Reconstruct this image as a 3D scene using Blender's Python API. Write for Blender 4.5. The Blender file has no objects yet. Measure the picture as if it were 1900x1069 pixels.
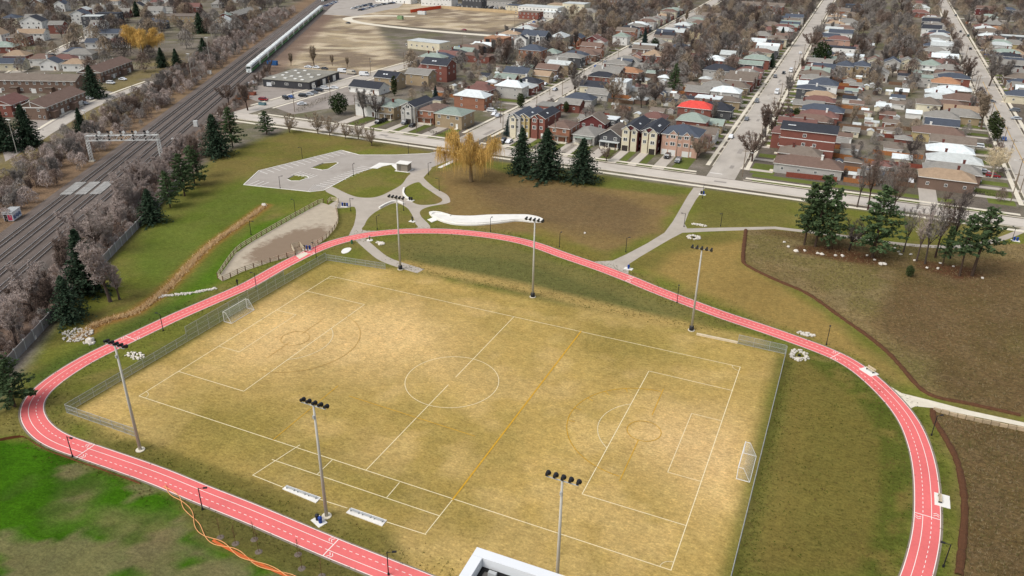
import bpy, math, random
import numpy as np
from mathutils import Vector, Matrix
from mathutils.geometry import tessellate_polygon

sc = bpy.context.scene
col = sc.collection
R_ = math.radians
random.seed(7)
rng = np.random.default_rng(11)

# ------------------------------------------------------------------ camera
CX, CY, CZ = 61.4585, -111.0009, 81.2876
YAW, PIT, ROL, FPX = -0.415255, 0.449172, 0.0151009, 1413.396
_F = Vector((math.sin(YAW)*math.cos(PIT), math.cos(YAW)*math.cos(PIT), -math.sin(PIT)))
_R = Vector((math.cos(YAW), -math.sin(YAW), 0))
_U = _R.cross(_F)
_R2 = _R*math.cos(ROL) + _U*math.sin(ROL)
_U2 = _U*math.cos(ROL) - _R*math.sin(ROL)
cam_d = bpy.data.cameras.new("camera")
cam = bpy.data.objects.new("camera", cam_d)
col.objects.link(cam)
M = Matrix((( _R2.x, _U2.x, -_F.x, CX), (_R2.y, _U2.y, -_F.y, CY), (_R2.z, _U2.z, -_F.z, CZ), (0, 0, 0, 1)))
cam.matrix_world = M
cam_d.sensor_fit = 'HORIZONTAL'
cam_d.sensor_width = 36.0
cam_d.lens = 36.0*FPX/1900.0
cam_d.clip_start = 1.0
cam_d.clip_end = 9000.0
sc.camera = cam

# ------------------------------------------------------------------ world, sun, exposure
SUN_EL, SUN_AZ = R_(52), R_(215)          # azimuth clockwise from +y
w = bpy.data.worlds.new("World"); sc.world = w; w.use_nodes = True
nt = w.node_tree; nt.nodes.clear()
sky = nt.nodes.new("ShaderNodeTexSky"); sky.sky_type = 'NISHITA'; sky.sun_disc = False
sky.sun_elevation = SUN_EL; sky.sun_rotation = SUN_AZ
sky.air_density = 1.0; sky.dust_density = 2.5; sky.ozone_density = 1.0
hs = nt.nodes.new("ShaderNodeHueSaturation"); hs.inputs['Saturation'].default_value = 0.5
bg = nt.nodes.new("ShaderNodeBackground"); bg.inputs['Strength'].default_value = 0.11
wo = nt.nodes.new("ShaderNodeOutputWorld")
nt.links.new(sky.outputs[0], hs.inputs['Color']); nt.links.new(hs.outputs[0], bg.inputs['Color']); nt.links.new(bg.outputs[0], wo.inputs['Surface'])
sun_d = bpy.data.lights.new("sun", 'SUN'); sun_d.energy = 1.5; sun_d.angle = R_(35); sun_d.color = (1.0, 0.975, 0.94)
sun = bpy.data.objects.new("sun", sun_d); col.objects.link(sun)
sd = Vector((math.sin(SUN_AZ)*math.cos(SUN_EL), math.cos(SUN_AZ)*math.cos(SUN_EL), math.sin(SUN_EL)))
sun.rotation_euler = sd.to_track_quat('Z', 'Y').to_euler()
sun.location = (0, 0, 300)
sc.view_settings.view_transform = 'Standard'; sc.view_settings.look = 'None'
sc.view_settings.gamma = 1.0; sc.view_settings.use_curve_mapping = False
sc.view_settings.exposure = 0.6
sc.cycles.use_denoising = True
sc.cycles.max_bounces = 5; sc.cycles.diffuse_bounces = 3; sc.cycles.glossy_bounces = 2
sc.cycles.transparent_max_bounces = 12; sc.cycles.sample_clamp_indirect = 4

# ------------------------------------------------------------------ survey helpers
def G(px, py, z=0.0):
    """place on the level z seen at survey pixel px, py of the 1900 x 1069 photograph"""
    d = _F*FPX + _R2*(px-950) + _U2*(534.5-py)
    t = (z-CZ)/d.z
    return Vector((CX+d.x*t, CY+d.y*t, z))
def PX(v):
    d = Vector(v)-Vector((CX, CY, CZ)); zz = d.dot(_F)
    return 950+FPX*d.dot(_R2)/zz, 534.5-FPX*d.dot(_U2)/zz
def HT(px, py, ty):
    b = G(px, py); lo, hi = 0.0, 60.0
    for _ in range(30):
        m = (lo+hi)/2
        if PX((b.x, b.y, m))[1] > ty: lo = m
        else: hi = m
    return lo
def GP(pts): return [G(*p).xy for p in pts]

# ------------------------------------------------------------------ colours and materials
def lin(c): 
    c /= 255.0
    return c/12.92 if c <= 0.04045 else ((c+0.055)/1.055)**2.4
def S(r, g, b, k=1.2): return (min(lin(r)/k, .86), min(lin(g)/k, .86), min(lin(b)/k, .86))
MATS = {}
def mat(name, rgb, rough=0.9, var=0.12, scale=1.5, fine=0.0, rnd=0.0, spec=0.2, metal=0.0, bump=0.0, streak=None, stain=0.0):
    """procedural surface: base colour broken up by noise at two scales, per-object shade, optional stretched streaks and grime"""
    if name in MATS: return MATS[name]
    m = bpy.data.materials.new(name); m.use_nodes = True
    n = m.node_tree.nodes; l = m.node_tree.links
    b = n['Principled BSDF']
    b.inputs['Roughness'].default_value = rough; b.inputs['Metallic'].default_value = metal
    b.inputs['Specular IOR Level'].default_value = spec
    m.diffuse_color = (*rgb, 1)
    tc = n.new('ShaderNodeTexCoord'); co = tc.outputs['Object']
    if streak:
        mp = n.new('ShaderNodeMapping'); mp.inputs['Scale'].default_value = streak; l.new(co, mp.inputs[0]); co = mp.outputs[0]
    nz = n.new('ShaderNodeTexNoise'); nz.inputs['Scale'].default_value = scale; nz.inputs['Detail'].default_value = 6; nz.inputs['Roughness'].default_value = 0.65
    l.new(co, nz.inputs['Vector'])
    mr = n.new('ShaderNodeMapRange'); mr.inputs[1].default_value = 0.25; mr.inputs[2].default_value = 0.75
    mr.inputs[3].default_value = 1-var; mr.inputs[4].default_value = 1+var
    l.new(nz.outputs[0], mr.inputs[0]); f = mr.outputs[0]
    if fine:
        n2 = n.new('ShaderNodeTexNoise'); n2.inputs['Scale'].default_value = scale*9; n2.inputs['Detail'].default_value = 3
        l.new(tc.outputs['Object'], n2.inputs['Vector'])
        m2 = n.new('ShaderNodeMapRange'); m2.inputs[1].default_value = 0.25; m2.inputs[2].default_value = 0.75
        m2.inputs[3].default_value = 1-fine; m2.inputs[4].default_value = 1+fine
        l.new(n2.outputs[0], m2.inputs[0])
        mm = n.new('ShaderNodeMath'); mm.operation = 'MULTIPLY'; l.new(f, mm.inputs[0]); l.new(m2.outputs[0], mm.inputs[1]); f = mm.outputs[0]
    if rnd:
        oi = n.new('ShaderNodeObjectInfo'); m3 = n.new('ShaderNodeMapRange'); m3.inputs[3].default_value = 1-rnd; m3.inputs[4].default_value = 1+rnd
        l.new(oi.outputs['Random'], m3.inputs[0])
        mm = n.new('ShaderNodeMath'); mm.operation = 'MULTIPLY'; l.new(f, mm.inputs[0]); l.new(m3.outputs[0], mm.inputs[1]); f = mm.outputs[0]
    vm = n.new('ShaderNodeVectorMath'); vm.operation = 'SCALE'; vm.inputs[0].default_value = rgb
    l.new(f, vm.inputs['Scale']); cur = vm.outputs[0]
    if stain:
        n4 = n.new('ShaderNodeTexNoise'); n4.inputs['Scale'].default_value = scale*0.35; n4.inputs['Detail'].default_value = 8
        l.new(tc.outputs['Object'], n4.inputs['Vector'])
        m4 = n.new('ShaderNodeMapRange'); m4.inputs[1].default_value = 0.5; m4.inputs[2].default_value = 0.7; m4.inputs[4].default_value = stain
        l.new(n4.outputs[0], m4.inputs[0])
        mx = n.new('ShaderNodeMix'); mx.data_type = 'RGBA'
        l.new(m4.outputs[0], mx.inputs[0]); l.new(cur, mx.inputs[6]); mx.inputs[7].default_value = (rgb[0]*.5, rgb[1]*.47, rgb[2]*.42, 1)
        cur = mx.outputs[2]
    l.new(cur, b.inputs['Base Color'])
    if bump:
        bp = n.new('ShaderNodeBump'); bp.inputs['Strength'].default_value = bump; bp.inputs['Distance'].default_value = 0.2
        l.new(nz.outputs[0], bp.inputs['Height']); l.new(bp.outputs[0], b.inputs['Normal'])
    MATS[name] = m
    return m

# ------------------------------------------------------------------ mesh builder
class MB:
    def __init__(s): s.v = []; s.f = []; s.m = []
    def add(s, vs, fs, mi=0):
        o = len(s.v); s.v.extend([tuple(v) for v in vs])
        for f in fs: s.f.append(tuple(o+i for i in f)); s.m.append(mi)
    def quad(s, a, b, c, d, mi=0): s.add([a, b, c, d], [(0, 1, 2, 3)], mi)
    def box(s, x0, x1, y0, y1, z0, z1, mi=0, top=None):
        s.add([(x0, y0, z0), (x1, y0, z0), (x1, y1, z0), (x0, y1, z0), (x0, y0, z1), (x1, y0, z1), (x1, y1, z1), (x0, y1, z1)],
              [(0, 3, 2, 1), (0, 1, 5, 4), (1, 2, 6, 5), (2, 3, 7, 6), (3, 0, 4, 7)], mi)
        o = len(s.v)-8; s.f.append((o+4, o+5, o+6, o+7)); s.m.append(mi if top is None else top)
    def cbox(s, c, sx, sy, sz, rz=0, mi=0):
        ca, sa = math.cos(rz), math.sin(rz); vs = []
        for z in (-.5, .5):
            for x, y in ((-.5, -.5), (.5, -.5), (.5, .5), (-.5, .5)):
                vs.append((c[0]+x*sx*ca-y*sy*sa, c[1]+x*sx*sa+y*sy*ca, c[2]+z*sz))
        s.add(vs, [(0, 3, 2, 1), (4, 5, 6, 7), (0, 1, 5, 4), (1, 2, 6, 5), (2, 3, 7, 6), (3, 0, 4, 7)], mi)
    def bar(s, a, b, r, mi=0, n=4, r2=None, cap=True):
        a = Vector(a); b = Vector(b); d = (b-a)
        if d.length < 1e-6: return
        d.normalize(); u = d.orthogonal().normalized(); v = d.cross(u); r2 = r if r2 is None else r2
        vs = []
        for p, q in ((a, r), (b, r2)):
            for i in range(n):
                t = 2*math.pi*(i+.5)/n; vs.append(p+u*(math.cos(t)*q)+v*(math.sin(t)*q))
        fs = [(i, (i+1) % n, n+(i+1) % n, n+i) for i in range(n)]
        if cap: fs += [tuple(range(n-1, -1, -1)), tuple(range(n, 2*n))]
        s.add(vs, fs, mi)
    def prism(s, pts, z0, z1, mi=0, side=None):
        n = len(pts); side = mi if side is None else side
        pts = list(pts)
        A = sum(pts[i][0]*pts[(i+1) % n][1]-pts[(i+1) % n][0]*pts[i][1] for i in range(n))
        if A < 0: pts = pts[::-1]
        s.add([(p[0], p[1], z1) for p in pts], [], mi); o = len(s.v)-n
        for t in tessellate_polygon([[Vector((p[0], p[1], 0)) for p in pts]]):
            a, b, c = t
            cr = (pts[b][0]-pts[a][0])*(pts[c][1]-pts[a][1])-(pts[b][1]-pts[a][1])*(pts[c][0]-pts[a][0])
            s.f.append((o+a, o+b, o+c) if cr > 0 else (o+a, o+c, o+b)); s.m.append(mi)
        for i in range(n):
            p, q = pts[i], pts[(i+1) % n]
            s.quad((p[0], p[1], z0), (q[0], q[1], z0), (q[0], q[1], z1), (p[0], p[1], z1), side)
    def blob(s, c, rx, ry, rz, mi=0, jit=0.25, nu=7, nv=4, rnd=random):
        vs = [(c[0], c[1], c[2]+rz)]; 
        for j in range(1, nv):
            a = math.pi*j/nv
            for i in range(nu):
                t = 2*math.pi*i/nu; k = 1+rnd.uniform(-jit, jit)
                vs.append((c[0]+rx*k*math.sin(a)*math.cos(t), c[1]+ry*k*math.sin(a)*math.sin(t), c[2]+rz*k*math.cos(a)))
        vs.append((c[0], c[1], c[2]-rz)); fs = []
        for i in range(nu): fs.append((0, 1+i, 1+(i+1) % nu))
        for j in range(nv-2):
            for i in range(nu):
                a = 1+j*nu+i; b = 1+j*nu+(i+1) % nu; fs.append((a, a+nu, b+nu, b))
        L = len(vs)-1; o = 1+(nv-2)*nu
        for i in range(nu): fs.append((L, o+(i+1) % nu, o+i))
        s.add(vs, fs, mi)
    def mesh(s, name, mats, smooth=False):
        me = bpy.data.meshes.new(name)
        me.from_pydata(s.v, [], s.f)
        for m in (mats if isinstance(mats, (list, tuple)) else [mats]): me.materials.append(m)
        if any(s.m): me.polygons.foreach_set('material_index', s.m)
        if smooth: me.polygons.foreach_set('use_smooth', [True]*len(s.f))
        me.update()
        return me
def npmesh(name, V, Fq, mats, midx=None):
    """mesh from numpy arrays, all faces with the same vertex count"""
    me = bpy.data.meshes.new(name); V = np.asarray(V, np.float32); Fq = np.asarray(Fq, np.int32); k = Fq.shape[1]
    me.vertices.add(len(V)); me.vertices.foreach_set('co', V.ravel())
    me.loops.add(Fq.size); me.loops.foreach_set('vertex_index', Fq.ravel())
    me.polygons.add(len(Fq)); me.polygons.foreach_set('loop_start', np.arange(0, Fq.size, k, dtype=np.int32))
    for m in (mats if isinstance(mats, (list, tuple)) else [mats]): me.materials.append(m)
    if midx is not None: me.polygons.foreach_set('material_index', np.asarray(midx, np.int32))
    me.update(calc_edges=True); me.validate()
    return me

LABELS = {}
ORD = ('first second third fourth fifth sixth seventh eighth ninth tenth eleventh twelfth thirteenth fourteenth fifteenth sixteenth seventeenth eighteenth nineteenth twentieth').split()
TENS = {2: 'twenty', 3: 'thirty', 4: 'forty', 5: 'fifty', 6: 'sixty', 7: 'seventy'}
TENTH = {3: 'thirtieth', 4: 'fortieth', 5: 'fiftieth', 6: 'sixtieth', 7: 'seventieth'}
def ordw(n):
    if n <= 20: return ORD[n-1]
    return TENTH[n//10] if n % 10 == 0 else TENS[n//10]+'-'+ORD[n % 10-1]
def tag(o, label, cat, group=None):
    if label in LABELS: print('DUPLICATE LABEL', label, '|', o.name)
    LABELS[label] = 1
    o['label'] = label; o['category'] = cat
    if group: o['group'] = group
    return o
def obj(name, me, parent=None, loc=None, rz=0, sc_=None):
    o = bpy.data.objects.new(name, me); col.objects.link(o)
    if parent is not None: o.parent = parent
    if loc is not None: o.location = loc
    if rz: o.rotation_euler = (0, 0, rz)
    if sc_ is not None: o.scale = sc_ if isinstance(sc_, (tuple, list)) else (sc_,)*3
    return o
def thing(name, label, cat, loc=(0, 0, 0), rz=0, group=None):
    o = obj(name, None, None, loc, rz); o.empty_display_size = 0.3
    return tag(o, label, cat, group)
def struct(name, me, kind='structure', loc=None):
    o = obj(name, me, None, loc); o['kind'] = kind; return o
def sheet(name, pts, z, m, holes=(), th=0.0):
    """flat sheet with holes laid at height z, sides down to the ground when th is given"""
    polys = [[Vector((p[0], p[1], 0)) for p in pts]]+[[Vector((p[0], p[1], 0)) for p in h] for h in holes]
    flat = [v for pl in polys for v in pl]; mb = MB()
    mb.add([(v.x, v.y, z) for v in flat], [])
    for a, b, c in tessellate_polygon(polys):
        A, B, C = flat[a], flat[b], flat[c]
        mb.f.append((a, b, c) if (B-A).cross(C-A).z > 0 else (a, c, b)); mb.m.append(0)
    if th:
        for pl in polys:
            for i in range(len(pl)):
                p, q = pl[i], pl[(i+1) % len(pl)]
                mb.quad((p.x, p.y, z-th), (q.x, q.y, z-th), (q.x, q.y, z), (p.x, p.y, z))
    return struct(name, mb.mesh(name, m))
def spline(pts, step=2.0, closed=False):
    """Catmull-Rom through 2-D points, resampled at an even step"""
    P = [Vector(p[:2]) for p in pts]; out = []; n = len(P)
    for i in range(n if closed else n-1):
        if closed: a, b, c, d = P[(i-1) % n], P[i], P[(i+1) % n], P[(i+2) % n]
        else: a, b, c, d = P[max(i-1, 0)], P[i], P[i+1], P[min(i+2, n-1)]
        k = max(2, int((c-b).length/step*2))
        for j in range(k):
            t = j/k; t2 = t*t; t3 = t2*t
            out.append(0.5*((2*b)+(c-a)*t+(2*a-5*b+4*c-d)*t2+(3*b-a-3*c+d)*t3))
    if not closed: out.append(P[-1])
    res = [out[0]]; acc = 0.0
    for p, q in zip(out, out[1:]):
        L = (q-p).length
        while acc+L >= step and L > 1e-9:
            u = (step-acc)/L; p = p+(q-p)*u; res.append(p); L = (q-p).length; acc = 0.0
        acc += L
    return res
def smooth(P, it=2):
    for _ in range(it): P = [P[0]]+[(P[i-1]+P[i]*2+P[i+1])/4 for i in range(1, len(P)-1)]+[P[-1]]
    return P
def normals(P):
    N = []
    for i in range(len(P)):
        t = (P[min(i+1, len(P)-1)]-P[max(i-1, 0)]).normalized(); N.append(Vector((-t.y, t.x)))
    return N
def ribbon_mesh(name, P, o0, o1, z, m, th=0.0, every=None):
    """strip along P between the side offsets o0 and o1; every = (on, off) sample counts for a dashed strip"""
    N = normals(P); mb = MB()
    for i in range(len(P)-1):
        if every and i % (every[0]+every[1]) >= every[0]: continue
        a0 = P[i]+N[i]*o0; a1 = P[i]+N[i]*o1; b0 = P[i+1]+N[i+1]*o0; b1 = P[i+1]+N[i+1]*o1
        mb.quad((a1.x, a1.y, z), (a0.x, a0.y, z), (b0.x, b0.y, z), (b1.x, b1.y, z))
        if mb.f and th:
            for p, q in ((a0, b0), (b1, a1)):
                mb.quad((p.x, p.y, z-th), (q.x, q.y, z-th), (q.x, q.y, z), (p.x, p.y, z))
    return mb.mesh(name, m)

# ================================================================== THE GROUND
def ground_material():
    m = bpy.data.materials.new('grass_and_soil'); m.use_nodes = True; MATS['grass_and_soil'] = m
    n = m.node_tree.nodes; l = m.node_tree.links; b = n['Principled BSDF']
    b.inputs['Roughness'].default_value = 1.0; b.inputs['Specular IOR Level'].default_value = 0.05
    at = n.new('ShaderNodeAttribute'); at.attribute_name = 'soil'
    tf = n.new('ShaderNodeAttribute'); tf.attribute_name = 'tuft'
    tc = n.new('ShaderNodeTexCoord'); co = tc.outputs['Object']
    def noise(scale, det, lo, hi, rough=.6, vec=None):
        z = n.new('ShaderNodeTexNoise'); z.inputs['Scale'].default_value = scale; z.inputs['Detail'].default_value = det; z.inputs['Roughness'].default_value = rough
        l.new(vec or co, z.inputs['Vector']); r = n.new('ShaderNodeMapRange')
        r.inputs[1].default_value = .28; r.inputs[2].default_value = .72; r.inputs[3].default_value = lo; r.inputs[4].default_value = hi
        l.new(z.outputs[0], r.inputs[0]); return r.outputs[0], z.outputs[0]
    def mul(a, b_):
        q = n.new('ShaderNodeMath'); q.operation = 'MULTIPLY'; l.new(a, q.inputs[0]); l.new(b_, q.inputs[1]); return q.outputs[0]
    a, _ = noise(0.05, 5, .86, 1.14)
    c, ch = noise(0.55, 7, .76, 1.24, .78)
    d, dh = noise(2.6, 5, .66, 1.36, .8)
    f = mul(mul(a, c), d)
    mp = n.new('ShaderNodeMapping'); mp.inputs['Scale'].default_value = (1.0, 1.9, 1); mp.inputs['Rotation'].default_value = (0, 0, .35); l.new(co, mp.inputs[0])
    t1, th = noise(0.9, 7, .5, 1.5, .75, mp.outputs[0])
    mix = n.new('ShaderNodeMix'); mix.data_type = 'FLOAT'; l.new(tf.outputs['Fac'], mix.inputs[0]); mix.inputs[2].default_value = 1.0; l.new(t1, mix.inputs[3])
    f = mul(f, mix.outputs[0])
    # mown-turf grain: short streaks, and sparse dark clumps
    mp2 = n.new('ShaderNodeMapping'); mp2.inputs['Scale'].default_value = (.8, 1.7, 1); mp2.inputs['Rotation'].default_value = (0, 0, -.4); l.new(co, mp2.inputs[0])
    g1, gh = noise(1.15, 3, .74, 1.26, .8, mp2.outputs[0]); f = mul(f, g1)
    k1, _ = noise(0.75, 4, 0, 1, .8); cl = n.new('ShaderNodeMapRange'); cl.inputs[1].default_value = .82; cl.inputs[2].default_value = .98; cl.inputs[3].default_value = 1.0; cl.inputs[4].default_value = .62; l.new(k1, cl.inputs[0]); f = mul(f, cl.outputs[0])
    vm = n.new('ShaderNodeVectorMath'); vm.operation = 'SCALE'; l.new(at.outputs['Color'], vm.inputs[0]); l.new(f, vm.inputs['Scale'])
    # patches of straw among the blades
    s1, _ = noise(0.23, 8, 0, .55, .75)
    mx = n.new('ShaderNodeMix'); mx.data_type = 'RGBA'; mx.blend_type = 'MULTIPLY'; l.new(s1, mx.inputs[0]); l.new(vm.outputs[0], mx.inputs[6])
    mx.inputs[7].default_value = (1.12, .98, .86, 1)
    l.new(mx.outputs[2], b.inputs['Base Color'])
    bp = n.new('ShaderNodeBump'); bp.inputs['Strength'].default_value = .55; bp.inputs['Distance'].default_value = .12
    ad = n.new('ShaderNodeMath'); ad.operation = 'ADD'; l.new(dh, ad.inputs[0]); l.new(ch, ad.inputs[1])
    l.new(ad.outputs[0], bp.inputs['Height']); l.new(bp.outputs[0], b.inputs['Normal'])
    return m

def axis(segs):
    out = []
    for a, b, s in segs: out += list(np.arange(a, b, s))
    return np.array(out+[segs[-1][1]])
gx = axis([(-5000, -900, 1400), (-900, -420, 9), (-420, -260, 4), (-260, -150, 3), (-150, 150, 1.25), (150, 420, 7), (420, 5000, 1500)])
gy = axis([(-2000, -160, 600), (-160, -75, 4), (-75, 150, 1.25), (150, 480, 3.5), (480, 660, 5), (660, 1100, 14), (1100, 6000, 1600)])
XX, YY = np.meshgrid(gx, gy, indexing='ij')
PXY = np.stack([XX.ravel(), YY.ravel()], 1)
NV = len(PXY)
def vnoise(scale, seed, oct=4):
    """smooth value noise over the ground's vertices"""
    out = np.zeros(NV); amp = 1.0; tot = 0
    for k in range(oct):
        r = np.random.default_rng(seed*31+k); T = r.random((256, 256)); p = PXY/scale*(2**k)+seed*7.3
        i = np.floor(p).astype(int); f = p-i; f = f*f*(3-2*f); a, b = i[:, 0] % 256, i[:, 1] % 256; a1, b1 = (a+1) % 256, (b+1) % 256
        out += amp*((T[a, b]*(1-f[:, 0])+T[a1, b]*f[:, 0])*(1-f[:, 1])+(T[a, b1]*(1-f[:, 0])+T[a1, b1]*f[:, 0])*f[:, 1])
        tot += amp; amp *= .5
    return out/tot
def sdist(poly):
    """signed distance to a polygon, positive inside"""
    P = np.array([tuple(p) for p in poly]); Q = np.roll(P, -1, 0); d2 = np.full(NV, 1e12); ins = np.zeros(NV, bool)
    for a, b in zip(P, Q):
        e = b-a; t = np.clip(((PXY-a)@e)/max(e@e, 1e-9), 0, 1); q = PXY-(a+t[:, None]*e); d2 = np.minimum(d2, (q*q).sum(1))
        if a[1] != b[1]:
            c = ((a[1] > PXY[:, 1]) != (b[1] > PXY[:, 1])) & (PXY[:, 0] < (b[0]-a[0])*(PXY[:, 1]-a[1])/(b[1]-a[1])+a[0]); ins ^= c
    return np.where(ins, 1, -1)*np.sqrt(d2)
def ldist(line):
    d2 = np.full(NV, 1e12); P = np.array([tuple(p) for p in line])
    for a, b in zip(P[:-1], P[1:]):
        e = b-a; t = np.clip(((PXY-a)@e)/max(e@e, 1e-9), 0, 1); q = PXY-(a+t[:, None]*e); d2 = np.minimum(d2, (q*q).sum(1))
    return np.sqrt(d2)
SOIL = np.zeros((NV, 3)); TUFT = np.zeros(NV)
def lay(rgb, wgt): 
    global SOIL
    wgt = np.clip(wgt, 0, 1)[:, None]; SOIL = SOIL*(1-wgt)+np.array(rgb)*wgt
def edge(d, w): return np.clip(d/w+.5, 0, 1)
n1, n2, n3, n4 = vnoise(14, 3), vnoise(5, 5), vnoise(40, 9), vnoise(2.2, 12, 2)
wob = (n1-.5)*5+(n2-.5)*2.5
lay(S(116, 110, 98), np.ones(NV))                                                       # yards and verges beyond the park
lay(S(104, 106, 70), edge(n1-.54, .16)*.6)
lay(S(142, 134, 124), edge(n2-.56, .1)*.6)
lay(S(100, 92, 84), edge(n3-.55, .1)*.6)
# the park
PARK = GP([(0, 760), (70, 650), (240, 430), (320, 360), (400, 290), (540, 240), (850, 290), (1110, 325), (1440, 369), (1900, 430)])+[Vector((170, -160)), Vector((-140, -160))]
dpark = sdist(PARK)
lay(S(110, 114, 50), edge(dpark, 3))
lay(S(124, 114, 66), edge(dpark, 3)*edge(n1*.5+n2*.5-.5, .14)*.75)
lay(S(90, 110, 40), edge(sdist(GP([(250, 440), (330, 365), (450, 330), (600, 370), (490, 390), (440, 470), (400, 525), (300, 570), (230, 500)])), 9)*(.35+.6*n1))
lay(S(78, 112, 26), edge(sdist(GP([(300, 580), (470, 420), (600, 375), (440, 470), (405, 525), (330, 575)])), 3)*.8)
lay(S(120, 108, 62), edge(sdist(GP([(400, 290), (560, 240), (800, 278), (620, 275), (460, 320), (330, 400)])), 8)*(.25+.7*n2))
lay(S(70, 92, 36), edge(sdist(GP([(40, 700), (300, 565), (380, 560), (200, 640), (90, 720), (60, 760)])), 4)*.8)
# lawns round the paths
lay(S(132, 112, 72), edge(sdist(GP([(815, 320), (870, 300), (960, 322), (1110, 345), (1265, 360), (1225, 430), (1130, 472), (1010, 440), (820, 410)]))+wob, 5))
lay(S(112, 94, 68), edge(sdist(GP([(860, 335), (1100, 350), (1220, 390), (1180, 440), (1040, 420), (900, 380)]))+wob*1.5, 9)*.75)
lay(S(122, 112, 56), edge(sdist(GP([(990, 420), (1130, 475), (1100, 490), (1000, 455)]))+wob, 4)*.8)
lay(S(98, 104, 48), edge(sdist(GP([(900, 300), (1110, 325), (1270, 350), (1260, 366), (1100, 345), (930, 320)])), 3)*.7)
lay(S(112, 108, 56), edge(sdist(GP([(1300, 350), (1470, 372), (1465, 420), (1290, 420)])), 4)*.8)
lay(S(150, 128, 74), edge(sdist(GP([(1170, 490), (1270, 440), (1380, 430), (1385, 490), (1500, 560), (1600, 640), (1690, 715), (1600, 670), (1440, 605)]))+wob*.6, 5))
lay(S(104, 104, 50), edge(sdist(GP([(1165, 495), (1270, 438), (1380, 430), (1380, 445), (1250, 470), (1220, 500)])), 4)*.7)
lay(S(116, 111, 64), edge(sdist(GP([(690, 450), (840, 440), (960, 458), (1100, 505), (1280, 580), (1230, 600), (1000, 560), (820, 510)]))+wob*.5, 4))
lay(S(96, 99, 56), edge(sdist(GP([(760, 470), (960, 480), (1120, 540), (1240, 590), (1000, 550), (840, 510)]))+wob*.6, 3)*.7)
lay(S(122, 110, 58), edge(sdist(GP([(1465, 655), (1560, 690), (1650, 780), (1685, 860), (1685, 960), (1660, 1069), (1370, 1069)]))+wob*.4, 3))
lay(S(106, 100, 48), edge(sdist(GP([(1500, 680), (1600, 740), (1660, 850), (1660, 1000), (1600, 1069), (1450, 1069)]))+wob*1.5, 8)*.65)
lay(S(80, 92, 34), edge(3.2-np.abs(ldist(GP([(1540, 668), (1609, 716), (1658, 765), (1688, 833), (1697, 901), (1697, 951), (1684, 1027), (1672, 1069)]))-1.8), 2)*edge(n4-.4, .2)*.8)
# the dry playing field
dF = sdist([(-57.5, -39), (-57.5, 36), (-40, 40), (57, 39.5), (58, -80), (30, -80), (10, -44), (-35, -41.5)])
lay(S(180, 155, 91), edge(dF+wob*.25, 3.0))
lay(S(158, 139, 76), edge(dF, 4)*edge(n3*.5+n2*.5-.49, .14)*.7)
lay(S(205, 176, 116), edge(dF, 4)*edge(n1*.5+n2*.5-.54, .12)*.6)
def spot(x, y, rx, ry): return np.exp(-(((PXY[:, 0]-x)/rx)**2+((PXY[:, 1]-y)/ry)**2))
for a in ((-42, 2, 13, 19), (-20, 8, 16, 16), (44, 0, 8, 10), (52, -2, 5, 14)): lay(S(220, 188, 132), spot(*a)*.75*edge(dF, 3))
for a in ((-5, -33, 30, 6), (-52, 30, 7, 10), (-30, -30, 14, 8), (30, 30, 16, 8)): lay(S(134, 124, 62), spot(*a)*.55*edge(dF, 3))
lay(S(104, 106, 52), edge(2.2-np.abs(dF+1.6), 2)*edge(PXY[:, 1]+42, 4)*.7*(PXY[:, 1] < 37)*(.3+n2))
lay(S(92, 92, 42), edge(4-ldist([(-39, -43), (10, -43.5), (30, -62)]), 2)*.75)
lay(S(188, 160, 98), edge(2.2-ldist([(-38, 44), (-8, 45), (25, 42.5), (52, 42)]), 2.5)*.7)
# meadow inside the mulch edge
MEAD = GP([(1384, 426.6), (1379, 480), (1389.6, 495), (1440, 520), (1488, 540), (1521, 560), (1559, 588), (1609, 623), (1647, 654), (1672.6, 681.5), (1705.5, 719), (1736, 737), (1799, 749.7), (1900, 772)])
MEAD_P = MEAD+GP([(2100, 800), (2100, 455), (1850, 452), (1773, 460), (1672, 455), (1540, 437), (1440, 427)])
MEAD2 = GP([(1731, 760), (1733, 780), (1748, 803), (1773.6, 850.5), (1786, 901), (1790, 951.5), (1784, 1027), (1779, 1069)])
MEAD2_P = MEAD2+GP([(1770, 1110), (2100, 1110), (2100, 840), (1900, 796)])
dm = np.maximum(sdist(MEAD_P), sdist(MEAD2_P)); km = edge(dm, 1.0)
lay(S(132, 115, 78), km); lay(S(114, 106, 64), km*edge(n1-.5, .18)*.8); lay(S(138, 122, 88), km*edge(n2-.6, .1)*.55); lay(S(94, 72, 50), km*edge(n3-.55, .1)*.6)
TUFT = np.maximum(TUFT, km)
lay(S(92, 62, 44), edge(sdist(GP([(1475, 455), (1560, 458), (1640, 480), (1630, 492), (1560, 485), (1475, 468)])), 2)*.85)
lay(S(92, 62, 44), edge(sdist(GP([(1700, 480), (1800, 497), (1830, 512), (1780, 520), (1700, 496)])), 2)*.85)
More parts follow.
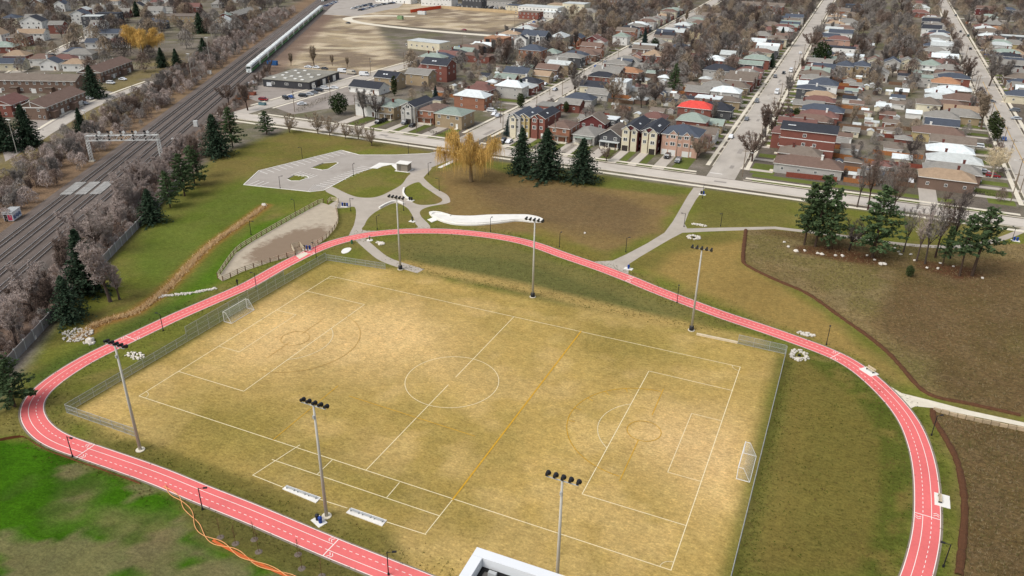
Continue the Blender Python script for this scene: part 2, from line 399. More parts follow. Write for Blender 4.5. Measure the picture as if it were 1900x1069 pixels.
# the new sown lawn at the corner
NEWL = GP([(-60, 815), (60, 818), (150, 850), (300, 908), (335, 935), (360, 985), (440, 1040), (560, 1074), (560, 1180), (-100, 1180)])
dn = sdist(NEWL); kn = edge(dn+(n4-.5)*1.5, 2)
lay(S(60, 100, 14), kn); lay(S(122, 112, 76), kn*edge(n1*.45+n3*.3+n2*.25-.55, .10)*.75); lay(S(46, 82, 10), kn*edge(n2-.6, .08)*.6); lay(S(126, 114, 84), kn*edge(vnoise(7, 21, 5)-.56, .06)*.7)
lay(S(96, 92, 50), edge(sdist(GP([(335, 920), (500, 975), (700, 1069), (580, 1074), (440, 1030), (365, 985)])), 2)*.8)
lay(S(118, 100, 62), edge(sdist(GP([(100, 640), (170, 590), (300, 530), (230, 560), (150, 600)])), 5)*.8)
lay(S(150, 108, 60), edge(2.0-ldist(GP([(492, 382), (440, 420), (390, 455), (340, 505), (300, 545), (250, 580), (185, 600), (150, 625)])), 1.5)*.8)
# vacant land beyond the works, and the strips by the rails
VAC = [(-330, 470), (-195, 300), (-185, 268), (-215, 262), (-262, 262), (-400, 500), (-420, 640), (-230, 640), (-215, 470)]
dv = sdist(VAC); kv = edge(dv+wob, 6)
lay(S(160, 146, 122), kv); lay(S(128, 114, 98), kv*edge(n3-.5, .12)*.85); lay(S(204, 190, 164), kv*edge(n1-.58, .08)*.8); lay(S(178, 162, 128), kv*edge(n2-.6, .08)*.5)
lay(S(196, 182, 154), kv*edge(4-ldist([(-345, 400), (-285, 395), (-262, 430), (-240, 455)]), 4))
lay(S(200, 188, 160), kv*edge(4-ldist([(-300, 330), (-262, 345), (-240, 372)]), 5))
rn = PXY@np.array([.86603, .5]); rt = PXY@np.array([-.5, .86603])
lay(S(136, 112, 88), edge(9-np.abs(rn+131), 5)*(PXY[:, 1] > -60)*.8); lay(S(124, 104, 92), edge(8-np.abs(rn+96), 4)*(rt > -40)*.8)
lay(S(128, 116, 76), edge(16-np.abs(rn+158), 10)*edge(400-rt, 60)*(rt > 20)*edge(n1-.4, .2)*.8)
nx_, ny_ = len(gx), len(gy)
ii, jj = np.meshgrid(np.arange(nx_-1), np.arange(ny_-1), indexing='ij'); k0 = (ii*ny_+jj).ravel()
GF = np.stack([k0, k0+ny_, k0+ny_+1, k0+1], 1)
gme = npmesh('ground', np.column_stack([PXY, np.zeros(NV)]), GF, ground_material())
ca = gme.attributes.new('soil', 'FLOAT_COLOR', 'POINT'); ca.data.foreach_set('color', np.column_stack([SOIL, np.ones(NV)]).astype(np.float32).ravel())
ta = gme.attributes.new('tuft', 'FLOAT', 'POINT'); ta.data.foreach_set('value', TUFT.astype(np.float32))
struct('ground', gme)

# ================================================================== PAVEMENTS
m_asph = mat('path_asphalt', S(188, 177, 162), var=.10, scale=.35, fine=.06, stain=.25)
m_road = mat('road_asphalt', S(208, 198, 184), var=.12, scale=.25, fine=.08, streak=(.35, 1, 1), stain=.3)
m_side = mat('side_road_asphalt', S(194, 185, 172), var=.12, scale=.25, fine=.08, streak=(1, .3, 1), stain=.35)
m_conc = mat('concrete', S(232, 222, 200), var=.08, scale=.8, fine=.05, stain=.2)
m_white_conc = mat('pale_concrete', S(244, 240, 230), var=.05, scale=.8, fine=.04, stain=.15)
m_lot = mat('parking_asphalt', S(178, 169, 158), var=.08, scale=.3, fine=.05, stain=.3)
m_paint = mat('white_paint', S(250, 246, 236), var=.05, scale=3)
m_fline = mat('field_line_paint', S(246, 232, 190), var=.12, scale=2.2, fine=.1)
m_yline = mat('yellow_line_paint', S(214, 164, 48), var=.15, scale=1.5, fine=.12)
m_red = mat('red_track_rubber', S(238, 120, 117), var=.07, scale=.22, fine=.05, stain=.16)
m_sand = mat('dog_run_sand', S(186, 172, 150), var=.16, scale=.35, fine=.1, stain=.0, bump=.2)
m_drive = mat('driveway_concrete', S(196, 186, 172), var=.1, scale=.5, fine=.06, rnd=.1, stain=.3)

def slab_lines(name, x0, x1, y0, y1, z, m): 
    mb = MB(); mb.box(x0, x1, y0, y1, 0.0, z); return struct(name, mb.mesh(name, m))
# park road (east-west), its kerbs and its two walks
sheet('park_road', [(-214, 149.2), (-20, 148.6), (300, 150.5), (300, 158.0), (-20, 157.2), (-214, 158.4)], .006, m_road)
for nm, y0, y1, segs in (('kerb', 148.3, 148.6, [(-205, -83), (-70, 300)]), ('kerb', 158.45, 158.75, [(-188, -88), (-74, 14.5), (31, 117), (133, 300)]),
                         ('sidewalk', 144.2, 145.9, [(-190, -83.5), (-83.5, 300)]), ('sidewalk', 160.6, 162.2, [(-187, -88.5), (-73.5, 14), (31.5, 116), (134, 300)])):
    for a, b in segs: slab_lines(nm, a, b, y0, y1, .10 if nm == 'kerb' else .06, m_conc)
def xC(y): return -80.5-.045*max(0, y-230)
def xA(y): return 23.3-.0165*max(0, y-160)
def xB(y): return 125+.014*max(0, y-190)
def xE(y): return -195-.13*max(0, y-430)
def xD(y): return 236.0
for nm, fx, y0, y1, hw in (('side_street', xC, 158.2, 1000, 4.6), ('side_street', xA, 157.6, 1100, 5.0), ('side_street', xB, 158, 1150, 5.2), ('side_street', xE, 158.3, 1000, 4.4), ('side_street', xD, 158, 1150, 4.6)):
    P = [Vector((fx(y), y)) for y in np.arange(y0, y1, 14)]
    struct(nm, ribbon_mesh(nm, P, -hw, hw, .010, m_side))
    P2 = [p for p in P if p.y > 163]
    for s in (-1, 1):
        o = s*(hw+2.1)
        struct('sidewalk', ribbon_mesh('sidewalk', P2, o-.75, o+.75, .06, m_conc, th=.06))
        struct('kerb', ribbon_mesh('kerb', P2, s*(hw+.2)-.15, s*(hw+.2)+.15, .10, m_conc, th=.10))
struct('road_marking', ribbon_mesh('road_marking', [Vector((xB(y), y)) for y in np.arange(160, 420, 2)], -.12, .12, .018, m_yline))
sheet('road_marking', [(xA(163)-4.6, 162.3), (xA(163)-.2, 162.3), (xA(163)-.2, 162.8), (xA(163)-4.6, 162.8)], .018, m_paint)
for k, y0 in enumerate((300, 560, 800)):
    P = [Vector((x, y0)) for x in np.arange(xB(y0)+5, xD(y0)-4, 12)]
    struct('cross_street', ribbon_mesh('cross_street', P, -4, 4, .008, m_side))
m_patch = mat('road_patch', S(166, 158, 148), var=.12, scale=.6, fine=.08, rnd=.12); rp = random.Random(8)
for k in range(34):
    if k < 10: x, y = rp.uniform(-130, 110), rp.uniform(150.5, 156); a, b_ = rp.uniform(2, 7), rp.uniform(1, 2.4)
    else: fx = rp.choice((xA, xB, xC)); y = rp.uniform(170, 420); x = fx(y)+rp.uniform(-3, 3); a, b_ = rp.uniform(1, 2.2), rp.uniform(3, 10)
    sheet('road_patch', [(x-a/2, y-b_/2), (x+a/2, y-b_/2), (x+a/2, y+b_/2), (x-a/2, y+b_/2)], .0145+k*.0001, m_patch)
# works street round the vacant land
P = smooth(spline([(-200, 452), (-245, 452), (-300, 458), (-345, 470), (-372, 492), (-360, 520), (-320, 536)], 6), 3)
struct('works_street', ribbon_mesh('works_street', P, -4.2, 4.2, .012, m_conc))
sheet('works_yard', [(-262, 205), (-172, 167), (-158, 200), (-165, 262), (-212, 262), (-250, 236)], .004, mat('yard_asphalt', S(160, 150, 140), var=.14, scale=.2, fine=.08, stain=.5))
P = smooth(spline(GP([(60, 262), (130, 217), (185, 190), (240, 168), (290, 150)]), 5), 2)
struct('lane', ribbon_mesh('lane', P, -3.2, 3.2, .008, m_side)); struct('sidewalk', ribbon_mesh('sidewalk', P, 4.2, 5.6, .05, m_conc, th=.05))
P = spline(GP([(30, 135), (65, 115), (110, 95), (150, 76), (170, 66)]), 8)
struct('lane', ribbon_mesh('lane', P, -3.6, 3.6, .008, m_side)); struct('sidewalk', ribbon_mesh('sidewalk', P, 4.4, 6.0, .05, m_conc, th=.05))
sheet('townhouse_court', GP([(0, 262), (95, 195), (180, 165), (215, 172), (150, 215), (60, 270), (10, 300)]), .005, mat('court_paving', S(168, 158, 148), var=.1, scale=.4, stain=.3))

# ---- running track
TR = [(960, 1130), (806, 1069), (720, 1036), (631, 1001), (480, 938), (379, 899), (303, 868), (177, 825), (126, 808), (101, 793), (84, 773), (78, 752), (86, 734), (103.5, 717), (131, 697), (167, 674), (220, 647), (263, 627), (328, 595.5), (394, 566.5), (454.5, 540), (480, 527.5), (538, 494), (606, 461), (657, 445.5), (695, 438.5), (740, 434), (770.5, 433), (833.5, 434), (909, 441.7), (960, 451), (993, 460.6), (1036, 477), (1099, 498.5), (1162, 522.5), (1200, 539), (1288, 573), (1339, 592), (1405, 614), (1470, 637), (1541, 664), (1576, 684), (1609, 712), (1635, 738), (1655, 762), (1670, 785), (1679, 808), (1687, 833), (1693, 863), (1696, 901), (1696, 951), (1693, 987), (1683, 1027), (1670, 1069), (1630, 1150)]
TP = smooth(spline(GP(TR), 1.0), 14)          # clockwise loop: inner edge, outside lies on the left
WT = 3.75
struct('running_track', ribbon_mesh('running_track', TP, 0, WT, .014, m_red))
struct('track_apron', ribbon_mesh('track_apron', TP, -.2, WT+.3, .008, mat('track_edge_concrete', S(138, 128, 112), var=.15)))
for o in (.02, WT-.13): struct('track_line', ribbon_mesh('track_line', TP, o, o+.11, .019, m_paint))
TP3 = spline([tuple(p) for p in TP], .55)
half = int(len(TP3)*.47)
def tline(P, o, dash): 
    if len(P) > 3: struct('track_line', ribbon_mesh('track_line', P, o-.045, o+.045, .019, m_paint, every=(1, 1) if dash else None))
cuts = [0]
bars = []
for q in ((1715, 955), (1541, 664), (1166, 519), (253, 632), (165, 833), (618, 1012), (568, 470)):
    g = G(*q).xy; i = min(range(len(TP3)), key=lambda i: (TP3[i]-g).length); bars.append(i)
bars.sort(); ends = [0]+bars+[len(TP3)-1]
for k in range(len(ends)-1):
    seg = TP3[ends[k]:ends[k+1]+1]; a, b = (1.25, 2.45) if k % 2 == 0 else (2.45, 1.25)
    tline(seg, a, True); tline(seg, b, False)
NN = normals(TP3)
for i in bars:
    p, nrm = TP3[i], NN[i]; t = Vector((nrm.y, -nrm.x)); mb = MB()
    def strip(a, b, wd):
        d = (b-a).normalized(); q = Vector((-d.y, d.x))*wd
        mb.quad((*(a-q), .023), (*(b-q), .023), (*(b+q), .023), (*(a+q), .023))
    strip(p+nrm*.1, p+nrm*(WT-.1), .07)
    for o, s in ((.62, 1), (3.1, -1)):
        c = p+nrm*o
        for kk in (.5, .95):
            strip(c+nrm*.4+t*(s*kk), c+t*(s*(kk+.35)), .05); strip(c-nrm*.4+t*(s*kk), c+t*(s*(kk+.35)), .05)
    struct('track_marking', mb.mesh('track_marking', m_paint))

# ---- walks
JUNC = GP([(604, 354.6), (612.6, 345.7), (648, 361), (666, 366), (686, 367), (703.6, 364), (720, 357), (745, 342.5), (762, 323), (800, 311), (789, 326), (787, 331), (806, 348), (828.6, 361), (835, 371), (831, 377), (796, 383.7), (780.6, 391), (781, 401), (798, 423), (760, 428), (695, 434), (649, 442), (657, 416.5), (660.6, 396), (657, 383.7), (640, 386), (600, 386), (614, 378), (625, 367)])
ISL1 = GP([(775.6, 338), (753, 348), (748, 363.5), (760, 372), (778, 380), (808, 378.6), (821, 371), (808, 361), (786, 346)])
ISL2 = GP([(768, 424), (770.5, 414), (763, 396), (753, 384), (732.6, 377), (707, 387.5), (687, 401), (677, 416.5), (679, 428)])
def sm(p, step=.8): return spline([tuple(q) for q in p], step, True)
sheet('park_walk', sm(JUNC), .005, m_asph, holes=[sm(ISL1), sm(ISL2)])
P = smooth(spline(GP([(664, 440), (690, 463), (712, 480), (745, 492.5), (783, 504)]), 1), 3)
struct('park_walk', ribbon_mesh('park_walk', P, -1.5, 1.5, .006, m_asph))
EASTW = GP([(1094, 486), (1137, 483.5), (1162, 472), (1200, 452), (1233, 431.7), (1248, 411.5), (1263, 386), (1276, 363.5), (1287, 348), (1308, 349), (1291, 371), (1278, 394), (1270, 415), (1275, 424), (1314, 423), (1440, 420.5), (1440, 425), (1313.7, 429.7), (1266, 432), (1243, 444), (1187, 477), (1167, 490), (1166, 508), (1140, 506)])
sheet('park_walk', EASTW, .006, m_asph)
P = smooth(spline(GP([(1438, 423), (1470, 426.5), (1541, 435), (1672, 453), (1773, 458), (1849, 446), (1915, 420)]), 1.5), 3)
struct('park_walk', ribbon_mesh('park_walk', P, -1.1, 1.1, .0065, m_asph))
sheet('concrete_walk', GP([(1640, 710), (1672.6, 729.5), (1723, 742), (1799, 762), (1900, 784), (2000, 806), (2000, 815), (1900, 791.6), (1730.6, 757), (1698, 754), (1682, 762)]), .007, m_conc)
# ---- parking area
LOT = GP([(452, 343), (480, 317), (634, 279), (667, 287.7), (732, 287.7), (796, 285), (816, 281), (826, 277), (858, 281), (850, 293), (820, 303), (800, 311), (762, 323), (752, 313), (735, 304), (692, 312), (657, 323), (611, 348), (600, 353.5), (576, 356), (480, 346)])
ISA = GP([(577, 312), (600, 303), (624, 301), (628, 303), (610, 314), (598, 316)]); ISB = GP([(533, 333), (546, 325), (570, 327), (573, 330), (556, 336), (540, 336)])
sheet('parking_area', LOT, .0045, m_lot, holes=[ISA, ISB])
for pl in (ISA, ISB): struct('kerb', ribbon_mesh('kerb', [*pl, pl[0], pl[1]], -.2, .15, .11, m_white_conc, th=.11))
struct('kerb', ribbon_mesh('kerb', LOT[0:8], -.18, .12, .11, m_white_conc, th=.11)); struct('kerb', ribbon_mesh('kerb', LOT[14:21]+[LOT[0]], -.12, .18, .11, m_white_conc, th=.11))
def stalls(a, b, depth, side, n, skip=0):
    a, b = Vector(a), Vector(b); t = (b-a).normalized(); q = Vector((-t.y, t.x))*side; mb = MB(); w_ = t*.10
    for k in range(n+1):
        p = a+(b-a)*(k/n)+q*.3; e = p+q*depth+t*skip
        mb.quad((*(p-w_), .010), (*(p+w_), .010), (*(e+w_), .010), (*(e-w_), .010))
    struct('parking_marking', mb.mesh('parking_marking', m_paint))
stalls(LOT[1], LOT[2], 5.2, -1, 14); stalls(LOT[17], LOT[15], 5.2, 1, 13); stalls(LOT[0]+Vector((1.5, .8)), LOT[20], 5.0, 1, 2)
stalls(G(590, 325).xy, G(560, 318).xy, 4.6, 1, 5)
mb = MB()
for k in range(9):
    p = G(572+k*3.4, 354-k*.5).xy; q = G(582+k*3.4, 343-k*.3).xy; mb.bar((*p, .010), (*q, .010), .05, n=4)
struct('parking_marking', mb.mesh('parking_marking', m_paint))
sheet('concrete_pad', GP([(686, 312), (704, 302), (722, 303), (736, 304), (748, 318), (738, 318), (726, 306), (712, 308), (700, 313)]), .05, m_white_conc, th=.05)
sheet('concrete_pad', GP([(812, 311), (850, 292), (853, 296), (818, 312)]), .05, m_white_conc, th=.05)
# ---- dog run surface
DOG = GP([(404, 516), (437, 470), (470, 447), (520, 418), (570, 390), (597, 376), (612, 381), (624, 388), (628, 410), (622, 424), (606, 442), (585, 457), (556, 472), (500, 487), (450, 504), (413, 522)])
def dog_material():
    m = mat('dog_run_surface', S(190, 176, 154), var=.14, scale=.5, fine=.1, bump=.2); n = m.node_tree.nodes; l = m.node_tree.links; bs = n['Principled BSDF']; src = bs.inputs['Base Color'].links[0].from_socket
    a_, b_ = G(470, 486), G(600, 422); c_ = (a_+b_)/2; d_ = b_-a_; tc = n.new('ShaderNodeTexCoord'); mp = n.new('ShaderNodeMapping'); mp.vector_type = 'TEXTURE'; mp.inputs['Location'].default_value = (c_.x, c_.y, 0); mp.inputs['Rotation'].default_value = (0, 0, math.atan2(d_.y, d_.x)); mp.inputs['Scale'].default_value = (d_.length*.5, 6.4, 1); l.new(tc.outputs['Object'], mp.inputs[0])
    ln = n.new('ShaderNodeVectorMath'); ln.operation = 'LENGTH'; l.new(mp.outputs[0], ln.inputs[0]); nz = n.new('ShaderNodeTexNoise'); nz.inputs['Scale'].default_value = .35; nz.inputs['Detail'].default_value = 7; nz.inputs['Roughness'].default_value = .7; l.new(tc.outputs['Object'], nz.inputs['Vector'])
    ad = n.new('ShaderNodeMath'); ad.operation = 'MULTIPLY_ADD'; ad.inputs[1].default_value = 1.5; l.new(nz.outputs[0], ad.inputs[0]); l.new(ln.outputs['Value'], ad.inputs[2]); mr = n.new('ShaderNodeMapRange'); mr.inputs[1].default_value = 1.62; mr.inputs[2].default_value = 1.95; mr.inputs[3].default_value = .85; mr.inputs[4].default_value = 0; l.new(ad.outputs[0], mr.inputs[0])
    mx = n.new('ShaderNodeMix'); mx.data_type = 'RGBA'; l.new(mr.outputs[0], mx.inputs[0]); l.new(src, mx.inputs[6]); mx.inputs[7].default_value = (*S(134, 112, 90), 1); l.new(mx.outputs[2], bs.inputs['Base Color']); return m
sheet('dog_run', DOG, .006, dog_material())

# ---- field markings
L2, W2 = 50.52, 29.74
def fl(name, pts, wd, m, z=.012, closed=False):
    P = [Vector(p) for p in pts]+([Vector(pts[0])] if closed else []); mb = MB()
    for a, b in zip(P, P[1:]):
        d = (b-a).normalized(); q = Vector((-d.y, d.x))*wd/2; a = a-d*wd/2; b = b+d*wd/2
        mb.quad((*(a-q), z), (*(b-q), z), (*(b+q), z), (*(a+q), z))
    return struct(name, mb.mesh(name, m))
def arc(cx, cy, r, a0, a1, n=40): return [(cx+r*math.cos(R_(a0+(a1-a0)*i/n)), cy+r*math.sin(R_(a0+(a1-a0)*i/n))) for i in range(n+1)]
LW = .125
zz = iter(np.arange(.0100, .06, .0012))
fl('touch_line', [(-L2, -W2), (L2, -W2)], LW, m_fline, next(zz)); fl('touch_line', [(-L2, W2), (L2, W2)], LW, m_fline, next(zz))
fl('goal_line', [(-L2, -W2), (-L2, W2)], LW, m_fline, next(zz)); fl('goal_line', [(L2, -W2), (L2, W2)], LW, m_fline, next(zz))
fl('halfway_line', [(0, -W2), (0, -1.6)], LW, m_fline, next(zz)); fl('halfway_line', [(0, 1.6), (0, W2)], LW, m_fline, next(zz))
fl('centre_circle', arc(0, 0, 9.15, 0, 360, 72), LW, m_fline, next(zz))
for s in (-1, 1):
    fl('penalty_area_line', [(s*L2, -20.16), (s*(L2-16.5), -20.16), (s*(L2-16.5), 20.16), (s*L2, 20.16)], LW, m_fline, next(zz))
    fl('goal_area_line', [(s*L2, -9.16), (s*(L2-5.5), -9.16), (s*(L2-5.5), 9.16), (s*L2, 9.16)], LW*.8, m_fline, next(zz))
    fl('penalty_arc', arc(s*(L2-11), 0, 9.15, 127 if s > 0 else -53, 233 if s > 0 else 53, 28), LW, m_fline, next(zz))
    for c in (-1, 1): fl('corner_arc', arc(s*L2, c*W2, 1.6, *{(1, 1): (180, 270), (1, -1): (90, 180), (-1, 1): (270, 360), (-1, -1): (0, 90)}[(s, c)], 8), LW*.8, m_fline, next(zz))
gy1, gy2 = G(505, 853).xy, G(469, 882).xy
for a, b in (((556, 826), (469, 882)), ((505, 853), (814, 957)), ((840, 927), (790, 990)), ((616, 854), (589, 880)), ((741, 896), (718, 923)), ((469, 882), (524, 904)), ((594, 927), (644, 943)), ((718, 969), (790, 992))):
    fl('bench_area_line', [G(*a).xy, G(*b).xy], LW, m_fline, next(zz))
yl = G(1078, 615).xy; yr = G(840, 927).xy
fl('yellow_line', [yl, yr], .27, m_yline, next(zz)); fl('yellow_line', [(-19, -W2), (-19, -11)], .14, m_yline, next(zz)); fl('yellow_line', [(-15, -13), (12, -14)], .13, m_yline, next(zz))
cc = G(1195, 800).xy
fl('yellow_arc', arc(cc.x, cc.y, 13.7, 92, 268, 40), .14, m_yline, next(zz)); fl('yellow_circle', arc(cc.x, cc.y, 3.0, 0, 360, 30), .12, m_yline, next(zz))
fl('yellow_line', [G(1231, 722).xy, G(1210, 770).xy], .14, m_yline, next(zz)); fl('yellow_line', [G(1184, 818).xy, G(1150, 892).xy], .14, m_yline, next(zz))
for k in range(5):
    a = R_(120+k*18); fl('yellow_tick', [(cc.x+13.7*math.cos(a), cc.y+13.7*math.sin(a)), (cc.x+12.4*math.cos(a), cc.y+12.4*math.sin(a))], .12, m_yline, next(zz))
cl = G(548, 628).xy
m_faint = mat('worn_yellow_paint', S(208, 168, 96), var=.15, scale=1.5)
fl('yellow_circle', arc(cl.x, cl.y, 3.0, 0, 360, 30), .13, m_faint, next(zz)); fl('yellow_arc', arc(cl.x, cl.y, 13.7, -80, 80, 36), .14, m_faint, next(zz))
fl('yellow_line', [(cl.x, cl.y-9), (cl.x, cl.y-2)], .13, m_faint, next(zz)); fl('yellow_line', [(cl.x, cl.y+2), (cl.x, cl.y+9)], .13, m_faint, next(zz))

# ================================================================== THINGS IN THE PARK
m_black = mat('black_metal', (.02, .02, .022), rough=.5, var=.1)
m_galv = mat('galvanised_steel', S(182, 184, 182), rough=.45, var=.12, scale=2, metal=.0, rnd=.05)
m_whitem = mat('white_enamel', S(245, 245, 240), rough=.4, var=.04)
m_pole = mat('weathered_pole_concrete', S(196, 192, 180), var=.1, scale=.8, streak=(1, 1, .15), rnd=.04)
m_wood = mat('silvered_timber', S(214, 198, 168), var=.16, scale=1.2, rnd=.08)
m_brownwood = mat('brown_timber', S(118, 88, 62), var=.15, scale=1.2, rnd=.1)
m_rock = mat('pale_limestone', S(222, 214, 200), var=.18, scale=2.0, fine=.1, rnd=.1, bump=.3)
m_blue = mat('blue_plastic', S(34, 70, 150), rough=.45, var=.08)
m_orange = mat('orange_plastic_mesh', S(206, 104, 52), rough=.6, var=.2, scale=2)
m_rust = mat('brown_mulch', S(96, 64, 42), var=.3, scale=2.5, fine=.2, bump=.5)
m_dark = mat('dark_gap', (.015, .015, .015))
m_glass = mat('window_glass', (.035, .04, .045), rough=.12, var=.2, scale=.4, rnd=.35, spec=.6)

def chain_material():
    m = bpy.data.materials.new('chain_link'); m.use_nodes = True; n = m.node_tree.nodes; l = m.node_tree.links; MATS['chain_link'] = m
    b = n['Principled BSDF']; b.inputs['Base Color'].default_value = (*S(150, 158, 150), 1); b.inputs['Roughness'].default_value = .6
    tc = n.new('ShaderNodeTexCoord'); sp = n.new('ShaderNodeSeparateXYZ'); l.new(tc.outputs['Object'], sp.inputs[0])
    def line(sign):
        a = n.new('ShaderNodeMath'); a.operation = 'ADD'; l.new(sp.outputs[0], a.inputs[0]); l.new(sp.outputs[1], a.inputs[1])
        s = n.new('ShaderNodeMath'); s.operation = 'MULTIPLY_ADD'; l.new(sp.outputs[2], s.inputs[0]); s.inputs[1].default_value = sign; l.new(a.outputs[0], s.inputs[2])
        k = n.new('ShaderNodeMath'); k.operation = 'MULTIPLY'; k.inputs[1].default_value = 14.0; l.new(s.outputs[0], k.inputs[0])
        f = n.new('ShaderNodeMath'); f.operation = 'FRACT'; l.new(k.outputs[0], f.inputs[0])
        c = n.new('ShaderNodeMath'); c.operation = 'LESS_THAN'; c.inputs[1].default_value = .13; l.new(f.outputs[0], c.inputs[0]); return c.outputs[0]
    mx = n.new('ShaderNodeMath'); mx.operation = 'MAXIMUM'; l.new(line(1), mx.inputs[0]); l.new(line(-1), mx.inputs[1])
    l.new(mx.outputs[0], b.inputs['Alpha'])
    return m
m_chain = chain_material()
def chain_fence(label, a, b, h, rails, step=3.0, mid=True):
    a, b = Vector(a), Vector(b); L = (b-a).length; n = max(1, round(L/step)); t = (b-a)/L; rz = math.atan2(t.y, t.x)
    r = thing('chain_link_fence', label, 'fence', (a.x, a.y, 0), rz, 'chain-link fences round the playing field')
    pm = MB(); pm.bar((0, 0, 0), (0, 0, h), .045, n=6); pme = pm.mesh('fence_post', m_galv)
    for i in range(n+1): obj('post', pme, r, (i*L/n, 0, 0))
    for z in rails:
        q = MB(); q.bar((0, 0, z), (L, 0, z), .035, n=5); obj('rail', q.mesh('fence_rail', m_galv), r)
    mm = MB()
    for i in range(n): mm.box(i*L/n+.05, (i+1)*L/n-.05, .052, .058, .05, h-.02)
    obj('wire_mesh', mm.mesh('fence_mesh', m_chain), r)
    return r
XW = -57.8
chain_fence('chain-link fence behind the field corner nearest the sown green lawn', (XW, -39.2), (XW, -10.5), 1.9, (.1, 1.0, 1.87))
chain_fence('tall chain-link ball-stop fence behind the goal beside the dog run', (XW, -10.5), (XW, 21), 3.6, (.1, 1.2, 2.4, 3.57))
chain_fence('chain-link fence running from the ball-stop to the corner below the junction', (XW, 21), (XW+.3, 37.2), 2.2, (.1, 1.1, 2.17))
chain_fence('short chain-link return fence at the floodlight near the sown lawn', (XW, -39.2), (-40.5, -39.1), 1.8, (.1, .95, 1.77))
chain_fence('short chain-link return fence below the oval concrete pad', (XW+.3, 37.4), (-40.5, 39.2), 1.7, (.1, .9, 1.67))
chain_fence('short chain-link return fence near the round rock pile', (48.5, 39.3), (58.2, 39.0), 2.2, (.1, 1.1, 2.17))
chain_fence('long chain-link fence behind the goal nearest the meadow', (58.4, 38.8), (58.4, -52), 2.2, (.1, 2.17))
mb = MB(); mb.box(39.6, 48.4, 39.15, 39.55, 0, .45); tag(obj('low_wall', mb.mesh('low_wall', m_wood)), 'low pale timber kick wall beside the far padded floodlight', 'wall')

# floodlights
def floodlight(label, x, y, h, face, pad, i):
    r = thing('floodlight_mast', label, 'floodlight', (x, y, 0), 0, 'floodlight masts round the playing field')
    p = MB(); p.bar((0, 0, 0), (0, 0, h), .27, n=12, r2=.15); obj('pole', p.mesh('mast_pole', m_pole, True), r)
    q = MB(); ang = face
    ca, sa = math.cos(ang), math.sin(ang)
    q.bar((-2.1*ca, -2.1*sa, h-.1), (2.1*ca, 2.1*sa, h-.1), .08, n=6); q.bar((0, 0, h-1.4), (0, 0, h+.35), .1, n=6); obj('cross_arm', q.mesh('mast_arm', m_galv), r)
    fy = -1 if y > 0 else 1
    lm = MB(); lm.bar((0, 0, .12), (0, fy*.5, -.12), .18, n=10, r2=.36); lm.bar((0, fy*.5, -.12), (0, fy*.53, -.135), .34, n=10, mi=1); lm.cbox((0, -.12*fy, .1), .3, .3, .36); lme = lm.mesh('flood_lamp', [m_black, m_glass])
    for k in range(5): obj('lamp', lme, r, ((k-2)*1.0*ca, (k-2)*1.0*sa, h+.22))
    b = MB(); b.cbox((0, -.2*fy, h-1.9), .3, .25, .5); obj('junction_box', b.mesh('mast_box', m_galv), r)
    if pad:
        k = MB(); k.bar((0, 0, 0), (0, 0, 1.05), .55, n=10, r2=.5); obj('base_pad', k.mesh('mast_pad', m_black, True), r)
    c = MB(); c.bar((0, 0, 0), (0, 0, .12), .75, n=14); obj('footing', c.mesh('mast_footing', m_conc), r)
floodlight('floodlight mast at the field corner nearest the sown green lawn', -37.3, -41.4, 20.3, 0, False, 0)
floodlight('floodlight mast standing between the two white bench pads', .7, -41.2, 20.1, 0, False, 1)
gx3 = G(1040, 1069).xy
floodlight('floodlight mast beside the white rooftop parapet', 37.8, -41.3, 20.1, 0, False, 2)
floodlight('padded floodlight mast before the pinkish track near the rock pile', 38.1, 40.9, 19.6, 0, True, 3)
floodlight('padded floodlight mast below the white serpentine seat', -.1, 41, 19.6, 0, True, 4)
floodlight('padded floodlight mast beside the end of the walk by the junction', -37, 40.9, 19.4, 0, True, 5)

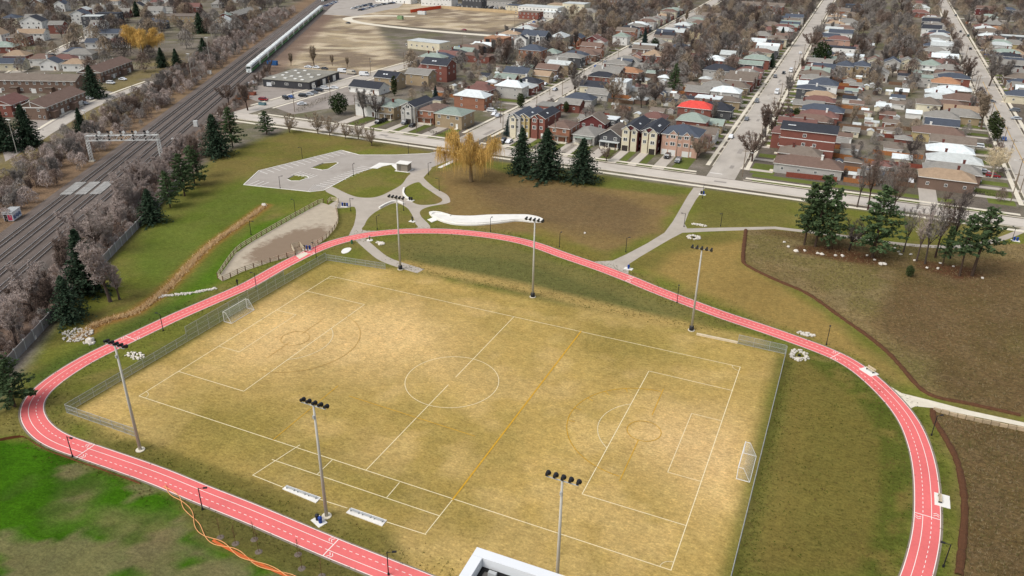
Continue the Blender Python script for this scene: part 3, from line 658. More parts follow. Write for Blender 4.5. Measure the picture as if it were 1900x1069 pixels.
# path lights
plm = MB(); plm.bar((0, 0, 0), (0, 0, 4.2), .085, n=8, r2=.07); plm.bar((0, 0, 0), (0, 0, .35), .16, n=8); pl_pole = plm.mesh('path_light_pole', m_black)
plm = MB(); plm.bar((0, 0, 4.1), (.85, 0, 4.18), .045, n=6); pl_arm = plm.mesh('path_light_arm', m_black)
plm = MB(); plm.cbox((1.0, 0, 4.17), .6, .34, .1); plm.cbox((1.0, 0, 4.11), .5, .26, .02, mi=1); pl_head = plm.mesh('path_light_head', [m_black, m_glass])
for lab, x, y, a in (
    ('black path light beside the dark bush at the track bend', 39, 730, 0), ('black path light at the sown lawn below the bend of the track', 135, 848, 0),
    ('black path light between the track and the ball-stop fence, near the white rocks', 303, 614, 180), ('black path light beside the dog run, near the walking person', 476, 536, 180),
    ('black path light beside the blue bins at the dog run gate', 587, 479, 170), ('black path light beside the fallen orange fence', 376, 946, 30),
    ('black path light at the track below the white bench pads', 721, 1067, 30), ('black path light at the end of the retaining wall', 1728, 808, 40),
    ('black path light at the inside of the track bend, below the white bench pad', 1750, 1052, 180), ('black path light beside the flat rock pile on the track', 1533, 640, 90),
    ('black path light on the track behind the padded floodlight', 1256, 562, 100), ('black path light in the brown lawn where the wide walk meets the track', 1161, 468, 60),
    ('black path light below the tip of the white serpentine seat', 1038, 459, 90), ('black path light in front of the white serpentine seat', 910, 430, 90),
    ('black path light in the oval lawn by the pinkish track', 700, 426, 80), ('black path light with a white sign by the curved seat wall', 749, 391, 120),
    ('black path light with a white sign beside the dog run entrance', 651, 392, 0), ('black path light behind the dog run, close to its timber rails', 548, 395, 170),
    ('black path light on the green slope behind the dog run', 466, 436, 20), ('black double path light at the lower edge of the parking area', 520, 350, 60),
    ('black path light on the lawn behind the parking area', 561, 294, 200), ('black path light on the parking area stall edge', 656, 326, 100),
    ('black path light with a round sign at the parking entrance', 758, 285, 270), ('black path light at the top of the walk beside the utility hut', 795, 324, 60),
    ('black post light near the brown lawn by the willow', 815, 354, 180), ('black path light beside the fork of the wide walk', 1269, 421, 180),
    ('black path light on the lawn beside the long walk', 1337, 420, 250), ('black path light next to the blue bin on the street end of the wide walk', 1303, 368, 90),
    ('black path light by the blue bin at the park corner', 1877, 448, 120), ('black path light beside the pine roots at the meadow walk', 1742, 470, 200)):
    g = G(x, y); r = thing('path_light', lab, 'street lamp', (g.x, g.y, 0), R_(a), 'black path lights in the park')
    obj('pole', pl_pole, r); obj('arm', pl_arm, r); obj('lamp_head', pl_head, r)

# goals
def goal(label, x, y, sgn):
    """posts stand at local x = 0, the base frame runs back along +x"""
    r = thing('football_goal', label, 'goal', (x, y, 0), 0 if sgn > 0 else math.pi, 'football goals')
    p = MB(); p.bar((0, 0, 0), (0, 0, 2.44), .075, n=8); pm = p.mesh('goal_post', m_whitem)
    for s in (-3.66, 3.66): obj('post', pm, r, (0, s, 0))
    p = MB(); p.bar((0, -3.7, 2.44), (0, 3.7, 2.44), .075, n=8); obj('crossbar', p.mesh('goal_bar', m_whitem), r)
    for s in (-3.66, 3.66):
        p = MB(); p.bar((0, s, .06), (2.1, s, .06), .055, n=6); p.bar((0, s, 2.4), (.8, s, 2.4), .045, n=6); p.bar((.8, s, 2.4), (2.1, s, .06), .045, n=6); obj('side_frame', p.mesh('goal_side', m_whitem), r)
    p = MB(); p.bar((2.1, -3.66, .06), (2.1, 3.66, .06), .055, n=6); obj('base_bar', p.mesh('goal_base', m_whitem), r)
    p = MB()
    for i in range(37):
        s = -3.66+i*7.32/36; p.bar((0, s, 2.42), (.8, s, 2.4), .008, n=3, cap=False); p.bar((.8, s, 2.4), (2.1, s, .06), .008, n=3, cap=False)
    for i in range(14):
        t = i/13; p.bar((.8+1.3*t, -3.66, 2.4-2.34*t), (.8+1.3*t, 3.66, 2.4-2.34*t), .008, n=3, cap=False)
        for s in (-3.66, 3.66): p.bar((0, s, 2.4*(1-t)), (.8+1.3*t, s, 2.4*(1-t)), .008, n=3, cap=False)
    obj('net', p.mesh('goal_net', m_whitem), r)
goal('white football goal standing before the tall ball-stop fence', -57.2, 3.3, 1)
goal('white football goal against the long fence nearest the meadow', 55.6, -2.4, 1)

# bench pads on the near touchline
for i, (lab, q) in enumerate((('white concrete bench pad nearer the sown lawn, before the field', [(524, 908), (532, 901), (596, 924), (586, 934)]), ('white concrete bench pad beside the floodlight, nearer the rooftop', [(642, 952), (652, 943), (718, 966), (709, 977)]))):
    pts = GP(q); c = sum(pts, Vector((0, 0)))/4
    r = thing('bench_pad', lab, 'bench', (c.x, c.y, 0), 0, 'bench pads beside the playing field')
    b = MB(); b.prism([(p.x-c.x, p.y-c.y) for p in pts], 0, .12); obj('slab', b.mesh('pad_slab', m_white_conc), r)
    d = (pts[1]-pts[2]).normalized(); ang = math.atan2(d.y, d.x)
    for k in (-1, 0, 1):
        b = MB(); cx_, cy_ = d.x*k*2.1, d.y*k*2.1
        b.cbox((cx_, cy_, .5), 1.8, .3, .05, ang); 
        for s in (-.7, .7): b.cbox((cx_+d.x*s, cy_+d.y*s, .3), .06, .26, .36, ang)
        obj('bench_seat', b.mesh('pad_bench', m_galv), r)

# bins
bb = MB(); bb.bar((0, 0, .06), (0, 0, .95), .26, n=12, r2=.31); bb.bar((0, 0, .95), (0, 0, 1.02), .33, n=12, r2=.3)
bin_blue = bb.mesh('bin_blue', m_blue); bb2 = MB(); bb2.v, bb2.f, bb2.m = bb.v, bb.f, bb.m; bin_black = bb2.mesh('bin_black', m_black)
bl = MB(); bl.bar((0, 0, 1.0), (0, 0, 1.12), .3, n=12, r2=.12); bin_lid_b = bl.mesh('bin_lid_blue', m_blue); bl2 = MB(); bl2.v, bl2.f, bl2.m = bl.v, bl.f, bl.m; bin_lid_k = bl2.mesh('bin_lid_black', m_black)
pd = MB(); pd.box(-1.1, 1.1, -.75, .75, 0, .08); pad_me = pd.mesh('bin_pad', m_white_conc)
def bins(x, y, where, kinds, rz=0, s=1.0):
    g = G(x, y); tag(obj('bin_pad', pad_me, None, (g.x, g.y, 0), rz), 'small concrete pad under the bins '+where, 'pad', 'concrete pads under bins')
    for i, k in enumerate(kinds):
        dx = (i-(len(kinds)-1)/2)*.78; p = Vector((g.x+dx*math.cos(rz), g.y+dx*math.sin(rz), .08))
        lab = {'b': 'blue', 'k': 'black'}[k]+' litter bin '+where
        if kinds[:i].count(k): lab = 'second '+lab
        r = thing('litter_bin', lab, 'bin', p, rz, 'litter bins in the park'); obj('body', bin_blue if k == 'b' else bin_black, r); obj('lid', bin_lid_b if k == 'b' else bin_lid_k, r)
bins(592, 968, 'at the floodlight by the bench pads', 'kb', -.35); bins(1166, 499, 'where the wide walk meets the track', 'b'); bins(1303, 361, 'at the street end of the wide walk', 'kb')
bins(570, 463, 'at the dog run side gate', 'kbb', .3); bins(640, 383, 'at the dog run entrance', 'bkb', .2); bins(762, 372, 'by the curved seat wall', 'kk'); bins(1884, 447, 'at the park corner', 'bb'); bins(849, 293, 'at the parking entrance', 'k')

# dog run rails
DOGR = [(404, 516), (437, 470), (470, 447), (520, 418), (570, 390), (597, 376), (608, 379)], [(624, 389), (628, 410), (622, 424), (606, 442), (585, 457), (566, 468)], [(548, 474), (500, 488), (450, 505), (413, 522), (404, 516)]
for lab, q in zip(('long timber rail fence on the far side of the dog run', 'curved timber rail fence of the dog run beside the junction', 'timber rail fence of the dog run along the track'), DOGR):
    P = GP(q); P = spline([tuple(p) for p in P], 2.4) if len(P) > 3 else P
    r = thing('rail_fence', lab, 'fence', (P[0].x, P[0].y, 0), 0, 'timber rail fences of the dog run'); o = P[0]
    pm = MB(); pm.box(-.08, .08, -.08, .08, 0, 1.4); pme = pm.mesh('rail_post', m_brownwood); um = MB(); um.box(0, 1, -.03, .03, -.09, .09); ume = um.mesh('rail_plank', m_wood)
    for p in P: obj('post', pme, r, (p.x-o.x, p.y-o.y, 0))
    for a, b in zip(P, P[1:]):
        L = (b-a).length
        for z in (.4, .85, 1.3): obj('rail', ume, r, (a.x-o.x, a.y-o.y, z), math.atan2(b.y-a.y, b.x-a.x), (L, 1, 1))
for lab, q in (('timber gate pen at the dog run entrance', [(608, 379), (614, 373), (628, 376), (624, 389)]), ('timber gate pen on the track side of the dog run', [(548, 474), (541, 461), (556, 457), (566, 468)])):
    P = GP(q); r = thing('gate_pen', lab, 'gate', (P[0].x, P[0].y, 0), 0, 'gate pens of the dog run'); o = P[0]
    for p in P: obj('post', pme, r, (p.x-o.x, p.y-o.y, 0))
    for a, b in zip(P, P[1:]):
        for z in (.4, .85, 1.3): obj('rail', ume, r, (a.x-o.x, a.y-o.y, z), math.atan2(b.y-a.y, b.x-a.x), ((b-a).length, 1, 1))
sheet('concrete_pad', GP([(548, 474), (566, 468), (572, 472), (556, 481)]), .03, m_conc, th=.03)

# curved seats and pads
def seat_wall(label, pts, wd, h):
    P = smooth(spline(GP(pts), .6), 2); N = normals(P); mb = MB()
    o = P[0]; L = [p+n*wd/2-o for p, n in zip(P, N)]; R2 = [p-n*wd/2-o for p, n in zip(P, N)]
    mb.prism(L+R2[::-1], 0, h)
    return tag(obj('seat_wall', mb.mesh('seat_wall', m_white_conc), None, (o.x, o.y, 0)), label, 'seat', 'curved concrete seat walls')
seat_wall('short curved white seat wall in the small triangular lawn', [(750, 350), (748, 358), (752, 366), (759, 370)], .6, .5)
seat_wall('curved white seat wall at the top of the oval lawn', [(704, 387), (716, 380), (731, 374.5), (742, 376), (750, 380)], .55, .5)
SERP = [(796, 396), (806, 394), (821, 396), (836, 401), (871.6, 402.6), (909.5, 400.5), (960, 400), (980, 400.5), (998, 404), (1008, 409), (1007, 413), (990, 413.5), (960, 411), (935, 414), (884, 419), (846, 418), (821, 412.5), (803, 404)]
P = sm(GP(SERP), .8); c = P[0]
r = thing('serpentine_seat', 'long white concrete serpentine seat platform above the track', 'seat', (c.x, c.y, 0))
b = MB(); b.prism([(p.x-c.x, p.y-c.y) for p in P], 0, .42); obj('platform', b.mesh('serpentine_slab', m_white_conc), r)
Q = smooth(spline(GP([(836, 403), (821, 398.5), (806, 397), (800, 400), (808, 405), (826, 412), (850, 416), (884, 417), (930, 413), (960, 410), (1004, 411)]), .6), 2)
b = MB(); N = normals(Q); b.prism([p+n*.22-c for p, n in zip(Q, N)]+[p-n*.22-c for p, n in list(zip(Q, N))[::-1]], .42, .72); obj('backrest_curb', b.mesh('serpentine_curb', m_white_conc), r)
for lab, q in (('square white stepping pad at the end of the serpentine seat', [(793, 408), (803, 404), (811, 409), (801, 413)]), ('white oval concrete pad between the track and the fence return', [(633, 468), (638, 462), (648, 460), (652, 462), (647, 468), (638, 471)])):
    P = GP(q); c = P[0]; b = MB(); b.prism([(p.x-c.x, p.y-c.y) for p in (P if len(P) == 4 else sm(P, .5))], 0, .1); tag(obj('concrete_slab', b.mesh('concrete_slab', m_white_conc), None, (c.x, c.y, 0)), lab, 'slab')
# small utility hut
g = G(750, 316); r = thing('utility_hut', 'small grey utility hut with a white flat roof by the parking area', 'hut', (g.x, g.y, 0), .1)
b = MB(); b.box(-2.1, 2.1, -1.6, 1.6, .1, 2.7); obj('wall', b.mesh('hut_wall', mat('hut_cladding', S(150, 140, 126), var=.08, streak=(6, 6, .4), scale=1)), r)
b = MB(); b.box(-2.4, 2.4, -1.9, 1.9, 2.7, 2.9); obj('roof', b.mesh('hut_roof', m_white_conc), r); b = MB(); b.box(-2.7, 2.7, -2.2, 2.2, 0, .1); obj('base', b.mesh('hut_base', m_white_conc), r)
b = MB(); b.box(-.5, .5, -1.66, -1.6, .15, 2.3); obj('door', b.mesh('hut_door', mat('hut_door', S(120, 112, 102))), r, (-1, 0, 0))
# benches on pads by the track
for lab, q, a in (('timber bench on a white pad outside the track, beyond the rock pile', (1612, 690), -.75), ('bench and bicycle rack on a white pad beside the track marking', (1748, 929), 1.55)):
    g = G(*q); r = thing('park_bench', lab, 'bench', (g.x, g.y, 0), a, 'benches on pads by the track')
    b = MB(); b.box(-1.6, 1.6, -1.1, 1.1, 0, .08); obj('pad', b.mesh('bench_pad', m_white_conc), r)
    b = MB()
    for k in range(4): b.box(-1.0, 1.0, .1+k*.12, .2+k*.12, .48, .53)
    obj('seat', b.mesh('bench_seat', m_wood), r)
    b = MB()
    for k in range(3): b.box(-1.0, 1.0, .6+k*.02, .64+k*.02, .6+k*.13, .71+k*.13)
    obj('backrest', b.mesh('bench_back', m_wood), r)
    for s in (-.8, .8): b = MB(); b.box(s-.04, s+.04, .1, .6, .08, .48); obj('leg', b.mesh('bench_leg', m_black), r)
# rocks
rockm = []
for k in range(4):
    b = MB(); b.blob((0, 0, .32), 1, .8, .55, jit=.3); rockm.append(b.mesh('boulder', m_rock))
def rocks(places, desc, group):
    for i, (x, y, s) in enumerate(places):
        g = G(x, y); tag(obj('boulder', rockm[i % 4], None, (g.x, g.y, 0), random.random()*6, s), (ordw(i+1)+' ' if len(places) > 1 else '')+desc, 'boulder', group)
rocks([(1455, 450, .5), (1463, 459, .6), (1477, 467, .7), (1493, 466, .5), (1517, 471, .6), (1525, 473, .7), (1550, 475, .5), (1563, 476, .6), (1609, 475, .5), (1622, 483, .5), (1634, 491, .7), (1640, 491, .7)], 'small pale boulder along the mulch under the big pines', 'boulders under the big pines')
rocks([(1660, 461, .5), (1667, 468, .5), (1671, 473, .5), (1690, 473, .5), (1697, 484, .5), (1720, 498, .5), (1740, 499, .5), (1744, 489, .4), (1769, 495, .4), (1823, 517, .5)], 'small pale boulder along the mulch under the slender bare trees', 'boulders under the slender trees')
rocks([(490, 382, 1.0)], 'pale boulder at the head of the dry grass swale', 'lone boulders')
rocks([(167, 634, 1.2)], 'pale boulder below the dry grass swale', None); rocks([(1085, 433, .5)], 'small tan stone on the brown lawn', None); rocks([(61, 629, 1.1)], 'pale boulder against the grey noise wall', None)
def rock_pile(label, x, y, rx, ry, n, hole=False):
    g = G(x, y); b = MB(); rr = random.Random(x)
    for k in range(n):
        a = rr.random()*6.28; q = math.sqrt(rr.uniform(.25 if hole else 0, 1)); s = rr.uniform(.18, .34)
        b.blob((math.cos(a)*q*rx, math.sin(a)*q*ry, s*.5), s, s*.85, s*.7, nu=6, nv=3, rnd=rr)
    if hole: b.bar((0, 0, 0), (0, 0, .2), .35, n=10, mi=1)
    o = tag(obj('rock_pile', b.mesh('rock_pile', [m_rock, m_dark]), None, (g.x, g.y, 0)), label, 'rocks', 'piles of pale rock'); return o
rock_pile('round pile of white rock with a drain at the fence corner', 1483, 660, 2.0, 2.4, 90, True); rock_pile('flat pile of white rock outside the track by a path light', 1496, 621, 1.9, .9, 45)
rock_pile('round ring of white rock round a drain by the walk fork', 1287, 441, 1.9, 1.9, 70, True); rock_pile('thin strip of white rock beside the walk fork', 1296, 418, 2.3, .7, 36)
rock_pile('pile of white rock below the pinkish track at the junction', 704, 452, 1.5, 1.1, 46); rock_pile('white rubble beside the ball-stop fence near the first floodlight', 250, 661, 2.3, 1.2, 46)
rock_pile('large spread of white rock at the foot of the dry swale', 143, 622, 3.4, 3.0, 120); rock_pile('small spread of white rock at the end of the swale', 166, 636, 1.4, .9, 26)
P = spline(GP([(294, 552), (320, 548), (350, 545), (378, 540), (400, 536)]), .25); b = MB(); rr = random.Random(4); o = P[0]
for p in P:
    for k in range(3): s = rr.uniform(.18, .34); b.blob((p.x-o.x+rr.uniform(-.5, .5), p.y-o.y+rr.uniform(-.5, .5), s*.4), s, s*.8, s*.6, nu=6, nv=3, rnd=rr)
tag(obj('rock_strip', b.mesh('rock_strip', m_rock), None, (o.x, o.y, 0)), 'long strip of white rock between the dry swale and the track', 'rocks', 'piles of pale rock')
# retaining wall of panels beside the concrete walk
P = spline(GP([(1731, 762), (1799, 779), (1900, 800), (1990, 819)]), 1.35); r = thing('retaining_wall', 'low retaining wall of pale concrete panels along the concrete walk', 'wall', (P[0].x, P[0].y, 0)); o = P[0]
pm = MB(); pm.box(.0, 1, -.2, .2, 0, .7); pme2 = pm.mesh('wall_panel', mat('panel_concrete', S(190, 168, 136), var=.14, scale=1, rnd=.14, stain=.2))
for i, (a, bq) in enumerate(zip(P, P[1:])): obj('panel', pme2, r, (a.x-o.x, a.y-o.y, 0), math.atan2(bq.y-a.y, bq.x-a.x), ((bq-a).length-.12, 1, 1+.1*math.sin(i*2.1)))
# mulch socks edging the meadows
def sock(label, P0, rad):
    P = smooth(spline([tuple(p) for p in P0], .7), 2); o = P[0]; mb = MB(); N = normals(P); rr = random.Random(3); prev = None
    for p, n in zip(P, N):
        k = rad*(1+rr.uniform(-.18, .18)); ring = [(p.x-o.x+n.x*k*1.5*math.cos(a), p.y-o.y+n.y*k*1.5*math.cos(a), k*.95*math.sin(a)+.02) for a in [i*math.pi/5 for i in range(6)]]
        if prev: mb.add(prev+ring, [(i+1, i, i+6, i+7) for i in range(5)])
        prev = ring
    tag(obj('mulch_sock', mb.mesh('mulch_sock', m_rust), None, (o.x, o.y, 0)), label, 'mulch edging', 'mulch socks edging the meadow')
sock('long brown mulch sock curving round the large meadow', MEAD, .36); sock('brown mulch sock along the small meadow beside the track', MEAD2, .36)
# fallen orange fence and silt strip
OF = smooth(spline(GP([(303, 904), (315, 915), (335, 926), (348, 945), (358, 965), (372, 985), (395, 1003), (430, 1022), (470, 1042), (520, 1064), (560, 1080)]), .5), 2)
r = thing('fallen_snow_fence', 'fallen orange snow fence lying along the sown lawn edge', 'fence', (OF[0].x, OF[0].y, 0)); o = OF[0]; N = normals(OF)
for k, (am, ph, z) in enumerate(((.45, 0, .12), (.4, 2.2, .2))):
    b = MB(); pts = [(p.x-o.x+n.x*am*math.sin(i*.33+ph), p.y-o.y+n.y*am*math.sin(i*.33+ph), z+.08*math.sin(i*.5+ph)) for i, (p, n) in enumerate(zip(OF, N))]
    for a, q in zip(pts, pts[1:]): b.bar(a, q, .06, n=5, cap=False)
    obj('fence_roll', b.mesh('fence_roll', mat('pale_orange_plastic', S(238, 170, 110), rough=.6)), r)
b = MB(); pts = [(p, n) for p, n in zip(OF, N)][len(OF)//2:]
for (p, n), (q, n2_) in zip(pts, pts[1:]): b.quad((*(p-o-n*.22), .06), (*(q-o-n2_*.22), .06), (*(q-o+n2_*.2), .1), (*(p-o+n*.2), .1))
obj('fence_mesh', b.mesh('orange_mesh', m_orange), r)
_i0 = min(range(len(TP)), key=lambda i: (TP[i]-G(303, 868).xy).length); _i1 = min(range(len(TP)), key=lambda i: (TP[i]-G(90, 785).xy).length); _N = normals(TP)
P = [TP[i]+_N[i]*(WT+.75) for i in range(_i0, _i1)]+[G(35, 812).xy, G(0, 818).xy, G(-40, 826).xy]; P = smooth(spline([tuple(p) for p in P], .8), 2); o = P[0]; b = MB(); N = normals(P)
for i, (p, n) in enumerate(zip(P, N)):
    if i+1 < len(P): q = P[i+1]; h1 = .5+.12*math.sin(i*.7); b.quad((*(p-o), 0), (*(q-o), 0), (*(q-o+N[i+1]*.12), .5+.12*math.sin((i+1)*.7)), (*(p-o+n*.12), h1))
r = thing('silt_fence', 'rust brown silt fence along the outer edge of the track bend', 'fence', (o.x, o.y, 0)); me = b.mesh('silt_fabric', mat('rust_fabric', S(150, 88, 62), var=.2, scale=1)); obj('fabric', me, r)
b = MB()
for p in P[::4]: b.bar((*(p-o), 0), (*(p-o), .8), .025, n=4)
obj('stakes', b.mesh('silt_stakes', m_brownwood), r)['kind'] = 'stuff'
# fountain, post and other small fittings
g = G(686, 446); r = thing('drinking_fountain', 'dark red drinking fountain on a white disc below the track', 'fountain', (g.x, g.y, 0)); b = MB(); b.bar((0, 0, 0), (0, 0, .1), .9, n=16); obj('base', b.mesh('disc', m_white_conc), r)
b = MB(); b.bar((0, 0, .1), (0, 0, 1.1), .16, n=8); b.bar((0, 0, 1.1), (0, .3, 1.25), .14, n=8); obj('pedestal', b.mesh('pedestal', mat('dark_red_enamel', S(96, 30, 34), rough=.4)), r); b = MB(); b.bar((0, 0, 1.1), (0, 0, 1.2), .3, n=10); obj('bowl', b.mesh('bowl', m_galv), r)
g = G(765, 411); r = thing('bike_repair_stand', 'dark bike repair stand on a white pad by the junction walk', 'stand', (g.x, g.y, 0)); b = MB(); b.box(-.9, .9, -.7, .7, 0, .08); obj('pad', b.mesh('repair_pad', m_white_conc), r)
b = MB(); b.box(-.14, .14, -.14, .14, .08, 1.5); obj('post', b.mesh('repair_post', m_black), r); b = MB(); b.bar((-.5, 0, 1.45), (.5, 0, 1.45), .05); b.bar((-.5, 0, 1.45), (-.6, .1, 1.2), .04); b.bar((.5, 0, 1.45), (.6, .1, 1.2), .04); obj('arms', b.mesh('repair_arms', m_black), r)
g = G(653, 452); r = thing('green_post_box', 'green litter post beside the track at the junction', 'bin', (g.x, g.y, 0)); b = MB(); b.bar((0, 0, 0), (0, 0, 1.0), .3, n=10, r2=.26); obj('body', b.mesh('post_body', mat('green_enamel', S(60, 110, 80))), r); b = MB(); b.bar((0, 0, 1.0), (0, 0, 1.15), .3, n=10, r2=.1); obj('lid', b.mesh('post_lid', mat('green_enamel', S(60, 110, 80))), r)

# a person walking beside the track
def person(label, x, y, rz):
    g = G(x, y); bm_v = [(0, 0, .98), (0, 0, 1.18), (0, .01, 1.42), (0, .02, 1.53), (0, .04, 1.66), (-.1, 0, .92), (-.11, .16, .5), (-.11, .1, .08), (-.11, .24, .04), (.1, 0, .92), (.11, -.12, .52), (.11, -.34, .12), (.11, -.24, .04),
            (-.2, .01, 1.4), (-.25, -.1, 1.14), (-.24, .04, .9), (.2, .01, 1.4), (.25, .1, 1.15), (.23, .26, .96)]
    ed = [(0, 1), (1, 2), (2, 3), (3, 4), (0, 5), (5, 6), (6, 7), (7, 8), (0, 9), (9, 10), (10, 11), (11, 12), (2, 13), (13, 14), (14, 15), (2, 16), (16, 17), (17, 18)]
    rad = [.16, .15, .17, .06, .115, .1, .07, .05, .04, .1, .07, .05, .04, .07, .05, .04, .07, .05, .04]
    me = bpy.data.meshes.new('person_body'); me.from_pydata(bm_v, ed, []); me.materials.append(mat('dark_clothes', S(40, 38, 44)))
    o = obj('person', me, None, (g.x, g.y, 0), rz); md = o.modifiers.new('skin', 'SKIN'); sv = me.skin_vertices[0].data
    for i, q in enumerate(rad): sv[i].radius = (q, q*.85 if i < 3 else q)
    sv[0].use_root = True; s2 = o.modifiers.new('sub', 'SUBSURF'); s2.levels = 1; s2.render_levels = 2
    tag(o, label, 'person')
    b = MB(); b.blob((0, .02, 1.7), .125, .13, .12, jit=.05, nu=8, nv=5); obj('hair', b.mesh('hair', mat('dark_hair', S(38, 30, 26)), True), o)
person('person in dark clothes walking at the edge of the track', 441, 530, .6)
# saplings in mulch rings
for i, (x, y, ty, lab) in enumerate(((409, 997, 962, 'thin bare sapling in a grey mulch ring nearest the path light'), (437, 1009, 975, 'thin bare sapling in a mulch ring, second from the path light'), (472, 1001, 968, 'thin bare sapling in a mulch ring close to the track'), (480, 1024, 985, 'thin bare sapling beside the fallen orange fence'), (553, 1029, 1000, 'thin bare sapling below the blue bin'), (560, 1055, 1018, 'thin bare sapling at the end of the orange fence'), (597, 1069, 1035, 'thin bare sapling nearest the track below the bench pads'))):
    g = G(x, y); h = HT(x, y, ty); r = thing('sapling', lab, 'sapling', (g.x, g.y, 0), 0, 'young saplings by the track'); rr = random.Random(i)
    b = MB(); b.bar((0, 0, 0), (.05, 0, h*.95), .05, r2=.02); obj('trunk', b.mesh('sapling_trunk', m_brownwood), r)
    b = MB()
    for k in range(16): z = rr.uniform(.35, .95)*h; a = rr.random()*6.28; q = .22*h*(1.1-z/h); b.bar((.05*z/h, 0, z), (math.cos(a)*q, math.sin(a)*q, z+.28*h*.6), 0.022, n=3, r2=.008, cap=False)
    obj('crown', b.mesh('sapling_crown', m_brownwood), r); b = MB(); b.bar((0, 0, 0), (0, 0, .07), .55, n=12, r2=.4); obj('mulch_ring', b.mesh('mulch_ring', mat('grey_mulch', S(118, 106, 94), var=.25, scale=4)), r)

# ================================================================== THE ROOFTOP IN FRONT
RH = 58.0
A = G(885, 1015, RH).xy; B1 = G(1040, 1066, RH).xy; C1 = G(812, 1103, RH).xy
u = (B1-A).normalized(); v = Vector((u.y, -u.x))      # u along the far edge, v towards the camera
r = thing('apartment_tower', 'white apartment tower roof with a parapet and planted roof bed', 'building', (A.x, A.y, 0))
m_wall_w = mat('white_render', S(238, 240, 240), var=.03, scale=.5, stain=.06)
def fr(a, b_, z): p = u*a+v*b_; return (p.x, p.y, z)
def rbox(mb, a0, a1, b0, b1_, z0, z1, mi=0):
    c = [fr(a0, b0, z0), fr(a1, b0, z0), fr(a1, b1_, z0), fr(a0, b1_, z0), fr(a0, b0, z1), fr(a1, b0, z1), fr(a1, b1_, z1), fr(a0, b1_, z1)]
    mb.add(c, [(0, 1, 2, 3), (7, 6, 5, 4), (0, 4, 5, 1), (1, 5, 6, 2), (2, 6, 7, 3), (3, 7, 4, 0)], mi)
WL, WD = 26.0, 16.0
b = MB(); rbox(b, 0, WL, 0, WD, 0, RH-.55); obj('wall', b.mesh('tower_wall', m_wall_w), r)
for nm, q in (('parapet', (0, WL, 0, .45)), ('parapet', (0, WL, WD-.45, WD)), ('parapet', (0, .45, .46, WD-.46)), ('parapet', (WL-.45, WL, .46, WD-.46))):
    b = MB(); rbox(b, *q, RH-.55, RH); obj(nm, b.mesh('tower_parapet', m_wall_w), r)
b = MB(); rbox(b, .46, WL-.46, .46, .62, RH-.549, RH-.46); rbox(b, .46, .62, .63, WD-.6, RH-.549, RH-.46); obj('flashing', b.mesh('tower_flashing', m_dark), r)
b = MB(); rbox(b, .63, WL-.5, .63, WD-.5, RH-.549, RH-.50); obj('gravel_border', b.mesh('tower_gravel', mat('roof_gravel', S(112, 108, 102), var=.35, scale=8, fine=.3)), r)
b = MB(); rbox(b, 1.35, WL-1.4, 1.35, WD-1.4, RH-.499, RH-.44); obj('sedum_bed', b.mesh('tower_sedum', mat('sedum', S(112, 108, 44), var=.4, scale=3, fine=.3, bump=.6)), r)
b = MB(); rbox(b, 1.28, WL-1.33, 1.28, 1.34, RH-.499, RH-.40); rbox(b, 1.28, 1.34, 1.345, WD-1.4, RH-.499, RH-.40); obj('bed_edge', b.mesh('tower_edge', m_galv), r)
for k in (.85, 4.2, 7.6): b = MB(); rbox(b, k, k+.35, .64, .8, RH-.495, RH-.30); obj('anchor', b.mesh('tower_anchor', m_galv), r)
b = MB(); b.bar(fr(1.75, 1.7, RH-.435), fr(1.75, 1.7, RH-.36), .17, n=14); obj('drain_cap', b.mesh('tower_drain', m_whitem), r)
b = MB(); b.bar(fr(.2, 2.2, RH), fr(.2, 2.2, RH+.5), .05, n=8); b.bar(fr(.2, 2.2, RH+.5), fr(-.25, 2.3, RH+.3), .05, n=8); b.bar(fr(-.25, 2.3, RH+.3), fr(-.3, 3.4, RH-.6), .05, n=8); b.bar(fr(.2, 2.2, RH+.15), fr(.2, 3.2, RH+.2), .04, n=8); obj('davit_arm', b.mesh('tower_davit', m_whitem), r)

# ================================================================== THE RAILWAY
RAILZ = R_(30)
def RT(n, t, z=0.0): return Vector((n*.8660254-t*.5, n*.5+t*.8660254, z))
m_ballast = mat('ballast', S(112, 101, 93), var=.26, scale=.5, fine=.2, stain=.4, bump=.4, streak=(1.6, .06, 1))
m_rail = mat('rail_steel', S(196, 190, 184), rough=.35, var=.1, metal=.2)
m_sleeper = mat('sleeper', S(84, 75, 68), var=.2, scale=1)
def rail_obj(name, me, parent=None, loc=(0, 0, 0)): return obj(name, me, parent, loc, 0 if parent else RAILZ)
b = MB(); prof = [(-124.5, .01), (-122.6, .42), (-102.6, .42), (-100.5, .01)]
for a, c in zip(prof, prof[1:]): b.quad((a[0], -120, a[1]), (c[0], -120, c[1]), (c[0], 1300, c[1]), (a[0], 1300, a[1]))
o = rail_obj('rail_bed', b.mesh('rail_bed', m_ballast)); o['kind'] = 'structure'
TRK = (-119.6, -115.1, -110.6, -106.0)
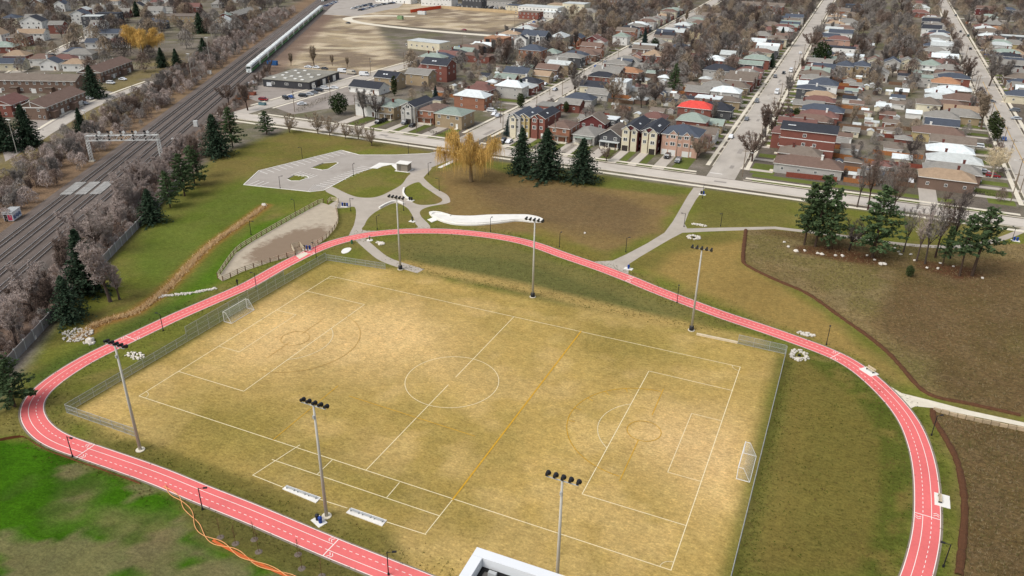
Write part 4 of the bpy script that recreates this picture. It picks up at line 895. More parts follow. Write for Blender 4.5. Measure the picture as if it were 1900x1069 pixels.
for i, nn in enumerate(TRK):
    root = rail_obj('railway_track', None, None, RT(nn, 0)); root['kind'] = 'structure'
    for s in (-.75, .75):
        q = MB(); q.box(s-.05, s+.05, -120, 1300, .50, .66); obj('rail', q.mesh('rail', m_rail), root)
    V = []; F = []
    for k, t in enumerate(np.arange(-60, 430, .72)):
        x0, x1, y0, y1, z0, z1 = -1.3, 1.3, t-.13, t+.13, .43, .50; B0 = len(V)
        V += [(x0, y0, z0), (x1, y0, z0), (x1, y1, z0), (x0, y1, z0), (x0, y0, z1), (x1, y0, z1), (x1, y1, z1), (x0, y1, z1)]
        F += [(B0+4, B0+5, B0+6, B0+7), (B0, B0+1, B0+5, B0+4), (B0+1, B0+2, B0+6, B0+5), (B0+2, B0+3, B0+7, B0+6), (B0+3, B0, B0+4, B0+7)]
    so = obj('sleepers', npmesh('sleepers', V, F, m_sleeper), root); so['kind'] = 'stuff'
# crossing panels
m_panel = mat('crossing_concrete', S(166, 164, 158), var=.14, scale=.7, stain=.4, rnd=.08)
root = rail_obj('track_crossing', None, None, RT(0, 0)); root['kind'] = 'structure'
for nn in TRK[:3]:
    for k in range(5):
        for a, c in ((-.68, .68), (-1.7, -.82), (.82, 1.7)):
            q = MB(); q.box(nn+a, nn+c, 118.5+k*2.6, 120.95+k*2.6, .45, .63); obj('panel', q.mesh('crossing_panel', m_panel), root)
def rthing(name, label, cat, n, t, rz=0, group=None): return thing(name, label, cat, RT(n, t), RAILZ+rz, group)
# signal gantry
r = rthing('signal_gantry', 'white lattice signal gantry spanning the railway tracks', 'gantry', -126.5, 158)
SP = 25.0; H0_, H1_ = 7.7, 9.5
def lattice(label_me, bars, rad): 
    q = MB()
    for a, c in bars: q.bar(a, c, rad, n=4)
    return q.mesh(label_me, m_galv2)
m_galv2 = mat('pale_painted_steel', S(226, 226, 220), rough=.5, var=.06)
bars = []
for y in (-.6, .6):
    for z in (H0_, H1_): bars.append(((0, y, z), (SP, y, z)))
obj('chords', lattice('gantry_chords', bars, .11), r)
bars = []; nb = 20
for i in range(nb):
    x0, x1 = i*SP/nb, (i+1)*SP/nb
    for y in (-.6, .6): bars.append(((x0, y, H0_), (x1, y, H1_)) if i % 2 == 0 else ((x0, y, H1_), (x1, y, H0_)))
    bars.append(((x0, -.6, H1_), (x1, .6, H1_)))
obj('diagonals', lattice('gantry_diagonals', bars, .06), r)
for x in (.2, SP-.2):
    bars = []
    for dx in (-.5, .5):
        for dy in (-.5, .5): bars.append(((x+dx, dy, 0), (x+dx*.7, dy*.9, H1_)))
    for k in range(8):
        z0, z1 = k*H0_/8, (k+1)*H0_/8
        for dy in (-.5, .5): bars.append(((x-.5, dy, z0), (x+.5, dy, z1)))
        for dx in (-.5, .5): bars.append(((x+dx, -.5, z0), (x+dx, .5, z1)))
    obj('lattice_leg', lattice('gantry_leg', bars, .07), r)
    q = MB(); q.box(x-.9, x+.9, -.9, .9, 0, .4); obj('footing', q.mesh('gantry_footing', m_conc), r)
bars = [((0, -.75, H1_+1.0), (SP, -.75, H1_+1.0)), ((0, -.75, H1_+.5), (SP, -.75, H1_+.5))]+[((x, -.75, H1_), (x, -.75, H1_+1.0)) for x in np.arange(0, SP+.1, 2.5)]
obj('handrail', lattice('gantry_handrail', bars, .035), r)
for i, x in enumerate((4.2, 8.4, 12.6, 16.8, 21.0)):
    q = MB(); q.bar((x, -.8, H1_-.6), (x, -.8, H1_+1.5), .06); sgn = obj('signal_post', q.mesh('signal_post', m_black), r)
    for z in (H1_+1.6, H1_+.1, H1_-1.2):
        q = MB(); q.bar((x-.15, -.85, z), (x-.15, -.98, z), .42 if z > H1_+1 else .34, n=12); obj('signal_head', q.mesh('signal_head', m_black), sgn)
    q = MB(); q.bar((x+.5, .2, H1_+1.0), (x+.5, .45, H1_+1.0), .55, n=12); q.bar((x+.5, .3, H1_), (x+.5, .3, H1_+.6), .06); obj('signal_cage', q.mesh('signal_cage', m_galv2), sgn)
# graffiti shed, cabinets
r = rthing('relay_shed', 'small white relay shed with blue and pink graffiti beside the tracks', 'shed', -126.2, 98.5)
q = MB(); q.box(-1.3, 1.3, -2.5, 2.5, .2, 2.7); obj('wall', q.mesh('shed_wall', m_wall_w), r); q = MB(); q.box(-1.45, 1.45, -2.65, 2.65, 2.7, 2.85); obj('roof', q.mesh('shed_roof', m_galv), r)
q = MB()
rr = random.Random(9)
for k in range(9):
    y = -2.2+k*.5; z = rr.uniform(.5, .9); q.quad((1.31, y, z), (1.31, y+.46, z+.1), (1.31, y+.4, z+1.1+rr.random()*.4), (1.31, y+.05, z+1.0), k % 2)
obj('graffiti', q.mesh('shed_graffiti', [mat('blue_spray', S(96, 128, 176)), mat('grey_spray', S(70, 78, 100))]), r)
q = MB(); q.quad((-.1, -2.51, .4), (1.1, -2.51, .4), (1.1, -2.51, 2.0), (-.1, -2.51, 2.1)); obj('graffiti', q.mesh('shed_graffiti_pink', mat('pink_spray', S(216, 80, 110))), r)
q = MB(); q.box(-1.1, -.25, -2.53, -2.505, .2, 2.2); obj('door', q.mesh('shed_door', m_dark), r)
for lab, x, y, sz in (('tall grey signal cabinet on the embankment behind the spruces', 364, 236, (1.6, 1.2, 2.6)), ('low white equipment box beside the gantry leg', 325, 261, (2.4, 1, .9)), ('white cabinet beside the far rails near the lamp pole', 370, 148, (2.2, 1.4, 1.6)), ('second white cabinet beside the far rails, nearer the train', 389, 138, (2.0, 1.4, 1.8))):
    g = G(x, y); r = thing('signal_cabinet', lab, 'cabinet', (g.x, g.y, 0), RAILZ, 'trackside cabinets'); q = MB(); q.box(-sz[0]/2, sz[0]/2, -sz[1]/2, sz[1]/2, .25, sz[2]); obj('body', q.mesh('cabinet_body', m_galv2), r)
    q = MB(); q.box(-sz[0]/2-.08, sz[0]/2+.08, -sz[1]/2-.08, sz[1]/2+.08, sz[2], sz[2]+.1); obj('lid', q.mesh('cabinet_lid', m_galv2), r); q = MB(); q.box(-sz[0]/2+.1, sz[0]/2-.1, -sz[1]/2+.1, sz[1]/2-.1, 0, .25); obj('base', q.mesh('cabinet_base', m_conc), r)
# noise wall
r = rthing('noise_wall', 'long grey noise wall between the railway thicket and the park', 'wall', -87.5, -5)
q = MB(); q.box(-.08, .08, 0, 3.9, 0, 2.3); wp = q.mesh('noise_panel', mat('noise_wall_panel', S(142, 138, 136), var=.15, scale=.8, rnd=.08, stain=.3)); q = MB(); q.box(-.14, .14, -.12, .12, 0, 2.5); wq = q.mesh('noise_post', m_galv)
for k in range(34):
    obj('panel', wp, r, (.12*math.sin(k*.3), k*4.0+.05, 0)); obj('post', wq, r, (.12*math.sin(k*.3), k*4.0-.02, 0))

# trains
m_tgreen = mat('train_green', S(30, 132, 54), rough=.35, var=.05, spec=.4); m_twhite = mat('train_white', S(246, 250, 244), rough=.35, var=.03, spec=.4); m_tdark = mat('train_dark_window', S(30, 44, 38), rough=.2, spec=.5)
m_tpale = mat('train_pale_green', S(170, 214, 168), rough=.4, var=.04)
CL = 25.6
def coach_parts():
    q = MB(); w_ = 1.48; prof = [(-w_, .95), (-w_, 4.15), (-1.15, 4.78), (1.15, 4.78), (w_, 4.15), (w_, .95)]
    for y0, y1, sc0, sc1 in ((0, 2.2, .93, 1), (2.2, CL-2.2, 1, 1), (CL-2.2, CL, 1, .93)):
        for (a, c) in zip(prof, prof[1:]):
            f = lambda p, s, y: (p[0]*s, y, .95+(p[1]-.95)*(.97 if s < 1 else 1)); q.quad(f(c, sc0, y0), f(a, sc0, y0), f(a, sc1, y1), f(c, sc1, y1))
    for y, s in ((0, 1), (CL, -1)):
        vs = [(p[0]*.93, y, .95+(p[1]-.95)*.97) for p in prof]; q.add(vs, [tuple(range(6)) if s > 0 else tuple(range(5, -1, -1))])
    body = q.mesh('coach_body', m_twhite)
    q = MB()
    for s in (-1, 1):
        x = s*1.495; 
        def pan(y0, y1, z0, z1, d=0): 
            vs = [(x, y0, z0), (x, y1, z0), (x, y1-d, z1), (x, y0+d, z1)]; q.quad(*(vs if s > 0 else vs[::-1]))
        pan(2.3, CL-2.3, 1.0, 2.9)
    green = q.mesh('coach_green_band', m_tgreen)
    q = MB()
    for s in (-1, 1):
        x = s*1.505
        for k in range(8):
            y = 3.2+k*2.45
            for z0, z1 in ((2.02, 2.72), (3.15, 3.85)):
                vs = [(x, y, z0), (x, y+1.9, z0), (x, y+1.9, z1), (x, y, z1)]; q.quad(*(vs if s > 0 else vs[::-1]))
    wins = q.mesh('coach_windows', m_tdark)
    q = MB()
    for s in (-1, 1):
        x = s*1.51
        for y in (1.0, CL-2.3): vs = [(x*.97, y, 1.0), (x*.97, y+1.3, 1.0), (x*.97, y+1.3, 3.0), (x*.97, y, 3.0)]; q.quad(*(vs if s > 0 else vs[::-1]))
    doors = q.mesh('coach_doors', m_tgreen)
    q = MB()
    for y in (3.5, CL-3.5):
        q.box(-1.2, 1.2, y-1.6, y+1.6, .66, .95)
    bog = q.mesh('coach_bogies', m_black)
    q = MB()
    for y in (4, 9, 16, 21): q.box(-.6, .6, y-.9, y+.9, 4.79, 4.95)
    vents = q.mesh('coach_roof_vents', m_galv2)
    return (('body', body), ('green_band', green), ('window_row', wins), ('door', doors), ('bogie', bog), ('roof_vent', vents))
CP = coach_parts()
q = MB(); q.box(-1.2, 1.2, -.06, -.01, 2.9, 3.9); q.box(-.5, .5, -.05, -.01, 1.3, 1.7); cab_w = q.mesh('cab_window', m_tdark)
q = MB(); q.box(-1.3, 1.3, -.35, 0, .75, 1.25); cab_p = q.mesh('cab_plough', m_twhite)
def train(desc, group, nn, t0, n, cab=True):
    for k in range(n):
        lab = ('leading cab coach of the '+desc) if k == 0 else f'{ordw(k+1)} coach of the '+desc
        r = thing('train_coach', lab, 'train', RT(nn, t0+k*(CL+.7), 0), RAILZ, group)
        for nm, me in CP: obj(nm, me, r)
        if k == 0: obj('cab_window', cab_w, r); obj('snow_plough', cab_p, r)
train('long green and white commuter train', 'coaches of the long train', TRK[3], 334, 13)
train('second commuter train on the far rails', 'coaches of the second train', TRK[1], 760, 3)

# ================================================================== HOUSES
RC = dict(slate=(82, 88, 98), charcoal=(62, 64, 70), grey=(146, 142, 134), greybrown=(128, 116, 104), brown=(126, 104, 92), redbrown=(128, 94, 86), tan=(172, 148, 122), green=(152, 164, 152), white=(226, 232, 230), red=(228, 86, 76), orange=(174, 130, 98), pale=(200, 204, 200))
WC = dict(red=(138, 88, 76), brown=(130, 108, 94), tan=(172, 152, 122), orange=(164, 116, 92), white=(238, 236, 228), cream=(224, 214, 186), grey=(192, 188, 180), dark=(88, 88, 90), yellow=(204, 184, 134), pink=(202, 164, 144), wine=(112, 60, 58))
RW = dict(slate='slate', charcoal='charcoal', grey='grey', greybrown='taupe', brown='brown', redbrown='reddish', tan='tan', green='green-grey', white='white', red='bright red', orange='orange-brown', pale='pale grey')
WW = dict(red='red brick', brown='brown brick', tan='tan brick', orange='orange brick', white='white', cream='cream', grey='grey-sided', dark='dark grey', yellow='yellow brick', pink='pink brick', wine='dark red')
def rmat(k): return mat('shingles_'+k, S(*RC[k]), var=.16, scale=.9, fine=.14, rnd=.08, streak=(1, 1, 2.5), stain=.25)
def wmat(k): return mat('wall_'+k, S(*WC[k]), var=.10, scale=.8, fine=.10, rnd=.07, stain=.2)
m_trim = mat('white_trim', S(240, 238, 230), var=.05)
m_gar = mat('garage_door_white', S(236, 234, 226), var=.05, streak=(.3, .3, 6), scale=1); m_gard = mat('garage_door_dark', S(64, 58, 54), var=.1)
m_soffit = m_trim
q = MB()
for a in ((-.5, -.4, 0, 1), (.4, .5, 0, 1), (-.4, .4, 0, .1), (-.4, .4, .9, 1), (-.035, .035, .1, .9)): q.box(a[0], a[1], -.07, .0, a[2], a[3])
q.quad((-.4, -.03, .1), (.4, -.03, .1), (.4, -.03, .9), (-.4, -.03, .9), 1); WIN = q.mesh('window', [m_trim, m_glass])
q = MB(); q.box(-.5, .5, -.05, 0, 0, 1); DOOR = [q.mesh('door', m_trim)]; q = MB(); q.box(-.5, .5, -.05, 0, 0, 1); DOOR.append(q.mesh('door', mat('brown_door', S(96, 62, 46))))
q = MB(); q.box(-.5, .5, -.06, 0, 0, 1); GD = [q.mesh('garage_door', m_gar)]; q = MB(); q.box(-.5, .5, -.06, 0, 0, 1); GD.append(q.mesh('garage_door', m_gard))
q = MB(); q.box(-.4, .4, -.55, .55, 0, .12); q.quad((-.32, -.47, .125), (.32, -.47, .125), (.32, .47, .125), (-.32, .47, .125), 1); SKY = q.mesh('skylight', [m_trim, mat('skylight_glass', S(226, 232, 236), rough=.15)])
q = MB(); q.box(-.38, .38, -.38, .38, 0, 1); q.box(-.46, .46, -.46, .46, 1, 1.08); CHR = q.mesh('chimney', mat('chimney_brick', S(110, 66, 58), var=.15)); q = MB(); q.box(-.38, .38, -.38, .38, 0, 1); q.box(-.46, .46, -.46, .46, 1, 1.08); CHW = q.mesh('chimney', m_trim)
q = MB(); q.box(-.5, .5, -.5, .5, 0, 1); STEP = q.mesh('steps', m_conc)
q = MB(); q.bar((0, 0, 0), (0, 0, .5), .1, n=6); VENT = q.mesh('roof_vent', m_black)
HOUSES = []
def roof_mesh(w_, d, h, kind, pitch, m, ridge=None, o=.45, m2=None):
    """hip / gable / flat roof over a w x d plan at eave height h; ridge runs along 'x' or 'y'"""
    b = MB(); x, y = w_/2+o, d/2+o; th = .2
    if kind == 'flat':
        b.box(-w_/2-.12, w_/2+.12, -d/2-.12, d/2+.12, h, h+.35); b.v[-8:] = b.v[-8:]
        b.box(-w_/2+.2, w_/2-.2, -d/2+.2, d/2-.2, h+.351, h+.36); return b.mesh('roof', [m]), h+.35
    if ridge is None: ridge = 'x' if w_ >= d else 'y'
    sx = min(x, y); rise = sx*pitch if kind == 'hip' else (y if ridge == 'x' else x)*pitch; Z = h+rise
    e = [(-x, -y), (x, -y), (x, y), (-x, y)]
    if kind == 'hip':
        k = abs(x-y); R1, R2q = ((-k, 0), (k, 0)) if x >= y else ((0, -k), (0, k))
    else: R1, R2q = ((-x, 0), (x, 0)) if ridge == 'x' else ((0, -y), (0, y))
    v = [(p[0], p[1], h) for p in e]+[(R1[0], R1[1], Z), (R2q[0], R2q[1], Z)]
    along_x = (x >= y) if kind == 'hip' else ridge == 'x'
    f = [(0, 1, 5, 4), (2, 3, 4, 5), (1, 2, 5), (3, 0, 4)] if along_x else [(1, 2, 5, 4), (3, 0, 4, 5), (0, 1, 4), (2, 3, 5)]
    if kind == 'gable':
        f2 = f[:2]; b.add(v, f2, 0)
        v2 = [(p[0], p[1], p[2]-th) for p in v]; b.add(v2, [t[::-1] for t in f2], 1)
        rim = [(0, 1), (2, 3), (1, 5), (5, 2), (3, 4), (4, 0)] if along_x else [(1, 2), (3, 0), (0, 4), (4, 1), (2, 5), (5, 3)]
        for a, c in rim: b.quad(v2[a], v2[c], v[c], v[a], 1)
    else:
        b.add(v, f, 0)
        for i in range(4): a, c = v[i], v[(i+1) % 4]; b.quad((a[0], a[1], h-th), (c[0], c[1], h-th), c, a, 1)
        b.quad(*[(p[0], p[1], h-th) for p in e[::-1]], 1)
    return b.mesh('roof', [m, m2 or m_soffit]), Z
def wall_mesh(w_, d, h, kind, pitch, m, ridge=None, o=.45):
    b = MB(); b.box(-w_/2, w_/2, -d/2, d/2, 0, h-.02)
    if kind == 'gable':
        if ridge is None: ridge = 'x' if w_ >= d else 'y'
        if ridge == 'x':
            r_ = (d/2)*pitch
            for s in (-1, 1): t = [(s*w_/2, -d/2, h-.02), (s*w_/2, d/2, h-.02), (s*w_/2, 0, h+r_-.1)]; b.add(t, [(0, 1, 2) if s > 0 else (2, 1, 0)])
        else:
            r_ = (w_/2)*pitch
            for s in (-1, 1): t = [(-w_/2, s*d/2, h-.02), (w_/2, s*d/2, h-.02), (0, s*d/2, h+r_-.1)]; b.add(t, [(0, 1, 2) if s < 0 else (2, 1, 0)])
    return b.mesh('wall', m)
def house(x, y, rz, w_, d, h, kind, rk, wk, pitch=.5, ridge=None, near=True, chim=None, gables=(), porch=None, garage=0, gcol=0, sky=0, row=None, label=None, cat='house', name='house', rnd=None, storeys=None, win=True, bays='', o=.45):
    rr = rnd or random.Random(int(x*13+y*7)); st = storeys or max(1, round(h/2.9))
    r = obj(name, None, None, (x, y, 0), rz); r.empty_display_size = .3
    obj('wall', wall_mesh(w_, d, h, kind, pitch, wmat(wk), ridge, o), r)
    me, Z = roof_mesh(w_, d, h, kind, pitch, rmat(rk), ridge, o); rf = obj('roof', me, r)
    if win:
        # windows face by face: front (-y), back, sides; all share one mesh
        def wrow(side, n, z, ww, wh, off=0):
            L = w_ if side in 'fb' else d
            for i in range(n):
                u_ = (i+.5)/n*L-L/2+off
                if side == 'f': p, a = (u_, -d/2-.002, z), 0
                elif side == 'b': p, a = (u_, d/2+.002, z), math.pi
                elif side == 'r': p, a = (w_/2+.002, u_, z), math.pi/2
                else: p, a = (-w_/2-.002, u_, z), -math.pi/2
                obj('window', WIN, r, p, a, (ww, 1, wh))
        hs_ = h/st
        for s_ in range(st):
            z = s_*hs_+hs_*.36
            ground = s_ == 0
            if ground and garage: pass
            else: wrow('f', max(2, int(w_/3.6)) if not ground else max(1, int(w_/4.5)), z, 1.35, min(1.35, hs_*.46), 0 if not ground else -w_*.12)
            k = max(1, int(d/5.5)); wrow('r', k, z, 1.0, min(1.1, hs_*.4)); wrow('l', k, z, 1.0, min(1.1, hs_*.4))
            if near and s_: wrow('b', max(1, int(w_/4)), z, 1.2, 1.1)
    obj('door', DOOR[rr.random() < .5], r, (w_*.32, -d/2-.002, .25), 0, (.95, 1, 2.05))
    if garage:
        gw = min(2.7, w_*.42)
        for k in range(garage): obj('garage_door', GD[gcol], r, (-w_*.5+gw*.62+k*(gw+.4), -d/2-.004, .02), 0, (gw, 1, 2.2))
    if chim: obj('chimney', CHW if chim == 'w' else CHR, rf, (rr.choice((-1, 1))*min(w_*.22, 3) if w_ >= d else .9, .5 if w_ >= d else rr.choice((-1, 1))*d*.18, h+.2), 0, (1, 1, Z-h+.7))
    if near and kind != 'flat': obj('roof_vent', VENT, rf, (w_*.1, d*.12, Z-.9 if Z-h > 1.2 else Z-.5))
    for k in range(sky):
        hz = (w_/2+o) if (ridge or ('x' if w_ >= d else 'y')) == 'y' else (d/2+o)
        ang = math.atan(pitch if kind != 'flat' else 0); sgn = 1
        if (ridge or ('x' if w_ >= d else 'y')) == 'y': p = (hz*.5, -d*.12+k*1.6, h+hz*.5*pitch+.03); e_ = (0, ang, 0)
        else: p = (-w_*.15+k*1.8, -hz*.5, h+hz*.5*pitch+.03); e_ = (ang, 0, 0)
        so = obj('skylight', SKY, rf, p); so.rotation_euler = e_
    for gxo, gw, gd, gh, gk in gables:            # bays with their own little gable roofs on the front
        bw = wall_mesh(gw, gd, gh, 'gable', .95, wmat(gk), 'y', .25); bo = obj('bay', bw, r, (gxo, -d/2-gd/2+.25, 0))
        bm_, _ = roof_mesh(gw, gd, gh, 'gable', .95, rmat(rk), 'y', .25); obj('bay_roof', bm_, bo)
        for s_ in range(1 if garage else 0, max(1, round(gh/2.9))): obj('window', WIN, bo, (0, -gd/2-.003, s_*2.9+1.0), 0, (gw*.58, 1, 1.5))
        if garage and gw > 2.8: obj('garage_door', GD[gcol], bo, (0, -gd/2-.004, .02), 0, (gw*.78, 1, 2.2))
    if porch:
        pw, pdp, pk = porch; b = MB(); b.box(-pw/2-.2, pw/2+.2, -pdp-.2, 0, 2.75, 2.95); pr = obj('porch_roof', b.mesh('porch_roof', rmat(pk)), r, (0, -d/2, 0)); b = MB(); b.box(-pw/2, pw/2, -pdp, 0, 0, .5); obj('porch_deck', b.mesh('porch_deck', m_conc), r, (0, -d/2-.003, 0))
        b = MB()
        for s_ in np.linspace(-pw/2+.15, pw/2-.15, 3): b.box(s_-.09, s_+.09, -pdp+.05, -pdp+.23, .5, 2.75)
        obj('porch_posts', b.mesh('porch_posts', m_trim), r, (0, -d/2, 0))
    if near and not garage: obj('steps', STEP, r, (w_*.32, -d/2-.7, 0), 0, (1.4, 1.3, .35))
    H = dict(o=r, x=x, y=y, w=w_, d=d, h=h, rz=rz, rk=rk, wk=wk, row=row, label=label, cat=cat, st=st, kind=kind, near=near)
    HOUSES.append(H); return H
def tower_kind(H): return 'flat-roofed house' if H['kind'] == 'flat' else 'bungalow' if H['st'] == 1 else 'house' if H['st'] == 2 else 'tall house'

# ---- front row along the park road: fx, fy = middle of the front wall's foot
def front(px, py, w_, d, h, *a, **k):
    g = G(px, py); return house(g.x, g.y+d/2, 0, w_, d, h, *a, **k)
front(680, 216, 11.5, 13, 5.8, 'gable', 'grey', 'white', .35, ridge='x', garage=2, gcol=0, label='white two-storey house with a grey roof and white garage doors by the bare tree')
front(718, 222, 7.6, 14, 5.8, 'hip', 'green', 'tan', .38, porch=(6.5, 1.8, 'grey'), chim='r', label='tan brick house with a green-grey roof and enclosed porch')
front(758, 229, 6.6, 16, 7.6, 'gable', 'charcoal', 'grey', .5, ridge='y', garage=1, gcol=1, gables=((.6, 3.2, 1.2, 7.4, 'grey'), (-2.3, 1.8, 1.0, 5.6, 'grey')), label='narrow grey stone house with a steep dark gable and dark garage')
front(790, 230, 8.2, 14, 5.9, 'hip', 'brown', 'orange', .36, porch=(7, 1.5, 'brown'), label='orange brick house with a brown roof and a dark shaded porch')
front(832, 238, 13, 12, 6.0, 'hip', 'green', 'tan', .32, label='wide tan brick semi-detached house with a pale green roof beside the willow')
front(954, 255, 5.2, 15, 8.6, 'gable', 'slate', 'grey', .5, ridge='y', garage=1, gcol=1, gables=((-.4, 2.6, 1.0, 8.2, 'cream'),), label='narrow grey house with a slate roof behind the small spruce')
front(971, 255, 5.2, 15, 8.6, 'gable', 'slate', 'yellow', .5, ridge='y', garage=1, gcol=1, sky=1, gables=((-.4, 2.6, 1.0, 8.4, 'yellow'),), label='narrow tan stone house next to the vivid red brick house')
front(997, 257, 6.2, 16, 8.6, 'gable', 'charcoal', 'red', .5, ridge='y', garage=1, gcol=1, sky=1, gables=((-1.2, 2.8, 1.0, 8.4, 'red'),), label='vivid red brick narrow house with a charcoal roof and dark garage')
front(1037, 264, 8.6, 11, 6.0, 'hip', 'brown', 'orange', .4, porch=(7.5, 1.8, 'greybrown'), label='orange brick two-storey house with a brown hip roof and white porch')
front(1082, 268, 9.2, 13, 3.8, 'hip', 'grey', 'grey', .4, porch=(7, 1.6, 'green'), label='low grey house with a green awning behind the spruces')
front(1097, 252, 11, 9, 5.5, 'gable', 'greybrown', 'wine', .55, ridge='y', label='broad dark red gabled house behind the green awning house')
front(1131, 275, 8.4, 13, 5.0, 'gable', 'greybrown', 'dark', .62, ridge='y', porch=(7.6, 2.0, 'pale'), label='dark grey gabled cottage with a white veranda')
front(1167, 280, 6.4, 18, 8.6, 'gable', 'charcoal', 'wine', .5, ridge='y', garage=1, gcol=1, sky=1, gables=((-1.6, 3.0, 1.2, 8.4, 'cream'), (1.6, 2.4, .7, 8.0, 'cream')), label='tall narrow semi with cream bays, next to the dark gabled cottage')
front(1202, 285, 6.4, 18, 8.6, 'gable', 'charcoal', 'wine', .5, ridge='y', garage=1, gcol=1, sky=2, gables=((1.6, 3.0, 1.2, 8.4, 'cream'), (-1.6, 2.4, .7, 8.0, 'cream')), label='tall narrow semi with cream bays, next to the pink brick house')
front(1258, 290, 14, 13, 8.2, 'hip', 'slate', 'pink', .42, garage=2, gcol=0, gables=((-2.6, 3.6, .5, 8.0, 'pink'), (2.6, 3.2, .5, 8.0, 'pink')), label='wide pink brick house with arched gables and two white garages')

